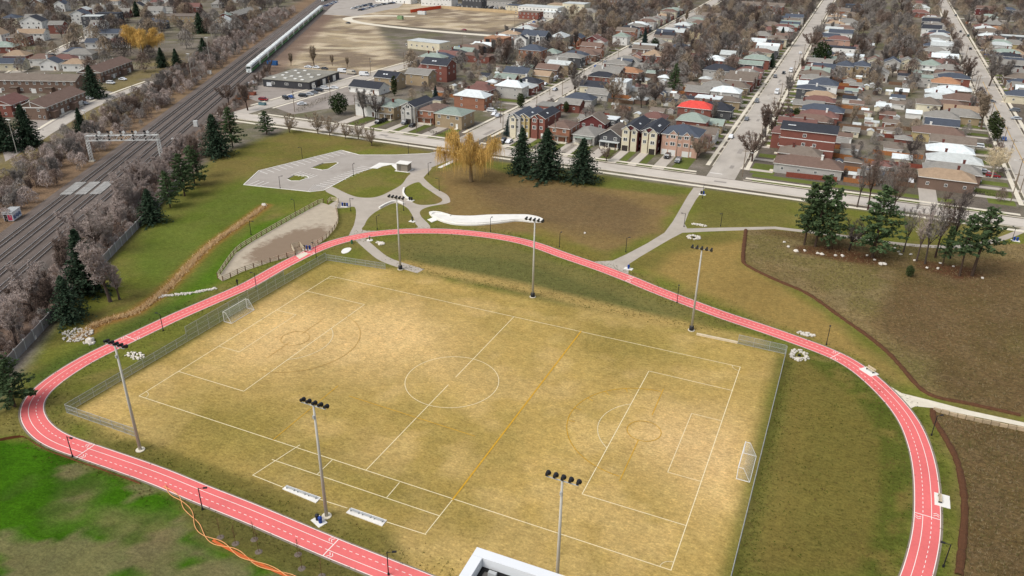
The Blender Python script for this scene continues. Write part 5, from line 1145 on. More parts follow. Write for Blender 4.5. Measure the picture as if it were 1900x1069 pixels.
# ---- houses placed by roof centre: px, py, size along x, size along y, eave height, roof, wall, row, facing
FACE = {'s': 0, 'w': -math.pi/2, 'e': math.pi/2, 'n': math.pi}
def place(px, py, sx, sy, h, kind, rk, wk, row, face, **k):
    g = G(px, py, h+1.0); w_, d = (sx, sy) if face in 'sn' else (sy, sx)
    return house(g.x, g.y, R_(30) if row == 'L' else FACE[face], w_, d, h, kind, rk, wk, row=row, **k)
LIST = [
 # between the park road row and the willow street
 (723,138,13,10,6,'gable','charcoal','tan','E','w',dict(sky=2)), (781,132,14,9,6,'gable','grey','tan','E','w',{}), (814,114,16,11,9,'gable','charcoal','red','E','w',dict(sky=2)), (799,122,11,8,6.5,'gable','redbrown','brown','E','w',{}), (685,156,18,10,3,'gable','charcoal','white','E','s',{}),
 (878,172,16,9,6,'hip','white','orange','Cw','e',dict(chim='r')), (892,160,13,9,5,'hip','redbrown','red','Cw','e',{}), (888,99,20,11,4,'flat','brown','red','E','w',{}), (962,130,14,10,5.6,'gable','slate','cream','Cw','e',{}), (941,140,12,7,3.4,'gable','green','red','Cw','e',{}), (1008,135,10,8,4,'gable','tan','tan','Cw','e',{}), (1019,123,13,9,4.2,'gable','brown','brown','Cw','e',{}), (1035,110,13,9,4,'gable','grey','grey','Cw','e',{}),
 (989,88,15,11,7,'hip','slate','orange','Cw','s',{}), (1025,94,10,9,4.4,'hip','green','grey','Cw','s',{}), (1063,96,10,9,4,'hip','charcoal','white','Cw','s',{}), (1096,97,10,9,4.4,'hip','brown','brown','Cw','s',{}), (970,68,9,9,7,'gable','charcoal','white','Cw','s',dict(ridge='y')), (995,62,18,12,9,'gable','slate','dark','Cw','s',dict(gables=((-4,3,1,8.6,'white'),(4,3,1,8.6,'white')))), (1040,64,11,13,7.5,'hip','pale','cream','Cw','s',dict(porch=(9,1.8,'pale'))), (1072,66,8,10,6,'gable','slate','orange','Cw','s',{}), (1103,68,8,11,6,'gable','redbrown','wine','Cw','s',dict(ridge='y')), (1116,74,7,9,6,'gable','redbrown','white','Cw','s',dict(ridge='y')),
 (1154,64,11,9,6,'hip','green','white','Cw','e',{}), (1092,19,16,10,7,'hip','grey','cream','Cw','e',{}),
 (1078,177,14,9,3.4,'hip','slate','grey','Ce','w',{}), (1060,186,11,7,4,'gable','grey','red','Ce','w',{}), (1112,168,11,8,3.2,'gable','grey','grey','Ce','w',{}), (1103,155,13,9,4,'gable','charcoal','cream','Ce','w',{}), (1153,146,9,11,6.2,'flat','white','white','Ce','w',{}), (1168,129,14,9,3.6,'hip','orange','red','Ce','w',{}), (1160,113,9,9,4.6,'gable','slate','dark','Ce','w',dict(ridge='y')), (1188,119,11,7,3.2,'gable','grey','grey','Ce','w',{}), (1213,98,12,11,6.2,'hip','tan','red','Ce','w',{}), (1182,101,8,8,5,'gable','redbrown','pink','Ce','w',{}), (1216,212,10,8,3,'hip','redbrown','grey','Ce','s',{}), (1135,215,6,6,6,'flat','white','dark','Ce','s',{}), (1018,190,9,9,6,'flat','grey','red','Ce','w',{}), (1240,82,12,9,3.6,'hip','greybrown','white','Ce','w',{}), (1262,84,12,9,4.4,'hip','slate','dark','Ce','w',{}), (1235,58,13,9,4,'gable','slate','white','Ce','w',{}),
 # west side of the middle street
 (1287,216,12,10,6.4,'hip','green','red','Aw','e',{}), (1293,193,15,9,6,'hip','red','red','Aw','e',dict(chim='r')), (1316,177,12,8,5.6,'flat','white','brown','Aw','e',dict(chim='r')), (1297,164,12,9,4,'gable','grey','red','Aw','e',{}), (1328,155,13,9,5,'hip','grey','red','Aw','e',{}), (1335,125,16,11,6.2,'hip','charcoal','grey','Aw','e',dict(sky=3)), (1329,107,11,9,5,'hip','white','red','Aw','e',{}), (1362,109,11,9,5,'hip','redbrown','brown','Aw','e',{}), (1352,97,9,8,5,'gable','pale','grey','Aw','e',dict(ridge='y')), (1404,100,9,9,5,'gable','greybrown','white','Aw','e',{}), (1420,82,12,9,5,'hip','greybrown','white','Aw','e',{}), (1408,74,10,8,6,'gable','white','red','Aw','e',{}), (1415,62,14,10,5,'hip','grey','red','Aw','e',{}), (1425,53,15,10,4.4,'hip','redbrown','red','Aw','e',{}), (1432,44,15,10,5,'hip','greybrown','tan','Aw','e',{}), (1452,33,15,10,4.4,'hip','slate','brown','Aw','e',{}), (1320,27,16,10,5,'gable','greybrown','grey','Aw','e',{}), (1300,42,18,11,4,'hip','brown','brown','Aw','e',{}),
 # east side of the middle street
 (1502,298,23,9.5,3.6,'hip','brown','grey','Ae','w',dict(chim='w')), (1486,277,15,8.5,3.6,'hip','greybrown','brown','Ae','w',dict(chim='r')), (1510,217,16,8,3.6,'hip','brown','brown','Ae','w',{}), (1521,209,16,8,3.6,'hip','redbrown','red','Ae','w',dict(chim='w')), (1528,199,18,9,3.8,'hip','slate','red','Ae','w',{}), (1522,182,14,8,4,'hip','redbrown','brown','Ae','w',{}), (1524,173,14,8,4.4,'hip','tan','brown','Ae','w',{}), (1529,151,14,11,7,'hip','slate','white','Ae','w',{}), (1530,122,12,9,5.6,'gable','slate','wine','Ae','s',dict(ridge='x')), (1570,117,9,11,6.4,'hip','slate','tan','Am','s',{}), (1600,117,9,11,6.4,'hip','slate','tan','Am','s',{}), (1555,104,9,9,4.4,'gable','tan','tan','Ae','s',dict(ridge='y')), (1587,100,11,10,6,'flat','white','white','Ae','s',{}), (1562,85,18,10,6.4,'flat','charcoal','white','Ae','w',{}), (1558,70,16,9,5,'hip','redbrown','pink','Ae','w',{}), (1561,58,17,9,6.5,'gable','slate','white','Ae','w',{}), (1568,50,14,9,6,'hip','brown','yellow','Ae','w',{}), (1575,38,15,10,6.2,'hip','grey','white','Ae','w',{}), (1578,26,16,10,4.4,'hip','greybrown','tan','Ae','w',{}), (1587,7,18,10,6.6,'flat','slate','dark','Ae','w',{}),
 (1624,108,8,10,5.6,'gable','brown','cream','Am','s',dict(ridge='y')), (1657,111,9,11,5.6,'gable','slate','grey','Am','s',dict(ridge='y', porch=(7,1.6,'pale'))), (1684,110,8,10,5,'gable','grey','cream','Am','s',dict(ridge='y')), (1700,113,8,10,5,'gable','green','cream','Am','s',dict(ridge='y')), (1634,130,9,9,5,'gable','grey','grey','Am','s',dict(ridge='y')),
 # west side of the yellow-lined street
 (1758,321,17,9,4.2,'hip','tan','brown','Bw','e',dict(chim='r')), (1768,309,18,8.5,3.8,'hip','grey','brown','Bw','e',dict(chim='r')), (1772,291,18,8.5,3.8,'hip','pale','white','Bw','e',dict(chim='r')), (1764,273,16,8.5,3.8,'hip','white','brown','Bw','e',dict(chim='r')), (1768,257,16,8,3.6,'gable','greybrown','grey','Bw','e',{}), (1742,240,19,9,3.8,'hip','brown','yellow','Bw','e',dict(chim='w')), (1748,225,13,8,3.6,'gable','slate','dark','Bw','e',{}), (1748,211,14,8.5,3.8,'hip','grey','grey','Bw','e',dict(chim='r')), (1762,191,15,9,3.8,'hip','brown','brown','Bw','e',{}), (1724,186,10,10,6,'hip','greybrown','cream','Bw','e',{}), (1747,177,14,8,3.8,'hip','pale','grey','Bw','e',dict(chim='r')), (1746,167,14,8,3.8,'hip','white','grey','Bw','e',dict(chim='r')), (1756,149,14,10,4.4,'hip','orange','grey','Bw','e',{}), (1716,139,9,11,5,'flat','green','grey','Bw','s',{}), (1728,116,11,11,5.6,'hip','green','white','Bw','s',dict(porch=(9,2,'white'))), (1738,103,14,9,4.4,'hip','redbrown','red','Bw','e',{}), (1735,91,14,9,4.4,'hip','grey','red','Bw','e',{}), (1735,82,14,9,4.4,'hip','slate','brown','Bw','e',{}), (1734,74,14,9,4.4,'hip','pale','brown','Bw','e',{}), (1731,64,14,9,4.4,'hip','redbrown','pink','Bw','e',{}), (1729,50,14,10,6.4,'gable','charcoal','white','Bw','e',{}), (1728,37,14,10,6,'gable','charcoal','dark','Bw','e',{}), (1706,21,18,10,4.4,'hip','redbrown','red','Bw','e',{}), (1708,12,18,10,4.6,'hip','pale','white','Bw','e',{}), (1704,4,18,10,4.6,'hip','redbrown','white','Bw','e',{}),
 # east side of the yellow-lined street
 (1890,140,14,9,4,'hip','greybrown','brown','Be','w',{}), (1882,118,14,9,4,'hip','brown','brown','Be','w',{}), (1880,96,16,10,4,'hip','tan','pink','Be','w',{}), (1880,78,16,10,5,'hip','grey','yellow','Be','w',{}), (1878,64,17,10,7,'flat','pale','dark','Be','w',{}), (1850,52,14,9,5,'hip','orange','brown','Be','w',{}), (1845,42,15,9,5,'hip','grey','brown','Be','w',{}), (1835,29,15,9,5,'hip','green','grey','Be','w',{}), (1828,14,16,10,6,'gable','brown','wine','Be','w',{}), (1872,16,14,9,5,'hip','slate','dark','Be','w',{}), (1896,172,14,9,4,'hip','slate','cream','Be','w',{}),
 # beyond the railway
 (78,104,13,9,4,'hip','brown','white','L','s',{}), (95,112,10,9,4,'gable','slate','white','L','s',dict(ridge='y', chim='w')), (16,112,18,9,4,'gable','slate','cream','L','s',{}), (140,113,12,9,4.2,'hip','tan','white','L','s',dict(chim='w')), (150,95,16,10,3.6,'hip','grey','grey','L','s',{}), (142,92,14,9,3.6,'hip','slate','grey','L','s',{}), (120,105,14,9,3.8,'hip','redbrown','brown','L','s',{}), (32,98,13,10,3.8,'hip','tan','red','L','s',{}), (8,82,14,10,4,'hip','green','red','L','s',{}), (212,58,20,10,5,'gable','slate','white','L','s',{}), (222,74,16,9,3.6,'hip','redbrown','white','L','s',{}), (182,75,14,9,4,'gable','slate','white','L','s',{}), (62,36,16,12,6,'gable','charcoal','white','L','s',dict(ridge='y')), (148,23,12,12,8,'gable','slate','white','L','s',dict(ridge='y')), (172,27,14,12,9,'flat','pale','dark','L','s',{}), (202,22,18,12,8,'flat','charcoal','dark','L','s',{}), (60,58,18,10,5,'gable','tan','white','L','s',{}), (335,26,44,22,4.5,'flat','greybrown','tan','L','s',{}), (290,38,16,11,5,'hip','slate','dark','L','s',{}), (290,16,12,11,8,'gable','grey','white','L','s',{}), (355,10,16,12,7,'gable','redbrown','red','L','s',{}),
]
for t in LIST: place(*t[:10], **t[10])
# townhouse rows with brown roofs beyond the tracks
def townhouse_row(label, px, py, L, D, h, ang, n, rk='brown', wk='brown'):
    g = G(px, py, h+1.5); H = house(g.x, g.y, ang, L, D, h, 'gable', rk, wk, .42, ridge='x', label=label, name='townhouse_row', cat='townhouses', win=True)
    for k in range(n):
        x = -L/2+(k+.5)*L/n
        obj('garage_door', GD[0], H['o'], (x, -D/2-.01, .02), 0, (2.4, 1, 2.2))
        b = MB(); b.box(-L/2+k*L/n-.12, -L/2+k*L/n+.12, -D/2-.5, D/2+.5, h-.3, h+.1); b.box(-L/2+k*L/n-.12, -L/2+k*L/n+.12, -.15, .15, h+.1, h+D*.21+.6); obj('party_wall', b.mesh('party_wall', m_trim), H['o'])
        if k % 2 == 0: bm2 = MB(); bm2.box(x-1.6, x+1.6, -D/2-2.2, -D/2, 0, 3.0); obj('porch', bm2.mesh('porch', wmat(wk)), H['o']); b = MB(); b.box(x-1.9, x+1.9, -D/2-2.5, -D/2+.1, 3.0, 3.2); obj('porch_roof', b.mesh('porch_roof', rmat(rk)), H['o'])
townhouse_row('brown-roofed townhouse row ending at the tall spruces', 95, 178, 34, 12, 5.4, R_(114), 4)
townhouse_row('brown-roofed townhouse row nearest the golden willow beyond the tracks', 195, 118, 38, 12, 5.4, R_(114), 4)
townhouse_row('long brown townhouse row with white balconies behind the parked vans', 52, 140, 52, 11, 6.2, R_(24), 6, 'greybrown', 'brown')
townhouse_row('reddish townhouse end house at the picture edge beyond the tracks', 10, 182, 14, 12, 5.4, R_(114), 2, 'redbrown', 'red')
townhouse_row('grey-roofed terrace beside the far end of the railway', 452, 18, 60, 11, 5.5, R_(112), 6, 'grey', 'brown')
townhouse_row('terrace with white bays at the far end of the middle street', 1412, 6, 46, 12, 8.0, 0, 6, 'greybrown', 'red')
# apartment block with the white window surrounds
g = G(1504, 233, 11.5); H = house(g.x, g.y, -math.pi/2, 11, 20, 10.4, 'gable', 'charcoal', 'red', .35, ridge='y', label='three-storey red brick apartment block with a charcoal roof and white bands', name='apartment_block', cat='apartment block', win=False)
for z in (3.6, 7.0): b = MB(); b.box(5.5, 5.56, -10, 10, z, z+.28); obj('stone_band', b.mesh('stone_band', m_trim), H['o'])
for z in (1.2, 4.6, 8.0):
    for y in ((-1.2,) if z > 5 else (-1.2, 2.8)): obj('window', WIN, H['o'], (5.51, y, z), math.pi/2, (1.3, 1, 1.3))
for k, (yy, z) in enumerate(((2.0, 3.0), (2.0, 4.4), (3.6, 3.4), (5.0, 3.6))): b = MB(); b.cbox((5.85, yy, z), .6, .9, .75); obj('air_unit', b.mesh('air_unit', m_trim), H['o'])
b = MB(); b.box(-5.6, -5.5, -6, -1, 10.9, 11.0); obj('roof_hatch', SKY, H['o'], (2.6, -6.5, 11.55), 0, (1.6, 2.6, 1))

# ---- works buildings
g = G(492, 168); gA, gB, gC = G(489, 160.5), G(575, 167), G(645, 147.5)
ux = (gB-gA).normalized(); L1 = (gB-gA).length; a1 = math.atan2(ux.y, ux.x); q = gC-gB; L2_ = abs(q.dot(Vector((-ux.y, ux.x, 0))))
r = thing('warehouse', 'low dark warehouse with a flat gravel roof and skylights near the train', 'warehouse', gA, a1)
b = MB(); b.box(0, L1, 0, L2_, 0, 3.8); obj('wall', b.mesh('warehouse_wall', mat('dark_cladding', S(72, 72, 74), var=.12, scale=.6, streak=(1.2, 1.2, .2))), r)
b = MB(); b.box(-.3, L1+.3, -.3, L2_+.3, 3.8, 4.1); obj('roof', b.mesh('warehouse_roof', mat('gravel_roof', S(148, 144, 132), var=.2, scale=.12, fine=.15, stain=.5)), r)
rr2 = random.Random(5); b = MB(); b.box(-.9, .9, -.7, .7, 0, .3); sk2 = b.mesh('roof_light', m_trim)
for k in range(14): obj('roof_light', sk2, r, (4+(k % 4)*(L1-8)/3.2+rr2.uniform(-1, 1), 4+(k//4)*(L2_-8)/3.2+rr2.uniform(-1, 1), 4.1))
for k in range(5): obj('garage_door', GD[0] if k % 2 == 0 else GD[1], r, (L1+.003, 4+k*(L2_-7)/4.5, .05), math.pi/2, (3.2, 1, 3))
for k in range(4): obj('window', WIN, r, (6+k*8, -.003, 1.6), 0, (2, 1, 1.2))
g = G(788, 93); H = house(g.x, g.y+6, R_(-6), 27, 13, 5.2, 'flat', 'pale', 'cream', label='white flat-roofed works building alone on the vacant land', name='works_building', cat='building', storeys=1)
g = G(917, 92); H = house(g.x, g.y+6, 0, 15, 13, 7.5, 'flat', 'orange', 'orange', label='timber-framed building under construction beside the vacant land', name='building_under_construction', cat='building', win=False)
for z in (.5, 4.2):
    for k in range(3): b = MB(); b.box(-6.5+k*4.4, -3.2+k*4.4, -6.53, -6.51, z, z+2.6); obj('opening', b.mesh('opening', m_dark), H['o'])
FAR = (('white office block with window rows at the top of the vacant land', 815, -6, 36, 14, 9, 'white', 'white'), ('blue-grey commercial block at the top of the picture', 880, -6, 22, 12, 12, 'slate', 'dark'), ('pale commercial hall behind the willow street', 1005, 12, 40, 20, 8, 'pale', 'white'), ('tan commercial hall behind the willow street', 1045, 8, 26, 18, 8, 'tan', 'cream'), ('cream hall with a pale roof at the top of the willow street', 1070, 6, 22, 18, 11, 'pale', 'cream'), ('white hall beside the far parking lot', 735, -8, 44, 14, 7, 'pale', 'white'))
FAR += (('grey flat shed behind the tan hoarding', 930, 2, 30, 14, 6, 'grey', 'grey'), ('pale shed with a slate roof behind the tan hoarding', 962, 10, 22, 12, 6, 'slate', 'cream'), ('brick hall at the end of the vacant land street', 985, 22, 20, 12, 6, 'greybrown', 'red'), ('white flat shop at the end of the vacant land street', 1025, 22, 16, 11, 5, 'white', 'white'), ('long grey roofed hall at the top centre', 1120, -2, 40, 14, 7, 'grey', 'brown'), ('dark flat hall near the top of the willow street', 1170, 2, 26, 12, 6, 'charcoal', 'dark'))
for lab, px, py, w_, d, h, rk, wk in FAR:
    g = G(px, py, h); house(g.x, g.y, 0, w_, d, h, 'flat', rk, wk, label=lab, name='commercial_building', cat='building', storeys=2)

# fill the rest of the rows along each street
rr = random.Random(21)
def free(x, y, r_): return all(abs(h['x']-x) > r_+3 or abs(h['y']-y) > r_-2.4 for h in HOUSES)
RK = ['slate', 'charcoal', 'grey', 'grey', 'greybrown', 'greybrown', 'brown', 'brown', 'redbrown', 'tan', 'green', 'pale', 'white']
WK = ['red', 'brown', 'brown', 'red', 'orange', 'white', 'cream', 'grey', 'tan', 'dark']
for row, fx, off, y0, y1, face in (('Cw', xC, -17, 250, 700, 'e'), ('Ce', xC, 16, 215, 640, 'w'), ('Aw', xA, -18, 195, 700, 'e'), ('Ae', xA, 19, 210, 760, 'w'), ('Bw', xB, -19, 200, 760, 'e'), ('Be', xB, 19, 215, 760, 'w'), ('D', xD, -18, 400, 700, 'e'), ('E', xE, 17, 300, 480, 'w')):
    y = y0
    while y < y1:
        x = fx(y)+off+rr.uniform(-1.5, 1.5)
        if free(x, y, 11) and PX((x, y, 4))[0] < 1925 and PX((x, y, 4))[1] > -12:
            h = rr.choice((3.6, 3.8, 4.2, 5.8, 6.2)); d = rr.uniform(13, 16); w_ = rr.uniform(8.2, 10)
            house(x, y, FACE[face], w_, d, h, rr.choice(('hip', 'hip', 'gable')), rr.choice(RK), rr.choice(WK), rr.uniform(.35, .55), near=y < 420, chim=rr.choice((None, 'r', 'w')), row=row)
        y += rr.uniform(3, 4) if y < 430 else rr.uniform(10, 13)
rl = random.Random(44); nl_ = 0
while nl_ < 34:
    px, py = rl.uniform(-5, 470), rl.uniform(-2, 88); g = G(px, py)
    if g.x*.866+g.y*.5 > -165 or (230 < px < 400 and 36 < py): continue
    if any((h['x']-g.x)**2+(h['y']-g.y)**2 < 20**2+(h['w']/2)**2 for h in HOUSES): continue
    house(g.x, g.y, R_(30)+rl.choice((0, 1.5708)), rl.uniform(9, 12), rl.uniform(9, 13), rl.choice((3.8, 4.2, 6, 6.4)), rl.choice(('hip', 'gable', 'gable')), rl.choice(RK), rl.choice(('white', 'cream', 'brown', 'red', 'grey', 'white')), rl.uniform(.4, .7), near=False, row='L', chim=rl.choice((None, 'w', 'r'))); nl_ += 1
# ---- labels for the rows
ROWN = {'Cw': 'west side of the willow street', 'Ce': 'east side of the willow street', 'Aw': 'west side of the middle street', 'Ae': 'east side of the middle street', 'Bw': 'west side of the yellow-lined street', 'Be': 'east side of the yellow-lined street', 'D': 'outermost street', 'E': 'street beside the vacant land', 'Am': 'small lane between middle and yellow-lined streets', 'L': 'streets beyond the railway'}
ROWS = {'Cw': 'willow street west side', 'Ce': 'willow street east side', 'Aw': 'middle street west side', 'Ae': 'middle street east side', 'Bw': 'yellow-lined street west side', 'Be': 'yellow-lined street east side', 'D': 'outermost street', 'E': 'vacant land street', 'Am': 'small lane', 'L': 'streets beyond the railway'}
for row in ROWN:
    hs2 = sorted([h for h in HOUSES if h['row'] == row], key=lambda h: h['y'])
    for i, h in enumerate(hs2):
        h['ord'] = i+1; h['where'] = f'{ordw(i+1)} house, {ROWS[row]}'
        h['label'] = f"{RW[h['rk']]}-roofed {WW[h['wk']]} {tower_kind(h)}, {ordw(i+1)} on the {ROWN[row]}"
for h in HOUSES:
    tag(h['o'], h['label'], h['cat'], 'houses on the '+ROWN[h['row']] if h['row'] else 'buildings along the park road and works')

# ---- driveways, backyard garages and board fences
q = MB(); q.box(-.5, .5, -.5, .5, -.02, .02); DRV = q.mesh('driveway', m_drive); q = MB(); q.box(-.5, .5, -.5, .5, -.02, .012); LAWN = q.mesh('front_lawn', mat('front_lawn', S(98, 106, 46), var=.2, scale=.8, fine=.15, rnd=.18))
STREET = {'Cw': (xC, -1, 6.8), 'Ce': (xC, 1, 6.8), 'Aw': (xA, -1, 7.2), 'Ae': (xA, 1, 7.2), 'Bw': (xB, -1, 7.4), 'Be': (xB, 1, 7.4)}
for h in HOUSES:
    if h['row'] in STREET and h['y'] < 520:
        fx, s, e = STREET[h['row']]; x0 = fx(h['y'])+s*4.5; x1 = h['x']-s*h['d']/2 if h['rz'] else h['x']-s*h['w']/2
        L = abs(x1-x0)
        if 3 < L < 30:
            struct('driveway', DRV, loc=((x0+x1)/2, h['y']-h['w']/2-.2 if h['rz'] else h['y']-h['d']/2, .002)).scale = (L, 2.7, 1)
            struct('front_lawn', LAWN, loc=((x0+x1)/2+s*2, h['y']+1.8, .001)).scale = (max(1, L-4.5), 5.2, 1)
    elif h['row'] is None and h['cat'] == 'house':
        yf = h['y']-h['d']/2; L = yf-148.9
        if L > 2:
            struct('driveway', DRV, loc=(h['x']-h['w']*.22, 158.0+(yf-158)/2, .002)).scale = (min(4.5, h['w']*.5), yf-158, 1)
            struct('front_lawn', LAWN, loc=(h['x']+h['w']*.3, (162.4+yf)/2, .003)).scale = (h['w']*.42, yf-163, 1)
for x0, x1, y0, y1 in ((33, 98, 164.5, 168.5), (31.6, 40, 169, 182), (108, 116, 170, 182), (-130, -92, 158.9, 160.4), (-60, 10, 158.9, 160.4), (34, 112, 158.9, 160.4)):
    struct('front_lawn', LAWN, loc=((x0+x1)/2, (y0+y1)/2, .0035)).scale = (x1-x0, y1-y0, 1)
struct('driveway', DRV, loc=(90, 168, .0045)).scale = (5.5, 20, 1)
rr = random.Random(77)
def roadgap0(x, y): return min(abs(x-xC(y)), abs(x-xA(y)), abs(x-xB(y)), abs(x-xE(y)), abs(x-xD(y)))
m_fence = {k: mat('board_fence_'+k, S(*c), var=.2, scale=1.2, rnd=.12) for k, c in dict(orange=(168, 112, 70), brown=(122, 96, 76), grey=(150, 140, 128), red=(132, 72, 58)).items()}
BACK = {'Cw': -1, 'Ce': 1, 'Aw': -1, 'Ae': 1, 'Bw': -1, 'Be': 1}
for h in [h for h in HOUSES if h['row'] in BACK and h['y'] < 540]:
    s = BACK[h['row']]
    if rr.random() < .85:
        x = h['x']+s*rr.uniform(17, 23); y = h['y']+rr.uniform(-2, 2); k = rr.choice(RK); wk = rr.choice(('white', 'grey', 'cream', 'red', 'brown'))
        if all(abs(o['x']-x) > 10 or abs(o['y']-y) > 7 for o in HOUSES):
            r = thing('backyard_garage', f"{RW[k]}-roofed {WW[wk]} garage behind {h['where']}", 'garage', (x, y, 0), rr.choice((0, math.pi)), 'backyard garages')
            kind = rr.choice(('hip', 'gable')); obj('wall', wall_mesh(6.5, 5.6, 2.5, kind, .4, wmat(wk), 'x', .3), r); obj('roof', roof_mesh(6.5, 5.6, 2.5, kind, .4, rmat(k), 'x', .3)[0], r); obj('door', GD[rr.random() < .3], r, (-1.2, -2.803, .02), 0, (2.6, 1, 2.1)); obj('window', WIN, r, (1.9, -2.803, 1.1), 0, (.9, 1, .8))
    if rr.random() < .6:
        fk = rr.choice(list(m_fence)); L = rr.uniform(10, 18); x = h['x']+s*(h['d']/2+1+L/2); y = h['y']-h['w']/2-.9
        if all(abs(o['x']-x) > L/2+7 or abs(o['y']-y) > 5 for o in HOUSES if o is not h):
            r = thing('board_fence', f"{fk if fk != 'red' else 'reddish'} board fence behind {h['where']}", 'fence', (x, y, 0), 0, 'backyard board fences')
            b = MB(); b.box(-L/2, L/2, -.03, .03, .05, 1.75); obj('boards', b.mesh('fence_boards', m_fence[fk]), r); b = MB()
            for k in np.arange(-L/2, L/2+.1, 2.4): b.box(k-.06, k+.06, .031, .13, 0, 1.85)
            obj('fence_posts', b.mesh('fence_posts', m_fence[fk]), r)
for h in [h for h in HOUSES if h['row'] in BACK and h['y'] < 430]:
    s = BACK[h['row']]
    for k in range(2):
        x = h['x']+s*rr.uniform(14, 36); y = h['y']+rr.uniform(-4, 4)
        if rr.random() < .55 and roadgap0(x, y) > 9 and all(abs(o['x']-x) > o['d']/2+2.2 or abs(o['y']-y) > o['d']/2+2 for o in HOUSES):
            kk = rr.choice(('white', 'pale', 'grey', 'brown', 'slate')); wk = rr.choice(('white', 'cream', 'grey', 'brown')); lab = f"{'small' if k else 'little'} {RW[kk]}-roofed {WW[wk]} shed deep behind {h['where']}"
            r = thing('garden_shed', lab, 'shed', (x, y, 0), rr.choice((0, 1.57)), 'garden sheds'); obj('wall', wall_mesh(3.2, 2.6, 2.0, 'gable', .45, wmat(wk), 'x', .2), r); obj('roof', roof_mesh(3.2, 2.6, 2.0, 'gable', .45, rmat(kk), 'x', .2)[0], r); obj('door', DOOR[0], r, (.4, -1.303, .02), 0, (.9, 1, 1.8))
for lab, a, c, fk in (('long orange board fence behind the corner bungalow by the middle street', (1525, 288), (1620, 305), 'orange'), ('low red-brown board fence along the corner bungalow lawn', (1458, 328), (1552, 338), 'red'), ('red-brown board fence under the yellow brick bungalow', (1632, 255), (1730, 262), 'red'), ('green board fence at the garage by the white car', (1660, 322), (1700, 330), 'grey'), ('orange board fence near the bare tree by the willow street', (1136, 200), (1170, 206), 'orange')):
    A_, B_ = G(*a), G(*c); L = (B_-A_).length; r = thing('board_fence', lab, 'fence', A_, math.atan2(B_.y-A_.y, B_.x-A_.x), 'backyard board fences')
    b = MB(); b.box(0, L, -.03, .03, .05, 1.8); obj('boards', b.mesh('fence_boards', m_fence[fk]), r); b = MB()
    for k in np.arange(0, L+.1, 2.4): b.box(k-.06, k+.06, .031, .13, 0, 1.9)
    obj('fence_posts', b.mesh('fence_posts', m_fence[fk]), r)
print('houses', len(HOUSES))

# ================================================================== TREES AND PLANTS
def leafmat(name, c, rnd=.15, var=.3):
    m = mat(name, c, rough=.9, var=var, scale=1.2, rnd=rnd, spec=.1); return m
BARK = {'grey': S(88, 78, 70), 'red': S(76, 58, 52), 'pink': S(98, 84, 76), 'tan': S(104, 88, 72), 'dark': S(56, 48, 44), 'pale': S(190, 178, 158)}
TWIG = {'grey': S(150, 142, 134), 'red': S(130, 112, 100), 'pink': S(188, 172, 162), 'tan': S(166, 148, 126), 'dark': S(108, 98, 92), 'pale': S(226, 208, 172)}
def tube(p0, p1, r0, r1, n, V, F):
    d = (p1-p0); L = d.length
    if L < 1e-5: return
    d /= L; u = d.orthogonal().normalized(); v = d.cross(u); B = len(V)
    for p, r in ((p0, r0), (p1, r1)):
        for i in range(n): t = 2*math.pi*i/n; V.append(p+u*(math.cos(t)*r)+v*(math.sin(t)*r))
    for i in range(n): F.append((B+i, B+(i+1) % n, B+n+(i+1) % n, B+n+i))
def rvec(rr): 
    z = rr.uniform(-1, 1); a = rr.uniform(0, 6.283); s = math.sqrt(1-z*z); return Vector((s*math.cos(a), s*math.sin(a), z))
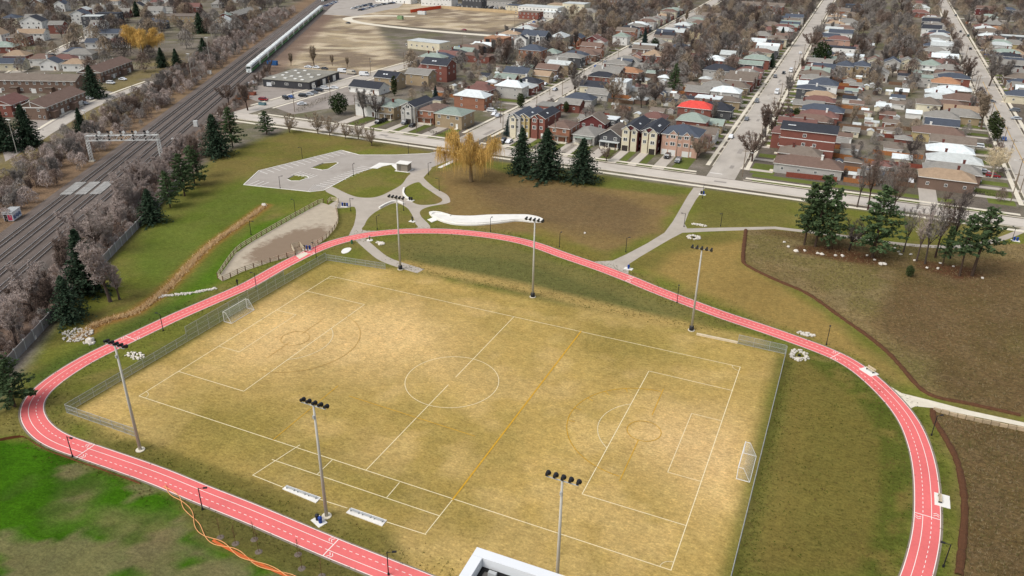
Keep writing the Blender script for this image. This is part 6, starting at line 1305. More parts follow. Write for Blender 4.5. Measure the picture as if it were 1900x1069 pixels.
def bare_tree(seed, up=.55, spread=1.0, trunk=.24, limbs=5, twigs=9, tw=.034, H=10.0, multi=False, fill=9, tr=.85):
    """leafless tree 10 m tall: trunk and main limbs as tubes, fine branching as tapering slivers"""
    rr = random.Random(seed); V, F = [], []; T, TF = [], []
    def sliver(p0, p1, w_):
        s = (p1-p0).cross(rvec(rr)).normalized()*w_; B = len(T); T.extend((p0-s, p0+s, p1)); TF.append((B, B+1, B+2))
    starts = []
    if multi:
        for k in range(4): a = k*1.6+rr.random(); b = Vector((math.cos(a)*.35, math.sin(a)*.35, 0)); e = b+Vector((math.cos(a)*.7, math.sin(a)*.7, trunk*H)); tube(b, e, .09, .06, 5, V, F); starts.append((e, (e-b).normalized()))
    else:
        top = Vector((rr.uniform(-.2, .2), rr.uniform(-.2, .2), trunk*H)); tube(Vector((0, 0, 0)), top*.5, .30*tr, .23*tr, 7, V, F); tube(top*.5, top, .23*tr, .2*tr, 7, V, F); starts.append((top, Vector((0, 0, 1))))
    for st, sdir in starts:
        nl = limbs if not multi else 2
        for k in range(nl):
            a = k*6.283/nl+rr.uniform(-.5, .5); tilt = rr.uniform(.25, .95)*spread if k else .12
            d = Vector((math.cos(a)*math.sin(tilt), math.sin(a)*math.sin(tilt), math.cos(tilt))); p = st; r0 = .15*tr if not multi else .07; L = H*(1-trunk)*rr.uniform(.62, .8)
            seg = 5; pts = [p]
            for s in range(seg):
                d = (d+Vector((0, 0, .13*up*2))+rvec(rr)*.16).normalized(); q = p+d*(L/seg); r1 = r0*.72; tube(p, q, r0, r1, 5, V, F); p, r0 = q, r1; pts.append(q)
            for s in range(1, seg+1):
                for b in range(3 if s < seg else 4):
                    bd = (rvec(rr)*.9+Vector((0, 0, up))+(pts[s]-st).normalized()*.7).normalized(); bl = L*rr.uniform(.22, .38)*(1.15-.10*s); bp = pts[s]
                    e = bp
                    for j in range(3):
                        bd = (bd+rvec(rr)*.22+Vector((0, 0, .1))).normalized(); e2 = e+bd*(bl/3)
                        if j < 2: tube(e, e2, (.035-.01*j)*min(1, tr*1.2), (.026-.01*j)*min(1, tr*1.2), 3, V, F)
                        else: sliver(e, e2, tw)
                        for q in range(fill):
                            t0 = e.lerp(e2, rr.random()); td = (bd*.55+rvec(rr)+Vector((0, 0, up*.6))).normalized(); tl = bl*rr.uniform(.22, .5); t1 = t0+td*tl; sliver(t0, t1, tw)
                            for w_ in range(twigs-4):
                                t2 = t0.lerp(t1, rr.uniform(.3, .95)); sliver(t2, t2+(td*.5+rvec(rr)+Vector((0, 0, up*.5))).normalized()*tl*.5, tw*.75)
                        e = e2
    return V, F, T, TF
TREES = {}
def tinted(name, var):
    """bark or twig surface whose colour is each tree's own"""
    m = mat(name, (.2, .2, .2), var=var, rough=.9, spec=.1, scale=1.2, rnd=.12); n = m.node_tree.nodes; oi = n.new('ShaderNodeObjectInfo')
    vm = [q for q in n if q.bl_idname == 'ShaderNodeVectorMath'][0]; m.node_tree.links.new(oi.outputs['Color'], vm.inputs[0]); return m
m_twig, m_bark = tinted('bare_twigs', .15), tinted('bare_bark', .2)
def reg_bare(kind, **k):
    V, F, T, TF = bare_tree(**k); me = (npmesh('trunk', [tuple(v) for v in V], F, m_bark), npmesh('crown', [tuple(v) for v in T], TF, m_twig))
    for tone in TWIG: TREES[kind, tone] = me
reg_bare('round1', seed=1); reg_bare('round2', seed=2, spread=1.15, limbs=6); reg_bare('round3', seed=3, up=.4, spread=1.2); reg_bare('upright', seed=4, up=.95, spread=.6, trunk=.2); reg_bare('thicket', seed=5, multi=True, trunk=.2, spread=1.0, up=.5); reg_bare('thicket2', seed=6, multi=True, trunk=.15, spread=.9, up=.8); reg_bare('open', seed=8, twigs=7, fill=4, limbs=7, tw=.04); reg_bare('slender', seed=12, up=1.1, spread=.5, trunk=.28, limbs=4, twigs=7, fill=4, tw=.022, tr=.45); reg_bare('slender2', seed=14, up=1.0, spread=.7, trunk=.3, limbs=5, twigs=7, fill=4, tw=.022, tr=.45); reg_bare('orchard', seed=9, trunk=.14, spread=1.3, up=.5, limbs=7, twigs=6)
def leafquads(V, F, p, n, rr, s, droop=0.0, flat=.0):
    for _ in range(n):
        c = p+rvec(rr)*s*.7; a = rvec(rr); a.z = a.z*(1-flat)-droop; a.normalize(); b = a.cross(rvec(rr)).normalized(); q = s*rr.uniform(.6, 1.1); B = len(V)
        V.extend((c-a*q-b*q*.4, c-a*q*.2+b*q*.45, c+a*q, c+a*q*.1-b*q*.5)); F.append((B, B+1, B+2, B+3))
def spruce(seed, R=3.1, H=10.0, nb=230, base=.03, dens=9):
    rr = random.Random(seed); V, F, T, TF = [], [], [], []
    tube(Vector((0, 0, 0)), Vector((0, 0, H*.96)), .2, .02, 6, V, F)
    for k in range(nb):
        u_ = (k+rr.random())/nb; z = H*(base+(1-base)*u_*.98); a = k*2.39996+rr.uniform(-.4, .4); L = (R*(1-u_)**.8+.15)*rr.uniform(.68, 1.18); dv = Vector((math.cos(a), math.sin(a), 0))
        tube(Vector((0, 0, z)), Vector((0, 0, z))+dv*L*.9+Vector((0, 0, -.14*L)), .035, .01, 3, V, F)
        for j in range(dens):
            t = (j+.7)/dens; p = Vector((0, 0, z))+dv*L*t+Vector((0, 0, -.22*L*t*t+.05*L*t)); leafquads(T, TF, p, 2, rr, (.20+.22*(1-t))*(.55+.5*(1-u_))*1.25, .35, .3)
    return V, F, T, TF
def pine(seed, H=10.0, R=2.8, base=.24, nl=64, lean=0):
    rr = random.Random(seed); V, F, T, TF = [], [], [], []
    tube(Vector((0, 0, 0)), Vector((lean*.5, 0, H*.5)), .17, .12, 7, V, F); tube(Vector((lean*.5, 0, H*.5)), Vector((lean, 0, H*.97)), .12, .02, 6, V, F)
    for k in range(nl):
        u_ = (k+rr.random())/nl; z = H*(base+(.98-base)*u_); a = k*2.39996+rr.uniform(-.6, .6); L = R*rr.uniform(.6, 1.2)*((1-u_)**.7*.88+.12)*min(1, .55+u_*3); dv = Vector((math.cos(a), math.sin(a), 0)); x0 = Vector((lean*z/H, 0, z))
        tip = x0+dv*L+Vector((0, 0, (.05+.3*u_)*L-.08*L)); tube(x0, tip, .045, .012, 3, V, F); nj = max(4, int(L*4.5))
        for j in range(nj):
            t = .15+.85*(j+.5)/nj; p = x0.lerp(tip, t)+Vector((rr.uniform(-.22, .22), rr.uniform(-.22, .22), rr.uniform(-.05, .14))); leafquads(T, TF, p, 7, rr, rr.uniform(.17, .28), -.15, .5)
    return V, F, T, TF
def bushy(seed, H=3.0, R=1.6, n=700, s=.22, pw=1.0):
    rr = random.Random(seed); V, F, T, TF = [], [], [], []; tube(Vector((0, 0, 0)), Vector((0, 0, H*.6)), .08, .04, 5, V, F)
    for k in range(n):
        d = rvec(rr); q = rr.random()**.35; p = Vector((d.x*R*q, d.y*R*q, H*.52+d.z*H*.48*q)); p *= 1; leafquads(T, TF, p, 1, rr, s)
    return V, F, T, TF
def willow(seed, H=10.0, n2=16, hk=1.0):
    rr = random.Random(seed); V, F, T, TF = [], [], [], []; top = Vector((.15, 0, H*.22)); tube(Vector((0, 0, 0)), top, .36, .28, 9, V, F)
    for k in range(9):
        a = k*.7+rr.uniform(-.3, .3); tl = rr.uniform(.2, .85); d = Vector((math.cos(a)*math.sin(tl), math.sin(a)*math.sin(tl), math.cos(tl))); p = top; r0 = .17; L = H*rr.uniform(.5, .64); pts = []; out = Vector((math.cos(a), math.sin(a), 0))
        for s in range(7): d = (d+rvec(rr)*.2+out*.07).normalized(); q = p+d*L/7; tube(p, q, r0, r0*.74, 5, V, F); p, r0 = q, r0*.74; pts.append(q)
        for s in range(n2*2):
            b = rr.choice(pts[2:]); bd = (rvec(rr)+out*.6+Vector((0, 0, .5))).normalized(); o = b+bd*rr.uniform(.5, 1.6); tube(b, o, .028, .012, 3, V, F)
            for j in range(16):
                q = b.lerp(o, rr.random())+rvec(rr)*.12; td = (bd*.5+rvec(rr)).normalized(); hang = hk*rr.uniform(.5, 2.2)*(1.3 if rr.random() < .25 else .7); m_ = q+td*.45+Vector((0, 0, .1)); e = m_+Vector((td.x*.35, td.y*.35, -hang))
                for c0, c1 in ((q, m_), (m_, e)): s_ = (c1-c0).cross(rvec(rr)).normalized()*.022; B = len(T); T.extend((c0-s_, c0+s_, c1+s_*.5, c1-s_*.5)); TF.append((B, B+1, B+2, B+3))
    return V, F, T, TF
def reg(kind, data, bark, leaf): V, F, T, TF = data; TREES[kind, ''] = (npmesh('trunk', [tuple(v) for v in V], F, bark), npmesh('crown', [tuple(v) for v in T], TF, leaf))
m_bk = mat('conifer_bark', S(84, 68, 56), var=.2)
m_spr = leafmat('spruce_needles', S(58, 75, 56), .18, .45); m_spb = leafmat('blue_spruce_needles', S(60, 76, 72), .15, .3); m_pin = leafmat('pine_needles', S(80, 98, 64), .15, .35); m_ced = leafmat('cedar_foliage', S(66, 76, 44), .2, .3); m_bsh = leafmat('yew_foliage', S(50, 64, 36), .2, .3)
reg('spruce1', spruce(1), m_bk, m_spr); reg('spruce2', spruce(2, R=3.5, nb=220), m_bk, m_spr); reg('spruce3', spruce(3, R=2.4), m_bk, m_spb); reg('pine1', pine(4), m_bk, m_pin); reg('pine2', pine(5, R=3.3, base=.14, nl=70), m_bk, m_pin); reg('pine3', pine(6, R=2.9, base=.36, nl=40, lean=.5), m_bk, m_pin)
reg('cedar', bushy(7, H=10, R=1.5, n=900, s=.42), m_bk, m_ced); reg('bush', bushy(8, H=10, R=5.0, n=1200, s=.62), m_bk, m_bsh)
reg('willow', willow(9), mat('willow_bark', S(138, 116, 84), var=.2), leafmat('willow_strands', S(222, 182, 104), .05, .25))
reg('willow2', willow(10, n2=44, hk=.6), mat('willow_bark', S(138, 116, 84), var=.2), MATS['willow_strands'])
NT = 0
def tree(kind, tone, x, y, h, label, group, rz=None, wide=1.0, cat='tree', name=None):
    global NT; NT += 1
    nm = name or {'s': 'spruce_tree', 'p': 'pine_tree', 'w': 'willow_tree', 'c': 'cedar_tree', 'b': 'evergreen_bush'}.get(kind[0] if tone == '' else '?', 'bare_tree')
    if kind == 'bush': cat = 'bush'
    r = thing(nm, label, cat, (x, y, 0), random.random()*6.28 if rz is None else rz, group); k = h/10.0; r.scale = (k*wide, k*wide, k)
    t, c = TREES[kind, tone]; a = obj('trunk', t, r); b = obj('crown', c, r)
    if tone: a.color = (*BARK[tone], 1); b.color = (*TWIG[tone], 1)
def tp(kind, tone, px, py, ty, label, group, wide=1.0, **k):
    g = G(px, py); h = max(1.5, HT(px, py, ty)); tree(kind, tone, g.x, g.y, h, label, group, wide=wide, **k)
# conifers
for a in (('spruce2', '', 403, 290, 212, 'tall dark spruce at the edge of the green slope beside the railway', 1.15), ('pine2', '', 432, 274, 200, 'bushy dark pine behind the tall spruce by the railway', 1.15), ('pine2', '', 495, 250, 206, 'round bushy pine on the lawn near the parking area', 1.5), ('pine2', '', 343, 364, 285, 'dark spruce nearest the gantry leg', 1.15), ('pine2', '', 362, 345, 272, 'broad green pine beside the gantry spruce', 1.3), ('spruce2', '', 283, 414, 350, 'dark spruce among the pinkish thicket at the slope edge', 1.2), ('pine2', '', 316, 385, 318, 'spruce between the gantry and the pinkish thicket', 1.1), ('spruce1', '', 165, 545, 425, 'tall spruce rising from the thicket by the noise wall', 1.0), ('spruce2', '', 132, 596, 512, 'compact spruce at the noise wall above the white rocks', 1.1),
          ('spruce1', '', 55, 272, 194, 'tall spruce by the townhouses with a lamp post beside it', 1.15), ('spruce2', '', 12, 280, 198, 'tall spruce at the picture edge by the townhouses', 1.1), ('spruce1', '', 155, 256, 200, 'slim spruce beside a white lamp pole beyond the tracks', .9), ('spruce2', '', 176, 182, 120, 'grey-green spruce between two townhouse rows', 1.1), ('pine2', '', 28, 755, 660, 'dark bush-like pine at the track bend', 1.4),
          ('spruce1', '', 968, 322, 236, 'slim spruce, first of the three before the park road', 1.0), ('spruce2', '', 1013, 332, 238, 'broad spruce, middle of the three before the park road', 1.25), ('spruce2', '', 1079, 338, 256, 'dense spruce, last of the three before the park road', 1.2),
          ('pine1', '', 1492, 455, 340, 'slender pine, first of the big pines on the meadow', .95), ('pine1', '', 1512, 458, 326, 'tallest pine of the big pines on the meadow', 1.05), ('pine2', '', 1536, 462, 350, 'broad pine in the big pine group, next to the tallest', .95), ('pine2', '', 1618, 478, 346, 'wide spreading pine standing alone on the meadow mulch', 1.2), ('pine3', '', 1780, 512, 400, 'leaning pine at the end of the slender bare trees', 1.0), ('pine3', '', 1803, 512, 386, 'open-crowned pine nearest the park corner', 1.25), ('pine1', '', 1748, 494, 420, 'small ragged pine among the slender bare trees', .8),
          ('cedar', '', 1686, 513, 492, 'tiny round cedar alone on the meadow', 2.0), ('cedar', '', 732, 178, 139, 'slim columnar cedar behind the front row houses', 1.0), ('bush', '', 630, 212, 172, 'large dark green bush beside the works entrance', .9), ('spruce3', '', 808, 182, 158, 'small spruce behind the brown-roofed house', 1.0), ('spruce3', '', 945, 252, 212, 'small spruce before the narrow grey house', 1.1), ('spruce3', '', 966, 180, 146, 'blue-green spruce on the willow street lawn', 1.2), ('pine2', '', 1250, 172, 118, 'dark pine in the backyards behind the red roof', .9), ('bush', '', 1520, 128, 76, 'big round evergreen beside the middle street', .7), ('spruce3', '', 1195, 92, 52, 'tall blue-green spruce at the willow street kerb', .8), ('bush', '', 1214, 92, 70, 'round brown-green bush beside the kerb spruce', .75), ('cedar', '', 1050, 210, 188, 'small round cedar beside the flat red house', 1.6), ('bush', '', 1477, 215, 200, 'round golden-green bush before the red roofed bungalow', .8), ('cedar', '', 966, 200, 172, 'broad cedar behind the front row corner', 1.8),
          ('spruce2', '', 372, 62, 22, 'dark spruce beyond the tracks near the park strip', 1.1), ('spruce1', '', 380, 108, 70, 'dark pine-like spruce close to the far rails', 1.3), ('spruce1', '', 255, 30, 2, 'dark spruce behind the golden willow beyond the tracks', 1.2), ('spruce1', '', 302, 125, 88, 'small dark spruce behind the townhouse willow', 1.2), ('spruce1', '', 330, 132, 90, 'slim dark spruce at the railway thicket beyond the tracks', 1.0), ('spruce3', '', 1450, 75, 50, 'small spruce at the middle street corner', 1.1), ('spruce2', '', 1430, 125, 98, 'dark spruce by the middle street before the white bungalow', 1.0), ('spruce2', '', 1660, 70, 58, 'dark slim spruce in the far backyards', .9), ('cedar', '', 1845, 262, 218, 'ragged cedar by the yellow-lined street', 1.5), ('cedar', '', 1838, 245, 205, 'second ragged cedar by the yellow-lined street', 1.4)):
    tp(a[0], a[1], a[2], a[3], a[4], a[5], 'conifers', a[6]*(1.18 if a[0][0] == 's' else 1.0))
tp('willow', '', 874, 337, 203, 'large golden weeping willow in the park by the road', 'golden willows', .78); tp('willow2', '', 266, 108, 36, 'round golden willow beyond the railway', 'golden willows', 1.0)
# bare trees one by one
for a in (('round1', 'pink', 205, 560, 440, 'wide pale bare tree, the largest in the thicket by the slope'), ('round2', 'pink', 180, 470, 365, 'wide pale bare tree close to the rails'), ('upright', 'pink', 222, 556, 482, 'fan-shaped pale shrub-like tree in front of the noise wall'), ('round2', 'pink', 262, 345, 282, 'pale bare tree below the gantry'), ('thicket', 'pink', 235, 395, 320, 'pale bare tree beside the slope spruce'), ('round1', 'red', 120, 520, 440, 'reddish bare tree in the thicket beside the tall spruce'), ('round3', 'pink', 62, 590, 480, 'pale bare tree at the inner side of the bend'), ('round1', 'pink', 30, 640, 540, 'pale bare tree above the track bend'), ('thicket', 'red', 92, 590, 510, 'reddish bare shrub tree by the compact spruce'), ('upright', 'red', 370, 330, 245, 'red-brown conifer-shaped bare tree beside the broad pine'),
          ('orchard', 'tan', 537, 246, 208, 'small bare park tree nearest the round pine'), ('orchard', 'tan', 590, 248, 205, 'small bare park tree, second along the road lawn'), ('orchard', 'tan', 612, 252, 215, 'small bare park tree, third along the road lawn'), ('orchard', 'tan', 641, 258, 226, 'small bare park tree, fourth along the road lawn'), ('orchard', 'tan', 665, 258, 222, 'small bare park tree, fifth along the road lawn'), ('orchard', 'tan', 690, 271, 232, 'small bare park tree nearest the parking entrance'), ('open', 'dark', 697, 222, 168, 'tall dark forked bare tree before the white house'), ('round1', 'grey', 676, 218, 160, 'grey bare tree beside the white two-storey house'), ('round2', 'tan', 1292, 296, 246, 'wide tan bare tree on the corner lawn of the middle street'), ('open', 'dark', 1066, 166, 112, 'thick dark forked tree on the willow street kerb'), ('open', 'tan', 1138, 195, 128, 'tall bare tree beside the orange board fence'), ('round2', 'grey', 1190, 200, 150, 'wide grey bare tree in the yards behind the red roof'), ('round3', 'tan', 1230, 200, 175, 'low tan spreading tree in the yards'), ('open', 'pale', 1282, 92, 55, 'pale cream bare tree glowing among the brown yards'),
          ('round2', 'red', 1395, 300, 235, 'reddish bare street tree at the middle street corner'), ('round1', 'red', 1420, 255, 195, 'reddish bare street tree, second up the middle street'), ('round2', 'red', 1438, 235, 180, 'reddish bare street tree, third up the middle street'), ('round1', 'grey', 1462, 180, 138, 'grey bare street tree beside the white van on the middle street'), ('round3', 'red', 1490, 140, 105, 'reddish bare street tree near the big evergreen'), ('round2', 'red', 1505, 95, 52, 'wide dark bare street tree arching over the middle street'), ('slender', 'grey', 1590, 385, 285, 'tall slim bare tree behind the big pines'), ('slender2', 'red', 1610, 390, 280, 'tall slim red bare tree behind the big pines'), ('slender2', 'grey', 1635, 395, 305, 'grey bare tree on the road verge behind the lone pine'), ('slender2', 'red', 1655, 400, 310, 'reddish bare tree on the road verge behind the lone pine'), ('slender', 'pink', 1700, 485, 378, 'slender pale bare tree, first of the slender group on the meadow'), ('slender2', 'grey', 1716, 490, 370, 'slender grey bare tree, second of the slender group'), ('slender', 'red', 1735, 478, 350, 'slender reddish bare tree, third of the slender group'), ('slender2', 'dark', 1762, 480, 345, 'slender dark bare tree, fourth of the slender group'), ('slender', 'grey', 1676, 468, 370, 'slender bare tree beside the lone pine'), ('open', 'dark', 1575, 465, 400, 'crooked dark bare tree between the big pines'),
          ('upright', 'tan', 583, 122, 82, 'twin-stemmed bare tree on the vacant land'), ('upright', 'tan', 540, 122, 96, 'small bare tree on the vacant land beside the train'), ('upright', 'tan', 617, 122, 100, 'third small bare tree on the vacant land'), ('upright', 'tan', 645, 125, 104, 'fourth small bare tree on the vacant land'), ('round1', 'red', 460, 205, 150, 'reddish bare tree beside the train front'), ('round2', 'red', 425, 195, 150, 'reddish bare tree at the rail edge before the train'), ('round1', 'red', 895, 115, 80, 'dark bare tree before the timber-framed building'), ('round3', 'red', 940, 120, 70, 'dark bare tree beside the timber-framed building'), ('round2', 'tan', 1137, 62, 20, 'wide tan bare tree at the end of the willow street'), ('upright', 'grey', 1835, 160, 95, 'bare tree by the crossing of the yellow-lined street'), ('round2', 'red', 1790, 150, 98, 'wide dark bare tree at the crossing of the yellow-lined street'), ('round1', 'tan', 1820, 240, 165, 'bare tree on the kerb of the yellow-lined street'), ('open', 'pale', 1840, 330, 268, 'white-stemmed birch by the yellow-lined street'), ('open', 'pale', 1852, 318, 268, 'second white-stemmed birch by the yellow-lined street'), ('round1', 'grey', 1860, 155, 105, 'grey bare tree across the yellow-lined street'), ('round2', 'red', 1818, 52, 22, 'wide reddish tree across the far yellow-lined street'), ('orchard', 'red', 1125, 300, 268, 'small bare shrub tree before the dark gabled cottage')):
    tp(a[0], a[1], a[2], a[3], a[4], a[5], 'bare trees', 1.15)
# rail-side thickets
rr = random.Random(31); n_th = 0
def rel(t): return 'before' if t < 110 else 'beyond'
for k in range(56):
    t = -25+k*3.6; nn = rr.uniform(-100.5, -90.5) if t < 120 else rr.uniform(-101, -95); p = RT(nn, t)
    tree(rr.choice(('thicket', 'thicket2', 'round3', 'round1')), rr.choice(('pink', 'pink', 'pink', 'red')), p.x, p.y, rr.uniform(4.2, 7.5), f'{ordw(k+1)} leafless tree up the thicket between the rails and noise wall', 'trees of the park side thicket', wide=1.25)
for k in range(66):
    t = 40+k*7.4; nn = rr.uniform(-143, -129); p = RT(nn, t)
    tree(rr.choice(('thicket', 'thicket2', 'round1', 'upright', 'round3')), rr.choice(('grey', 'red', 'grey', 'pink', 'tan')), p.x, p.y, rr.uniform(5.5, 9.5), f'{ordw(k+1)} leafless tree up the thicket on the far side of the rails', 'trees of the far side thicket', wide=1.2)
for k in range(12):
    t = 150+k*13; p = RT(rr.uniform(-98, -94), t+60)
    tree(rr.choice(('thicket', 'round3')), rr.choice(('red', 'grey')), p.x, p.y, rr.uniform(4, 6.5), f'{ordw(k+1)} scrubby tree between the train and the works yard', 'scrub trees by the train', wide=1.25)
# garden and street trees among the houses
TW = dict(grey='grey', red='reddish', tan='tan', dark='dark brown', pink='pale'); SHAPE = dict(round1='rounded', round2='wide', round3='low spreading', upright='narrow upright', open='open-branched')
def roadgap(x, y): return min(abs(x-xC(y)), abs(x-xA(y)), abs(x-xB(y)), abs(x-xE(y)), abs(x-xD(y)))
cand = [h for h in HOUSES if h['row'] in ('Cw', 'Ce', 'Aw', 'Ae', 'Bw', 'Be', 'Am', 'E', 'D', 'L') and h['y'] > 175]
cnt = 0; used = {}
for rnd_ in range(3):
    for h in cand:
        if cnt > 185: break
        if rr.random() < (.45 if h['y'] < 400 else .75) and (rnd_ == 0 or h['y'] > 300):
            s = BACK.get(h['row'], 1); back = rr.random() < .72
            x = h['x']+s*(rr.uniform(13, 30) if back else -rr.uniform(8.5, 10.5)) if h['row'] in BACK else h['x']+rr.uniform(-16, 16); y = h['y']+rr.uniform(-6, 6)
            if h['row'] not in BACK: y = h['y']+rr.choice((-1, 1))*rr.uniform(9, 15)
            if roadgap(x, y) < 6.5 or any(abs(o['x']-x) < o['d']/2+1.5 and abs(o['y']-y) < o['d']/2+1 for o in HOUSES): continue
            kd = rr.choice(list(SHAPE)); tn = rr.choice(('grey', 'red', 'tan', 'dark', 'grey', 'grey')); hh = rr.uniform(6.5, 11.5) if y < 420 else rr.uniform(9, 14)
            lab = f"{SHAPE[kd]} {TW[tn]} bare tree {'behind' if back else 'before'} {h['where']}"
            if lab in LABELS: continue
            tree(kd, tn, x, y, hh, lab, 'garden trees among the houses', wide=1.1); cnt += 1
print('trees', NT)
# distant woods, one mass: light copies of a few small tree shapes
def mass(name, pts, hs_, mats, seed, nper=330):
    r_ = np.random.default_rng(seed); protos = []
    for k in range(4):
        n = nper; z = r_.random(n)**.8; a = r_.random(n)*6.283; q = np.sqrt(r_.random(n))*np.sin(np.pi*np.clip(.12+z*.86, 0, 1))**.7
        c = np.stack([np.cos(a)*q*.36, np.sin(a)*q*.36, .16+z*.84], 1); d = r_.normal(size=(n, 3)); d[:, 2] = abs(d[:, 2])+.5; d /= np.linalg.norm(d, axis=1)[:, None]; s = np.cross(d, r_.normal(size=(n, 3))); s /= np.linalg.norm(s, axis=1)[:, None]
        L = (.06+.12*r_.random(n))[:, None]; W = .0125
        T = np.stack([c-d*L-s*W, c-d*L+s*W, c+d*L], 1).reshape(-1, 3)
        tr = np.array([[-.02, 0, 0], [.02, 0, 0], [0, 0, .7], [0, -.02, 0], [0, .02, 0], [0, 0, .7]])
        protos.append(np.concatenate([T, tr]))
    V = []; mi = []
    for i, ((x, y), h) in enumerate(zip(pts, hs_)):
        P = protos[i % 4]; a = r_.random()*6.28; ca, sa = math.cos(a), math.sin(a)
        V.append(np.stack([(P[:, 0]*ca-P[:, 1]*sa)*h*1.15+x, (P[:, 0]*sa+P[:, 1]*ca)*h*1.15+y, P[:, 2]*h], 1)); mi.append(np.full(len(P)//3, r_.integers(0, len(mats))))
    V = np.concatenate(V); F = np.arange(len(V)).reshape(-1, 3); o = obj(name, npmesh(name, V, F, mats, np.concatenate(mi))); o['kind'] = 'stuff'
    return o
TM = [leafmat('twigs_'+t, TWIG[t]) for t in ('grey', 'red', 'tan', 'dark')]
pts = []; hs_ = []; r_ = np.random.default_rng(5)
while len(pts) < 2600:
    x = r_.uniform(-1100, 330); y = r_.uniform(120, 1250); n_ = x*.866+y*.5
    px, py = PX((x, y, 0))
    if not (-60 < px < 1960 and py < 150): continue
    left = n_ < -140
    if -140 <= n_ < -92 and True: continue
    if left:
        if py > 200 or (py > 120 and r_.random() < .8) or (py > 80 and r_.random() < .4): continue
        if 280 < px < 400 and 60 < py < 110 and r_.random() < .7: continue
    else:
        if py > 42 and r_.random() < .93: continue
        if x < -200 and y < 640: continue
        if roadgap(x, y) < 7: continue
    if any(abs(h['x']-x) < h['d']/2+2 and abs(h['y']-y) < h['d']/2+2 for h in HOUSES): continue
    pts.append((x, y)); hs_.append(r_.uniform(8, 14))
o = mass('distant_woods', pts, hs_, TM, 3); o['label'] = 'mass of bare grey and brown trees covering the far streets'
pts = []; hs_ = []; rq = np.random.default_rng(15)
while len(pts) < 820:
    x = rq.uniform(-215, 330); y = 170+rq.random()**1.2*560
    if roadgap(x, y) < 8.5 or (x < -185 and y < 640) or (x < -150 and y < 265): continue
    px, py = PX((x, y, 0))
    if px > 1940 or py < -5 or (x < -90 and y < 215) or (x < 20 and y < 190) or (30 < x < 62 and y < 205): continue
    if any(abs(h['x']-x) < h['d']/2+1.2 and abs(h['y']-y) < h['d']/2+.8 for h in HOUSES): continue
    if -5 < x-xA(y) < 105 and rq.random() < .45: continue
    pts.append((x, y)); hs_.append(rq.uniform(2.5, 6.5) if y < 330 else rq.uniform(5, 11))
o = mass('garden_scrub', pts, hs_, TM, 13, 300); o['label'] = 'leafless garden shrubs and trees filling the yards between the houses'
pts = []; hs_ = []
for k in range(560):
    t = r_.uniform(-30, 170); p = RT(r_.uniform(-100.5, -88.5), t); pts.append((p.x, p.y)); hs_.append(r_.uniform(1.6, 3.6))
for k in range(1100):
    t = r_.uniform(20, 660); p = RT(r_.uniform(-150, -126), t); pts.append((p.x, p.y)); hs_.append(r_.uniform(2, 6))
for k in range(160):
    t = r_.uniform(170, 330); p = RT(r_.uniform(-99, -93), t); pts.append((p.x, p.y)); hs_.append(r_.uniform(1.5, 3.2))
o = mass('undergrowth', pts, hs_, [leafmat('twigs_'+t, TWIG[t]) for t in ('pink', 'red', 'grey')], 8, 230); o['label'] = 'leafless scrub along both sides of the railway'
# meadow tufts, dry swale, weeds
def tufts(name, P, h0, h1, mats, seed, blades=5, w_=.05, lean=.5):
    r_ = np.random.default_rng(seed); P = np.asarray(P); n = len(P); B = np.repeat(P, blades, 0); m = len(B); a = r_.random(m)*6.283; h = r_.uniform(h0, h1, m); B = B+r_.normal(size=(m, 2))*.1
    t = np.stack([B[:, 0]+np.cos(a)*h*lean*r_.random(m), B[:, 1]+np.sin(a)*h*lean*r_.random(m), h], 1); s = np.stack([-np.sin(a), np.cos(a)], 1)*w_; z = np.zeros(m)
    V = np.stack([np.column_stack([B-s, z]), np.column_stack([B+s, z]), t], 1).reshape(-1, 3); o = obj(name, npmesh(name, V, np.arange(3*m).reshape(-1, 3), mats, np.repeat(r_.integers(0, len(mats), n), blades))); o['kind'] = 'stuff'; return o
def inpoly(poly, n, seed):
    r_ = np.random.default_rng(seed); P = np.array([tuple(p) for p in poly]); lo, hi = P.min(0), P.max(0); hi = np.minimum(hi, [170, 130]); lo = np.maximum(lo, [-140, -90]); X = r_.uniform(lo, hi, (n, 2)); ins = np.zeros(n, bool); Q = np.roll(P, -1, 0)
    for a, b in zip(P, Q):
        if a[1] != b[1]: ins ^= ((a[1] > X[:, 1]) != (b[1] > X[:, 1])) & (X[:, 0] < (b[0]-a[0])*(X[:, 1]-a[1])/(b[1]-a[1])+a[0])
    return X[ins]
MG = [leafmat('meadow_straw', S(158, 140, 106), 0, .2), leafmat('meadow_brown', S(134, 115, 82), 0, .2), leafmat('meadow_olive', S(112, 106, 64), 0, .2), leafmat('meadow_dark', S(110, 96, 68), 0, .2)]
X = np.concatenate([inpoly(MEAD_P, 26000, 1), inpoly(MEAD2_P, 9000, 2)])
tufts('meadow_grass', X, .12, .42, MG, 3, 5, .032, 1.1)['label'] = 'long brown meadow grass'
SW = spline(GP([(492, 382), (440, 420), (390, 455), (340, 505), (300, 545), (250, 580), (185, 600), (140, 630)]), .12); r_ = np.random.default_rng(9)
X = np.array([[p.x, p.y] for p in SW for _ in range(4)]); X = X+r_.normal(size=X.shape)*.5
tufts('swale_grass', X, .25, .7, [leafmat('dry_reed', S(232, 202, 152), 0, .2), leafmat('dry_reed_dark', S(214, 178, 130), 0, .2)], 4, 4, .05, 1.2)['label'] = 'band of tall dry golden grass in the swale'
WEED = [leafmat('weed_green', S(62, 84, 24), 0, .3), leafmat('weed_olive', S(92, 92, 36), 0, .3), leafmat('weed_brown', S(112, 92, 56), 0, .3)]
X = []; N = normals(TP); r_ = np.random.default_rng(12)
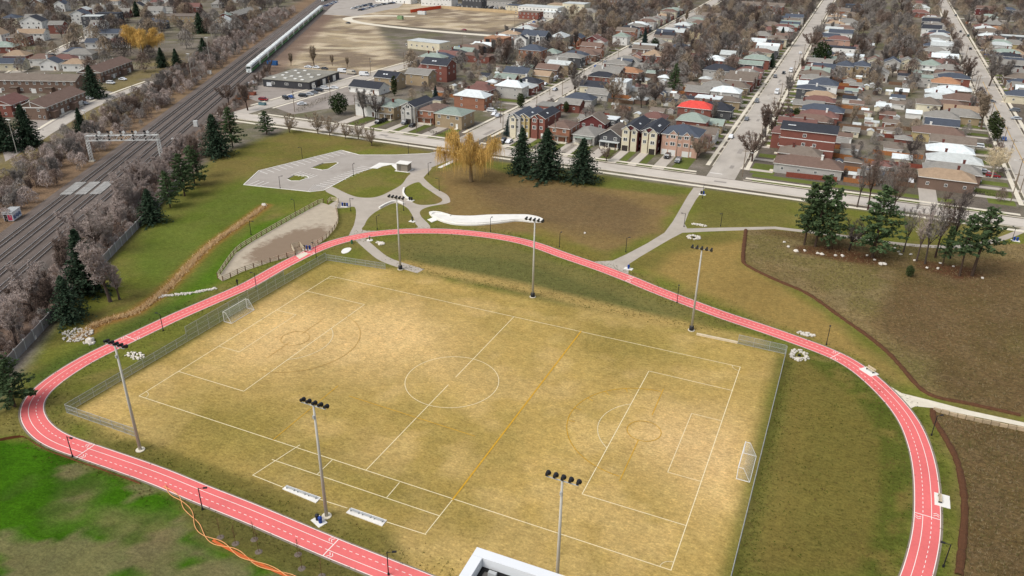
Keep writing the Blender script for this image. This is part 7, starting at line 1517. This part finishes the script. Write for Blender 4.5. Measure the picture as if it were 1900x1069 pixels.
for p, n in zip(TP, N):
    for k in range(9):
        o_ = r_.choice((-1, 1)); d = (-.4-abs(r_.normal())*1.6) if o_ < 0 else (WT+.4+abs(r_.normal())*1.4); q = p+n*d+Vector((r_.normal()*.4, r_.normal()*.4)); X.append((q.x, q.y))
for k in range(700): X.append((59+abs(r_.normal())*1.2, r_.uniform(-60, 39)))
for k in range(1500):
    y_ = r_.uniform(-60, 36); X.append((r_.uniform(60, 79), y_))
for k in range(900): X.append((r_.uniform(-45, 45), r_.uniform(43, 60)))
for k in range(500): X.append((r_.uniform(-40, 45), 42.5+r_.normal()*1.3))
tufts('verge_weeds', X, .05, .2, WEED, 6, 5, .05, .9)['label'] = 'weeds and tufts along the track verges'

# ================================================================== VEHICLES
def car_meshes(kind):
    L, W, H = dict(sedan=(4.6, 1.8, 1.45), suv=(4.7, 1.9, 1.75), van=(5.6, 2.0, 2.4), pickup=(5.6, 2.0, 1.85))[kind]
    side = dict(sedan=[(-.5, .3), (-.49, .55), (-.44, .62), (-.30, .66), (-.18, 1), (.2, 1), (.36, .68), (.48, .62), (.5, .5), (.49, .3)],
                suv=[(-.5, .28), (-.49, .55), (-.3, .62), (-.2, .98), (.02, 1), (.42, .98), (.48, .62), (.5, .5), (.5, .28)],
                van=[(-.5, .22), (-.49, .45), (-.42, .52), (-.33, .95), (-.28, 1), (.48, 1), (.5, .95), (.5, .22)],
                pickup=[(-.5, .28), (-.49, .55), (-.3, .62), (-.2, .98), (.06, 1), (.12, .62), (.5, .6), (.5, .28)])[kind]
    b = MB(); n = len(side); P = [(-x*L, z*H) for x, z in side]      # nose points to +x
    def wid(z): return W/2*(1 if z < H*.66 else .86)
    l = [(x, wid(z), z) for x, z in P]; r = [(x, -wid(z), z) for x, z in P]
    b.add(l+r, [tuple(range(n)), tuple(range(2*n-1, n-1, -1))]+[(i, n+i, n+(i+1) % n, (i+1) % n) for i in range(n)])
    # glass: windscreen, rear and side panes proud of the body
    g = MB(); z0, z1 = H*.68, H*.95
    xs = [p[0] for p in P if p[1] > H*.9]; xf, xr = max(xs), min(xs); fo = L*.1; ro = {'sedan': L*.13, 'suv': L*.05, 'van': L*.01, 'pickup': L*.05}[kind]
    if kind == 'van': xr = xf-L*.2; ro = 0
    for s in (-1, 1):
        y0, y1 = s*(W/2*.94), s*(W/2*.87+.012); y0 = s*(W/2*.96+.012)
        v = [(xf+fo*.75, s*(W/2*.985+.01), z0), (xr-ro*.7, s*(W/2*.985+.01), z0), (xr+.08, s*(W/2*.87+.012), z1), (xf-.05, s*(W/2*.87+.012), z1)]; g.quad(*(v if s < 0 else v[::-1]))
    yy = W/2*.82
    g.quad((xf+fo*.92+.03, -yy, z0), (xf+fo*.92+.03, yy, z0), (xf+.05, yy*.94, z1), (xf+.05, -yy*.94, z1))
    if kind != 'van': g.quad((xr-ro*.92-.03, yy, z0), (xr-ro*.92-.03, -yy, z0), (xr-.05, -yy*.94, z1), (xr-.05, yy*.94, z1))
    w_ = MB(); rw = .34; w_.bar((0, -.12, 0), (0, .12, 0), rw, n=14); w_.bar((0, -.125, 0), (0, .125, 0), rw*.6, n=10, mi=1)
    h = MB(); h.box(L/2-.02, L/2+.015, -.16, .16, H*.42, H*.5); t = MB(); t.box(-L/2-.015, -L/2+.02, -.14, .14, H*.42, H*.52)
    return b, g, w_, h, t, (L, W, H)
m_tyre = mat('tyre', (.02, .02, .02), var=.1); m_rim = mat('wheel_rim', S(160, 160, 164), rough=.35); m_head = mat('headlight', S(236, 238, 240), rough=.1, spec=.6); m_tail = mat('tail_light', S(150, 20, 20), rough=.2)
CC = dict(white=(240, 242, 242), silver=(184, 188, 192), grey=(110, 114, 118), black=(30, 32, 36), blue=(58, 92, 150), red=(150, 36, 38), green=(60, 78, 66), tan=(176, 160, 132), beige=(206, 196, 176))
def paint(c): return mat('car_paint_'+c, S(*CC[c]), rough=.25, var=.03, spec=.5)
CAR = {}
for k in ('sedan', 'suv', 'van', 'pickup'):
    b, g, w_, h, t, dim = car_meshes(k); CAR[k] = dict(g=g.mesh('car_glass', m_glass), w=w_.mesh('wheel', [m_tyre, m_rim]), h=h.mesh('headlight', m_head), t=t.mesh('tail_light', m_tail), dim=dim, b={})
    for c in CC: q = MB(); q.v, q.f, q.m = b.v, b.f, b.m; CAR[k]['b'][c] = q.mesh('car_body', paint(c))
NC = 0
def car(kind, c, x, y, rz, label, group, z=.02, full=True):
    global NC; NC += 1
    K = CAR[kind]; L, W, H = K['dim']; nm = {'sedan': 'parked_car', 'suv': 'parked_car', 'van': 'parked_van', 'pickup': 'pickup_truck'}[kind]
    r = thing(nm, label, {'van': 'van', 'pickup': 'truck'}.get(kind, 'car'), (x, y, z), rz, group); obj('body', K['b'][c], r); obj('window_glass', K['g'], r)
    for sx in (-.31, .31):
        for sy in (-1, 1): obj('wheel', K['w'], r, (sx*L, sy*(W/2-.1), .34))
    if full:
        for sy in (-1, 1): obj('headlight', K['h'], r, (0, sy*W*.34, 0)); obj('tail_light', K['t'], r, (0, sy*W*.36, 0))
UP, DN, LT, RTT = math.pi/2, -math.pi/2, math.pi, 0
KW = dict(sedan='car', suv='sport utility car', van='van', pickup='pickup truck')
for k, c, px, py, rz, where in (
 ('suv', 'black', 703, 229, DN, 'on the driveway of the white two-storey house'), ('sedan', 'black', 713, 225, UP, 'behind another on the driveway by the white house'), ('suv', 'grey', 752, 230, DN, 'on the driveway of the narrow grey stone house'), ('sedan', 'black', 766, 235, DN, 'on the driveway beside the utility pole'),
 ('suv', 'black', 933, 265, DN, 'in front of the willow street corner'), ('sedan', 'white', 945, 265, DN, 'beside the black car near the willow street corner'), ('suv', 'black', 1238, 293, DN, 'on the grey driveway of the pink brick house'), ('suv', 'grey', 1258, 301, DN, 'nearer the walk on the pink brick house driveway'),
 ('sedan', 'white', 1689, 338, DN, 'on the wide driveway behind the lone pine'), ('sedan', 'white', 1824, 321, RTT, 'on the driveway by the grey-roofed bungalow'), ('suv', 'green', 1806, 339, RTT, 'on the driveway by the tan-roofed bungalow'), ('sedan', 'blue', 1862, 260, DN, 'driving on the yellow-lined street'),
 ('sedan', 'white', 1356, 256, DN, 'parked by the kerb near the middle street corner'), ('suv', 'grey', 1404, 190, DN, 'parked on the middle street past the reddish trees'), ('van', 'white', 1441, 174, DN, 'parked on the middle street'), ('suv', 'grey', 1438, 144, UP, 'parked farther up the middle street'), ('van', 'white', 1467, 134, DN, 'parked before the red gabled house'), ('sedan', 'black', 1454, 137, DN, 'driving beside the farther white van'), ('sedan', 'white', 1485, 100, DN, 'driving on the middle street near the evergreen'), ('sedan', 'grey', 1385, 223, DN, 'parked under the reddish street trees'),
 ('suv', 'black', 1466, 209, RTT, 'on the driveway by the golden-green bush'), ('sedan', 'grey', 1838, 190, RTT, 'on a driveway by the bare kerb tree'), ('suv', 'grey', 1882, 207, LT, 'on the driveway across the yellow-lined street'), ('sedan', 'silver', 1885, 222, LT, 'second on the driveway across the yellow-lined street'), ('sedan', 'black', 1800, 92, UP, 'parked at the kerb of the yellow-lined street'), ('suv', 'green', 1796, 68, DN, 'driving up the yellow-lined street'), ('sedan', 'black', 1782, 60, DN, 'driving ahead of the green car'), ('suv', 'black', 1773, 30, DN, 'parked far up the yellow-lined street'),
 ('sedan', 'silver', 1030, 168, UP, 'on the willow street verge near the corner'), ('van', 'white', 1028, 150, UP, 'parked on the willow street lawn'), ('sedan', 'silver', 1034, 145, UP, 'behind the white van on the willow street'), ('sedan', 'white', 1012, 158, UP, 'parked beside the willow street van'), ('sedan', 'blue', 1106, 125, DN, 'driving on the willow street'), ('sedan', 'grey', 1123, 117, DN, 'parked on the willow street kerb'), ('sedan', 'black', 1170, 89, DN, 'driving far up the willow street'), ('sedan', 'white', 918, 214, UP, 'on the yard behind the golden willow'), ('sedan', 'silver', 925, 217, UP, 'second on the yard behind the golden willow'),
 ('suv', 'black', 563, 180, .25, 'first in the row before the dark warehouse'), ('sedan', 'silver', 574, 177, .25, 'second in the row before the dark warehouse'), ('sedan', 'grey', 582, 174, .25, 'third in the row before the dark warehouse'), ('suv', 'black', 592, 170, .25, 'fourth in the row before the dark warehouse'), ('suv', 'white', 603, 166, .3, 'at the warehouse garage doors'), ('sedan', 'white', 620, 165, .3, 'second at the warehouse garage doors'), ('suv', 'black', 530, 184, -.5, 'parked on the works entrance lawn'), ('sedan', 'blue', 540, 182, -.5, 'beside the black car at the works entrance'), ('suv', 'red', 489, 187, .1, 'in the works yard near the fence'), ('sedan', 'white', 560, 195, .7, 'at the works gate beside the hedge'),
 ('van', 'white', 636, 135, .2, 'camper behind the dark warehouse'), ('van', 'beige', 652, 138, .2, 'second camper behind the dark warehouse'), ('van', 'white', 676, 141, .3, 'bus-like behind the slate-roofed house'), ('sedan', 'white', 572, 126, .1, 'under a cover behind the warehouse'), ('sedan', 'white', 587, 127, .1, 'second under a cover behind the warehouse'), ('sedan', 'black', 602, 129, .1, 'behind the warehouse roof'), ('van', 'white', 506, 161, .5, 'under a cover in front of the warehouse wall'), ('pickup', 'white', 468, 157, .6, 'by the rails near the warehouse'),
 ('sedan', 'black', 762, 124, UP, 'on the street beside the vacant land'), ('sedan', 'white', 846, 90, UP, 'before the white works building'), ('sedan', 'blue', 853, 89, UP, 'second before the white works building'), ('sedan', 'white', 862, 87, UP, 'third before the white works building'), ('sedan', 'black', 871, 86, UP, 'fourth before the white works building'), ('sedan', 'silver', 882, 83, UP, 'fifth before the white works building'), ('sedan', 'red', 861, 57, LT, 'driving on the works street'), ('sedan', 'black', 646, 44, LT, 'at the bend of the works street'), ('suv', 'white', 1010, 40, UP, 'on the street past the vacant land'), ('sedan', 'silver', 1000, 44, UP, 'second past the vacant land'), ('suv', 'white', 1030, 28, UP, 'third past the vacant land'),
 ('van', 'white', 33, 168, .1, 'before the long brown townhouses'), ('suv', 'white', 22, 161, .1, 'behind the white van at the townhouses'), ('sedan', 'blue', 3, 163, .1, 'at the picture edge by the townhouses'), ('sedan', 'white', 165, 184, .1, 'on the lane before the townhouse end'), ('sedan', 'silver', 156, 194, .1, 'second on the lane before the townhouse end'), ('suv', 'white', 206, 156, .1, 'under the spruce between the townhouses'), ('sedan', 'white', 228, 149, .1, 'beyond the spruce between the townhouses'), ('suv', 'black', 97, 105, .9, 'on the lane beyond the townhouses')):
    g = G(px, py); car(k, c, g.x, g.y, rz, f'{c} {KW[k]} {where}', 'vehicles around the neighbourhood')
# far car park in rows
rr = random.Random(3); m = 0
for row, (ax, ay, bx, by, n) in enumerate(((600, 14, 628, 3, 8), (655, 17, 690, 8, 12), (668, 20, 705, 10, 12), (690, 12, 735, 6, 14))):
    for k in range(n):
        g = G(ax+(bx-ax)*k/n, ay+(by-ay)*k/n); c = rr.choice(('white', 'silver', 'grey', 'black', 'blue', 'white')); car(rr.choice(('sedan', 'suv')), c, g.x, g.y, rr.choice((.9, .95, 4.05)), f'{c} parked car, {ordw(k+1)} in the {ordw(row+1)} row of the far car park', 'cars in the far car park', full=False)
sheet('far_car_park', [tuple(G(*q).xy) for q in ((575, 26), (625, 0), (760, -2), (740, 14), (660, 30))], .006, m_lot)

for k in range(26):
    g = G(835+k*5.6+rr.uniform(-1, 1), 11+k*.35); c = rr.choice(('white', 'silver', 'grey', 'black', 'white', 'beige', 'red')); car(rr.choice(('sedan', 'suv', 'van')), c, g.x, g.y, rr.choice((1.4, 1.6, 4.6)), f'{c} vehicle, {ordw(k+1)} in the line behind the tan hoarding', 'vehicles behind the tan hoarding', full=False)
for k in range(15):
    g = G(905+k*8, 78-k*3.6); g.x += 3.2; c = rr.choice(('white', 'silver', 'grey', 'black', 'blue')); car(rr.choice(('sedan', 'suv')), c, g.x, g.y, UP, f'{c} car, {ordw(k+1)} parked up the kerb of the vacant land street', 'cars on the vacant land street', full=False)
# kerbside and driveway cars among the rows
for h in HOUSES:
    if h['row'] in STREET and 200 < h['y'] < 600 and rr.random() < .42:
        fx, s, e = STREET[h['row']]; x1 = h['x']-s*(h['d']/2 if h['rz'] else h['w']/2); x0 = fx(h['y'])+s*9
        if abs(x1-x0) > 4 and (x1-x0)*s > 0:
            c = rr.choice(('white', 'silver', 'grey', 'black', 'red', 'blue')); car(rr.choice(('sedan', 'suv')), c, (x0+x1)/2, h['y']-(h['w'] if h['rz'] else h['d'])/2-.2, rr.choice((0, math.pi)), f"{c} car on the driveway of {h['where']}", 'driveway cars', full=False)
print('cars', NC)

# ================================================================== POLES, LAMPS, SIGNS, WORKS
m_upole = mat('timber_pole', S(132, 116, 98), var=.2)
q = MB(); q.bar((0, 0, 0), (0, 0, 10), .16, n=7, r2=.11); UP_ = q.mesh('utility_pole', m_upole); q = MB(); q.box(-1.1, 1.1, -.06, .06, 9.2, 9.35); UA_ = q.mesh('cross_arm', m_upole); q = MB(); q.bar((0, 0, 8.6), (2.0, 0, 9.0), .04, n=5); UL_ = q.mesh('lamp_arm', m_galv); q = MB(); q.cbox((2.2, 0, 9.0), .7, .28, .14); UH_ = q.mesh('lamp_head', m_galv2); q = MB(); q.bar((.35, 0, 7.2), (.35, 0, 8.1), .22, n=8); UT_ = q.mesh('transformer', m_galv)
PLACES = [('beside the narrow grey stone house', 773, 245, 1.57), ('by the works entrance', 547, 208, 1.57), ('before the dark warehouse', 613, 180, 1.57), ('before the white two-storey house', 660, 216, 1.57), ('at the orange brick house porch', 1029, 266, 1.57), ('at the pink brick house driveway', 1254, 293, 1.57), ('with a yellow base at the middle street corner', 1377, 328, 0), ('behind the golden willow', 929, 228, 1.57), ('at the willow street corner lawn', 1020, 176, 0), ('at the yellow-lined street corner', 1875, 375, 0), ('on the verge of the yellow-lined street', 1883, 345, 3.14), ('by the birches', 1857, 280, 3.14), ('across from the bare kerb tree', 1806, 175, 0), ('up the yellow-lined street', 1790, 112, 0), ('beside the vacant land edge', 688, 140, 1.57), ('on the street by the vacant land', 750, 128, 0), ('beyond the white works building', 858, 92, 0), ('at the far bend of the works street', 955, 52, 0), ('on the middle street kerb', 1470, 160, 3.14), ('farther up the middle street', 1510, 80, 3.14), ('near the flat red building', 919, 92, 0), ('on the lane beyond the tracks', 62, 100, 0), ('by the dark trees beyond the tracks', 60, 104, .5)]
for st, fx, off, nm in (('middle street', xA, 6.1, 'A'), ('yellow-lined street', xB, -6.3, 'B'), ('willow street', xC, 5.6, 'C')):
    for k in range(8):
        y = 186+k*38; q = PX((fx(y)+off, y, 0)); PLACES.append((f'up the {st}, {ordw(k+1)} from the park road', q[0], q[1], 3.14 if off > 0 else 0))
for where, px, py, a in PLACES:
    g = G(px, py); r = thing('utility_pole', 'timber utility pole '+where, 'utility pole', (g.x, g.y, 0), a, 'utility poles'); obj('pole', UP_, r); obj('cross_arm', UA_, r)
    if a in (0, 3.14): obj('lamp_arm', UL_, r); obj('lamp_head', UH_, r)
    else: obj('transformer', UT_, r)
for where, px, py, ty in (('beside the tall spruce by the townhouses', 32, 285, 222), ('beyond the rails with a white box', 166, 250, 205), ('with a T-shaped head in the far thicket', 392, 130, 70), ('before the golden willow beyond the tracks', 266, 112, 75), ('near the red house beyond the tracks', 18, 112, 82), ('at the far rail edge', 358, 158, 100)):
    g = G(px, py); h = HT(px, py, ty); r = thing('lamp_post', 'tall pale lamp post '+where, 'lamp post', (g.x, g.y, 0), 0, 'lamp posts beyond the tracks'); q = MB(); q.bar((0, 0, 0), (0, 0, h), .13, n=7, r2=.08); obj('pole', q.mesh('lamp_post_pole', m_pole), r); q = MB(); q.cbox((0, 0, h), 2.2, .5, .2); obj('lamp_head', q.mesh('lamp_post_head', m_galv2), r)
# power lines along the park road poles
def wire(label, pts, h=9.3):
    P = [G(*p) for p in pts]; P = [Vector((p.x, p.y, h)) for p in P]; o = P[0]; q = MB()
    for a, b in zip(P, P[1:]):
        prev = a-o
        for k in range(1, 9): t = k/8; c = a.lerp(b, t)-o-Vector((0, 0, 1.1*4*t*(1-t)*.5)); q.bar(prev, c, .03, n=3, cap=False); prev = c
    tag(obj('power_line', q.mesh('power_line', m_black), None, o), label, 'power line')
wire('power line sagging along the park road houses', [(547, 208), (660, 216), (773, 245), (929, 228)]); wire('power line along the front of the brick semis', [(1029, 266), (1254, 293)]); wire('power line along the yellow-lined street', [(1883, 345), (1857, 280), (1806, 175), (1790, 112)])
# hedges, barrier and works items
def hedge(label, pts, w_, h, m):
    P = spline(GP(pts), .5); o = P[0]; rr = random.Random(len(label)); V, F = [], []
    for p in P:
        for k in range(14): leafquads(V, F, Vector((p.x-o.x+rr.uniform(-w_, w_), p.y-o.y+rr.uniform(-w_, w_), rr.uniform(.1, h))), 1, rr, .2)
    tag(obj('hedge', npmesh('hedge', [tuple(v) for v in V], F, m), None, (o.x, o.y, 0)), label, 'hedge', 'hedges')
hedge('clipped brown hedge before the wide semi-detached house', [(796, 246), (815, 250), (828, 252)], .6, 1.2, leafmat('brown_hedge', S(84, 78, 52))); hedge('brown hedge beside the willow at the semi-detached house', [(834, 252), (850, 255)], .6, 1.1, leafmat('brown_hedge', S(84, 78, 52))); hedge('dark hedge at the yellow-lined street corner', [(1806, 358), (1840, 364), (1868, 368)], .6, 1.2, leafmat('dark_hedge', S(66, 60, 46))); hedge('overgrown hedge beside the works gate', [(552, 208), (580, 196), (610, 184)], 1.5, 2.0, leafmat('scrub_hedge', S(92, 84, 58))); hedge('golden hedge on the willow street corner lawn', [(985, 170), (1000, 164)], 1.2, 1.2, leafmat('gold_hedge', S(134, 104, 52)))
gA, gB = G(762, 24), G(818, 16); L = (gB-gA).length; r = thing('site_hoarding', 'orange site hoarding at the top of the vacant land', 'hoarding', gA, math.atan2((gB-gA).y, (gB-gA).x)); b = MB(); b.box(0, L, -.1, .1, .1, 3.0); obj('panels', b.mesh('hoarding_panels', mat('orange_hoarding', S(232, 96, 62), var=.08)), r); b = MB()
for k in np.arange(0, L, 3): b.box(k, k+.12, .11, .3, 0, 3.1)
obj('hoarding_posts', b.mesh('hoarding_posts', m_brownwood), r)
gA, gB = G(818, 16), G(975, 27); L = (gB-gA).length; r = thing('site_hoarding', 'tan timber hoarding along the far vacant land', 'hoarding', gA, math.atan2((gB-gA).y, (gB-gA).x)); b = MB(); b.box(0, L, -.1, .1, .1, 2.8); obj('panels', b.mesh('hoarding_panels', mat('tan_hoarding', S(206, 180, 140), var=.12, scale=.3)), r); b = MB()
for k in np.arange(0, L, 3): b.box(k, k+.12, .11, .3, 0, 2.9)
obj('hoarding_posts', b.mesh('hoarding_posts', m_brownwood), r)
def skip(label, px, py, sz, c, rz, name='container', cat='container'):
    g = G(px, py); L, W, H = sz; r = thing(name, label, cat, (g.x, g.y, 0), rz, 'containers and skips'); b = MB()
    for a in ((-L/2, L/2, -W/2, -W/2+.1), (-L/2, L/2, W/2-.1, W/2), (-L/2, -L/2+.1, -W/2+.1, W/2-.1), (L/2-.1, L/2, -W/2+.1, W/2-.1)): b.box(*a, .1, H)
    obj('side_walls', b.mesh('container_walls', mat('paint_'+c[0], S(*c[1]), var=.12, rnd=.05, stain=.3)), r); b = MB(); b.box(-L/2+.1, L/2-.1, -W/2+.1, W/2-.1, .1, H*.75); obj('load', b.mesh('container_load', mat('rubble_load', S(130, 112, 92), var=.3, scale=2)), r)
    b = MB()
    for k in range(5): b.box(-L/2+.3+k*(L-.7)/4, -L/2+.4+k*(L-.7)/4, -W/2-.06, -W/2-.001, .1, H)
    obj('ribs', b.mesh('container_ribs', mat('paint_'+c[0], S(*c[1]))), r)
skip('green skip in the works yard near the white truck', 462, 166, (6, 2.4, 1.8), ('olive', (110, 108, 84)), .5); skip('orange skip in the works yard near the tall trees', 450, 184, (6, 2.5, 1.8), ('orange', (196, 128, 84)), .2); skip('rust red skip beside the orange skip', 464, 176, (6, 2.4, 1.5), ('rust', (156, 92, 74)), .2); skip('blue container behind the warehouse by the train', 506, 121, (6, 2.5, 2.6), ('blue', (56, 104, 160)), .3); skip('teal trough by the works gate', 487, 195, (3.5, 1.6, 1.2), ('teal', (104, 134, 140)), .1); skip('white site cabin on the vacant land', 783, 27, (8, 3, 3), ('white', (230, 232, 228)), 0); skip('green site machine container on the vacant land', 743, 36, (5, 3, 3), ('lime', (150, 176, 130)), 0)
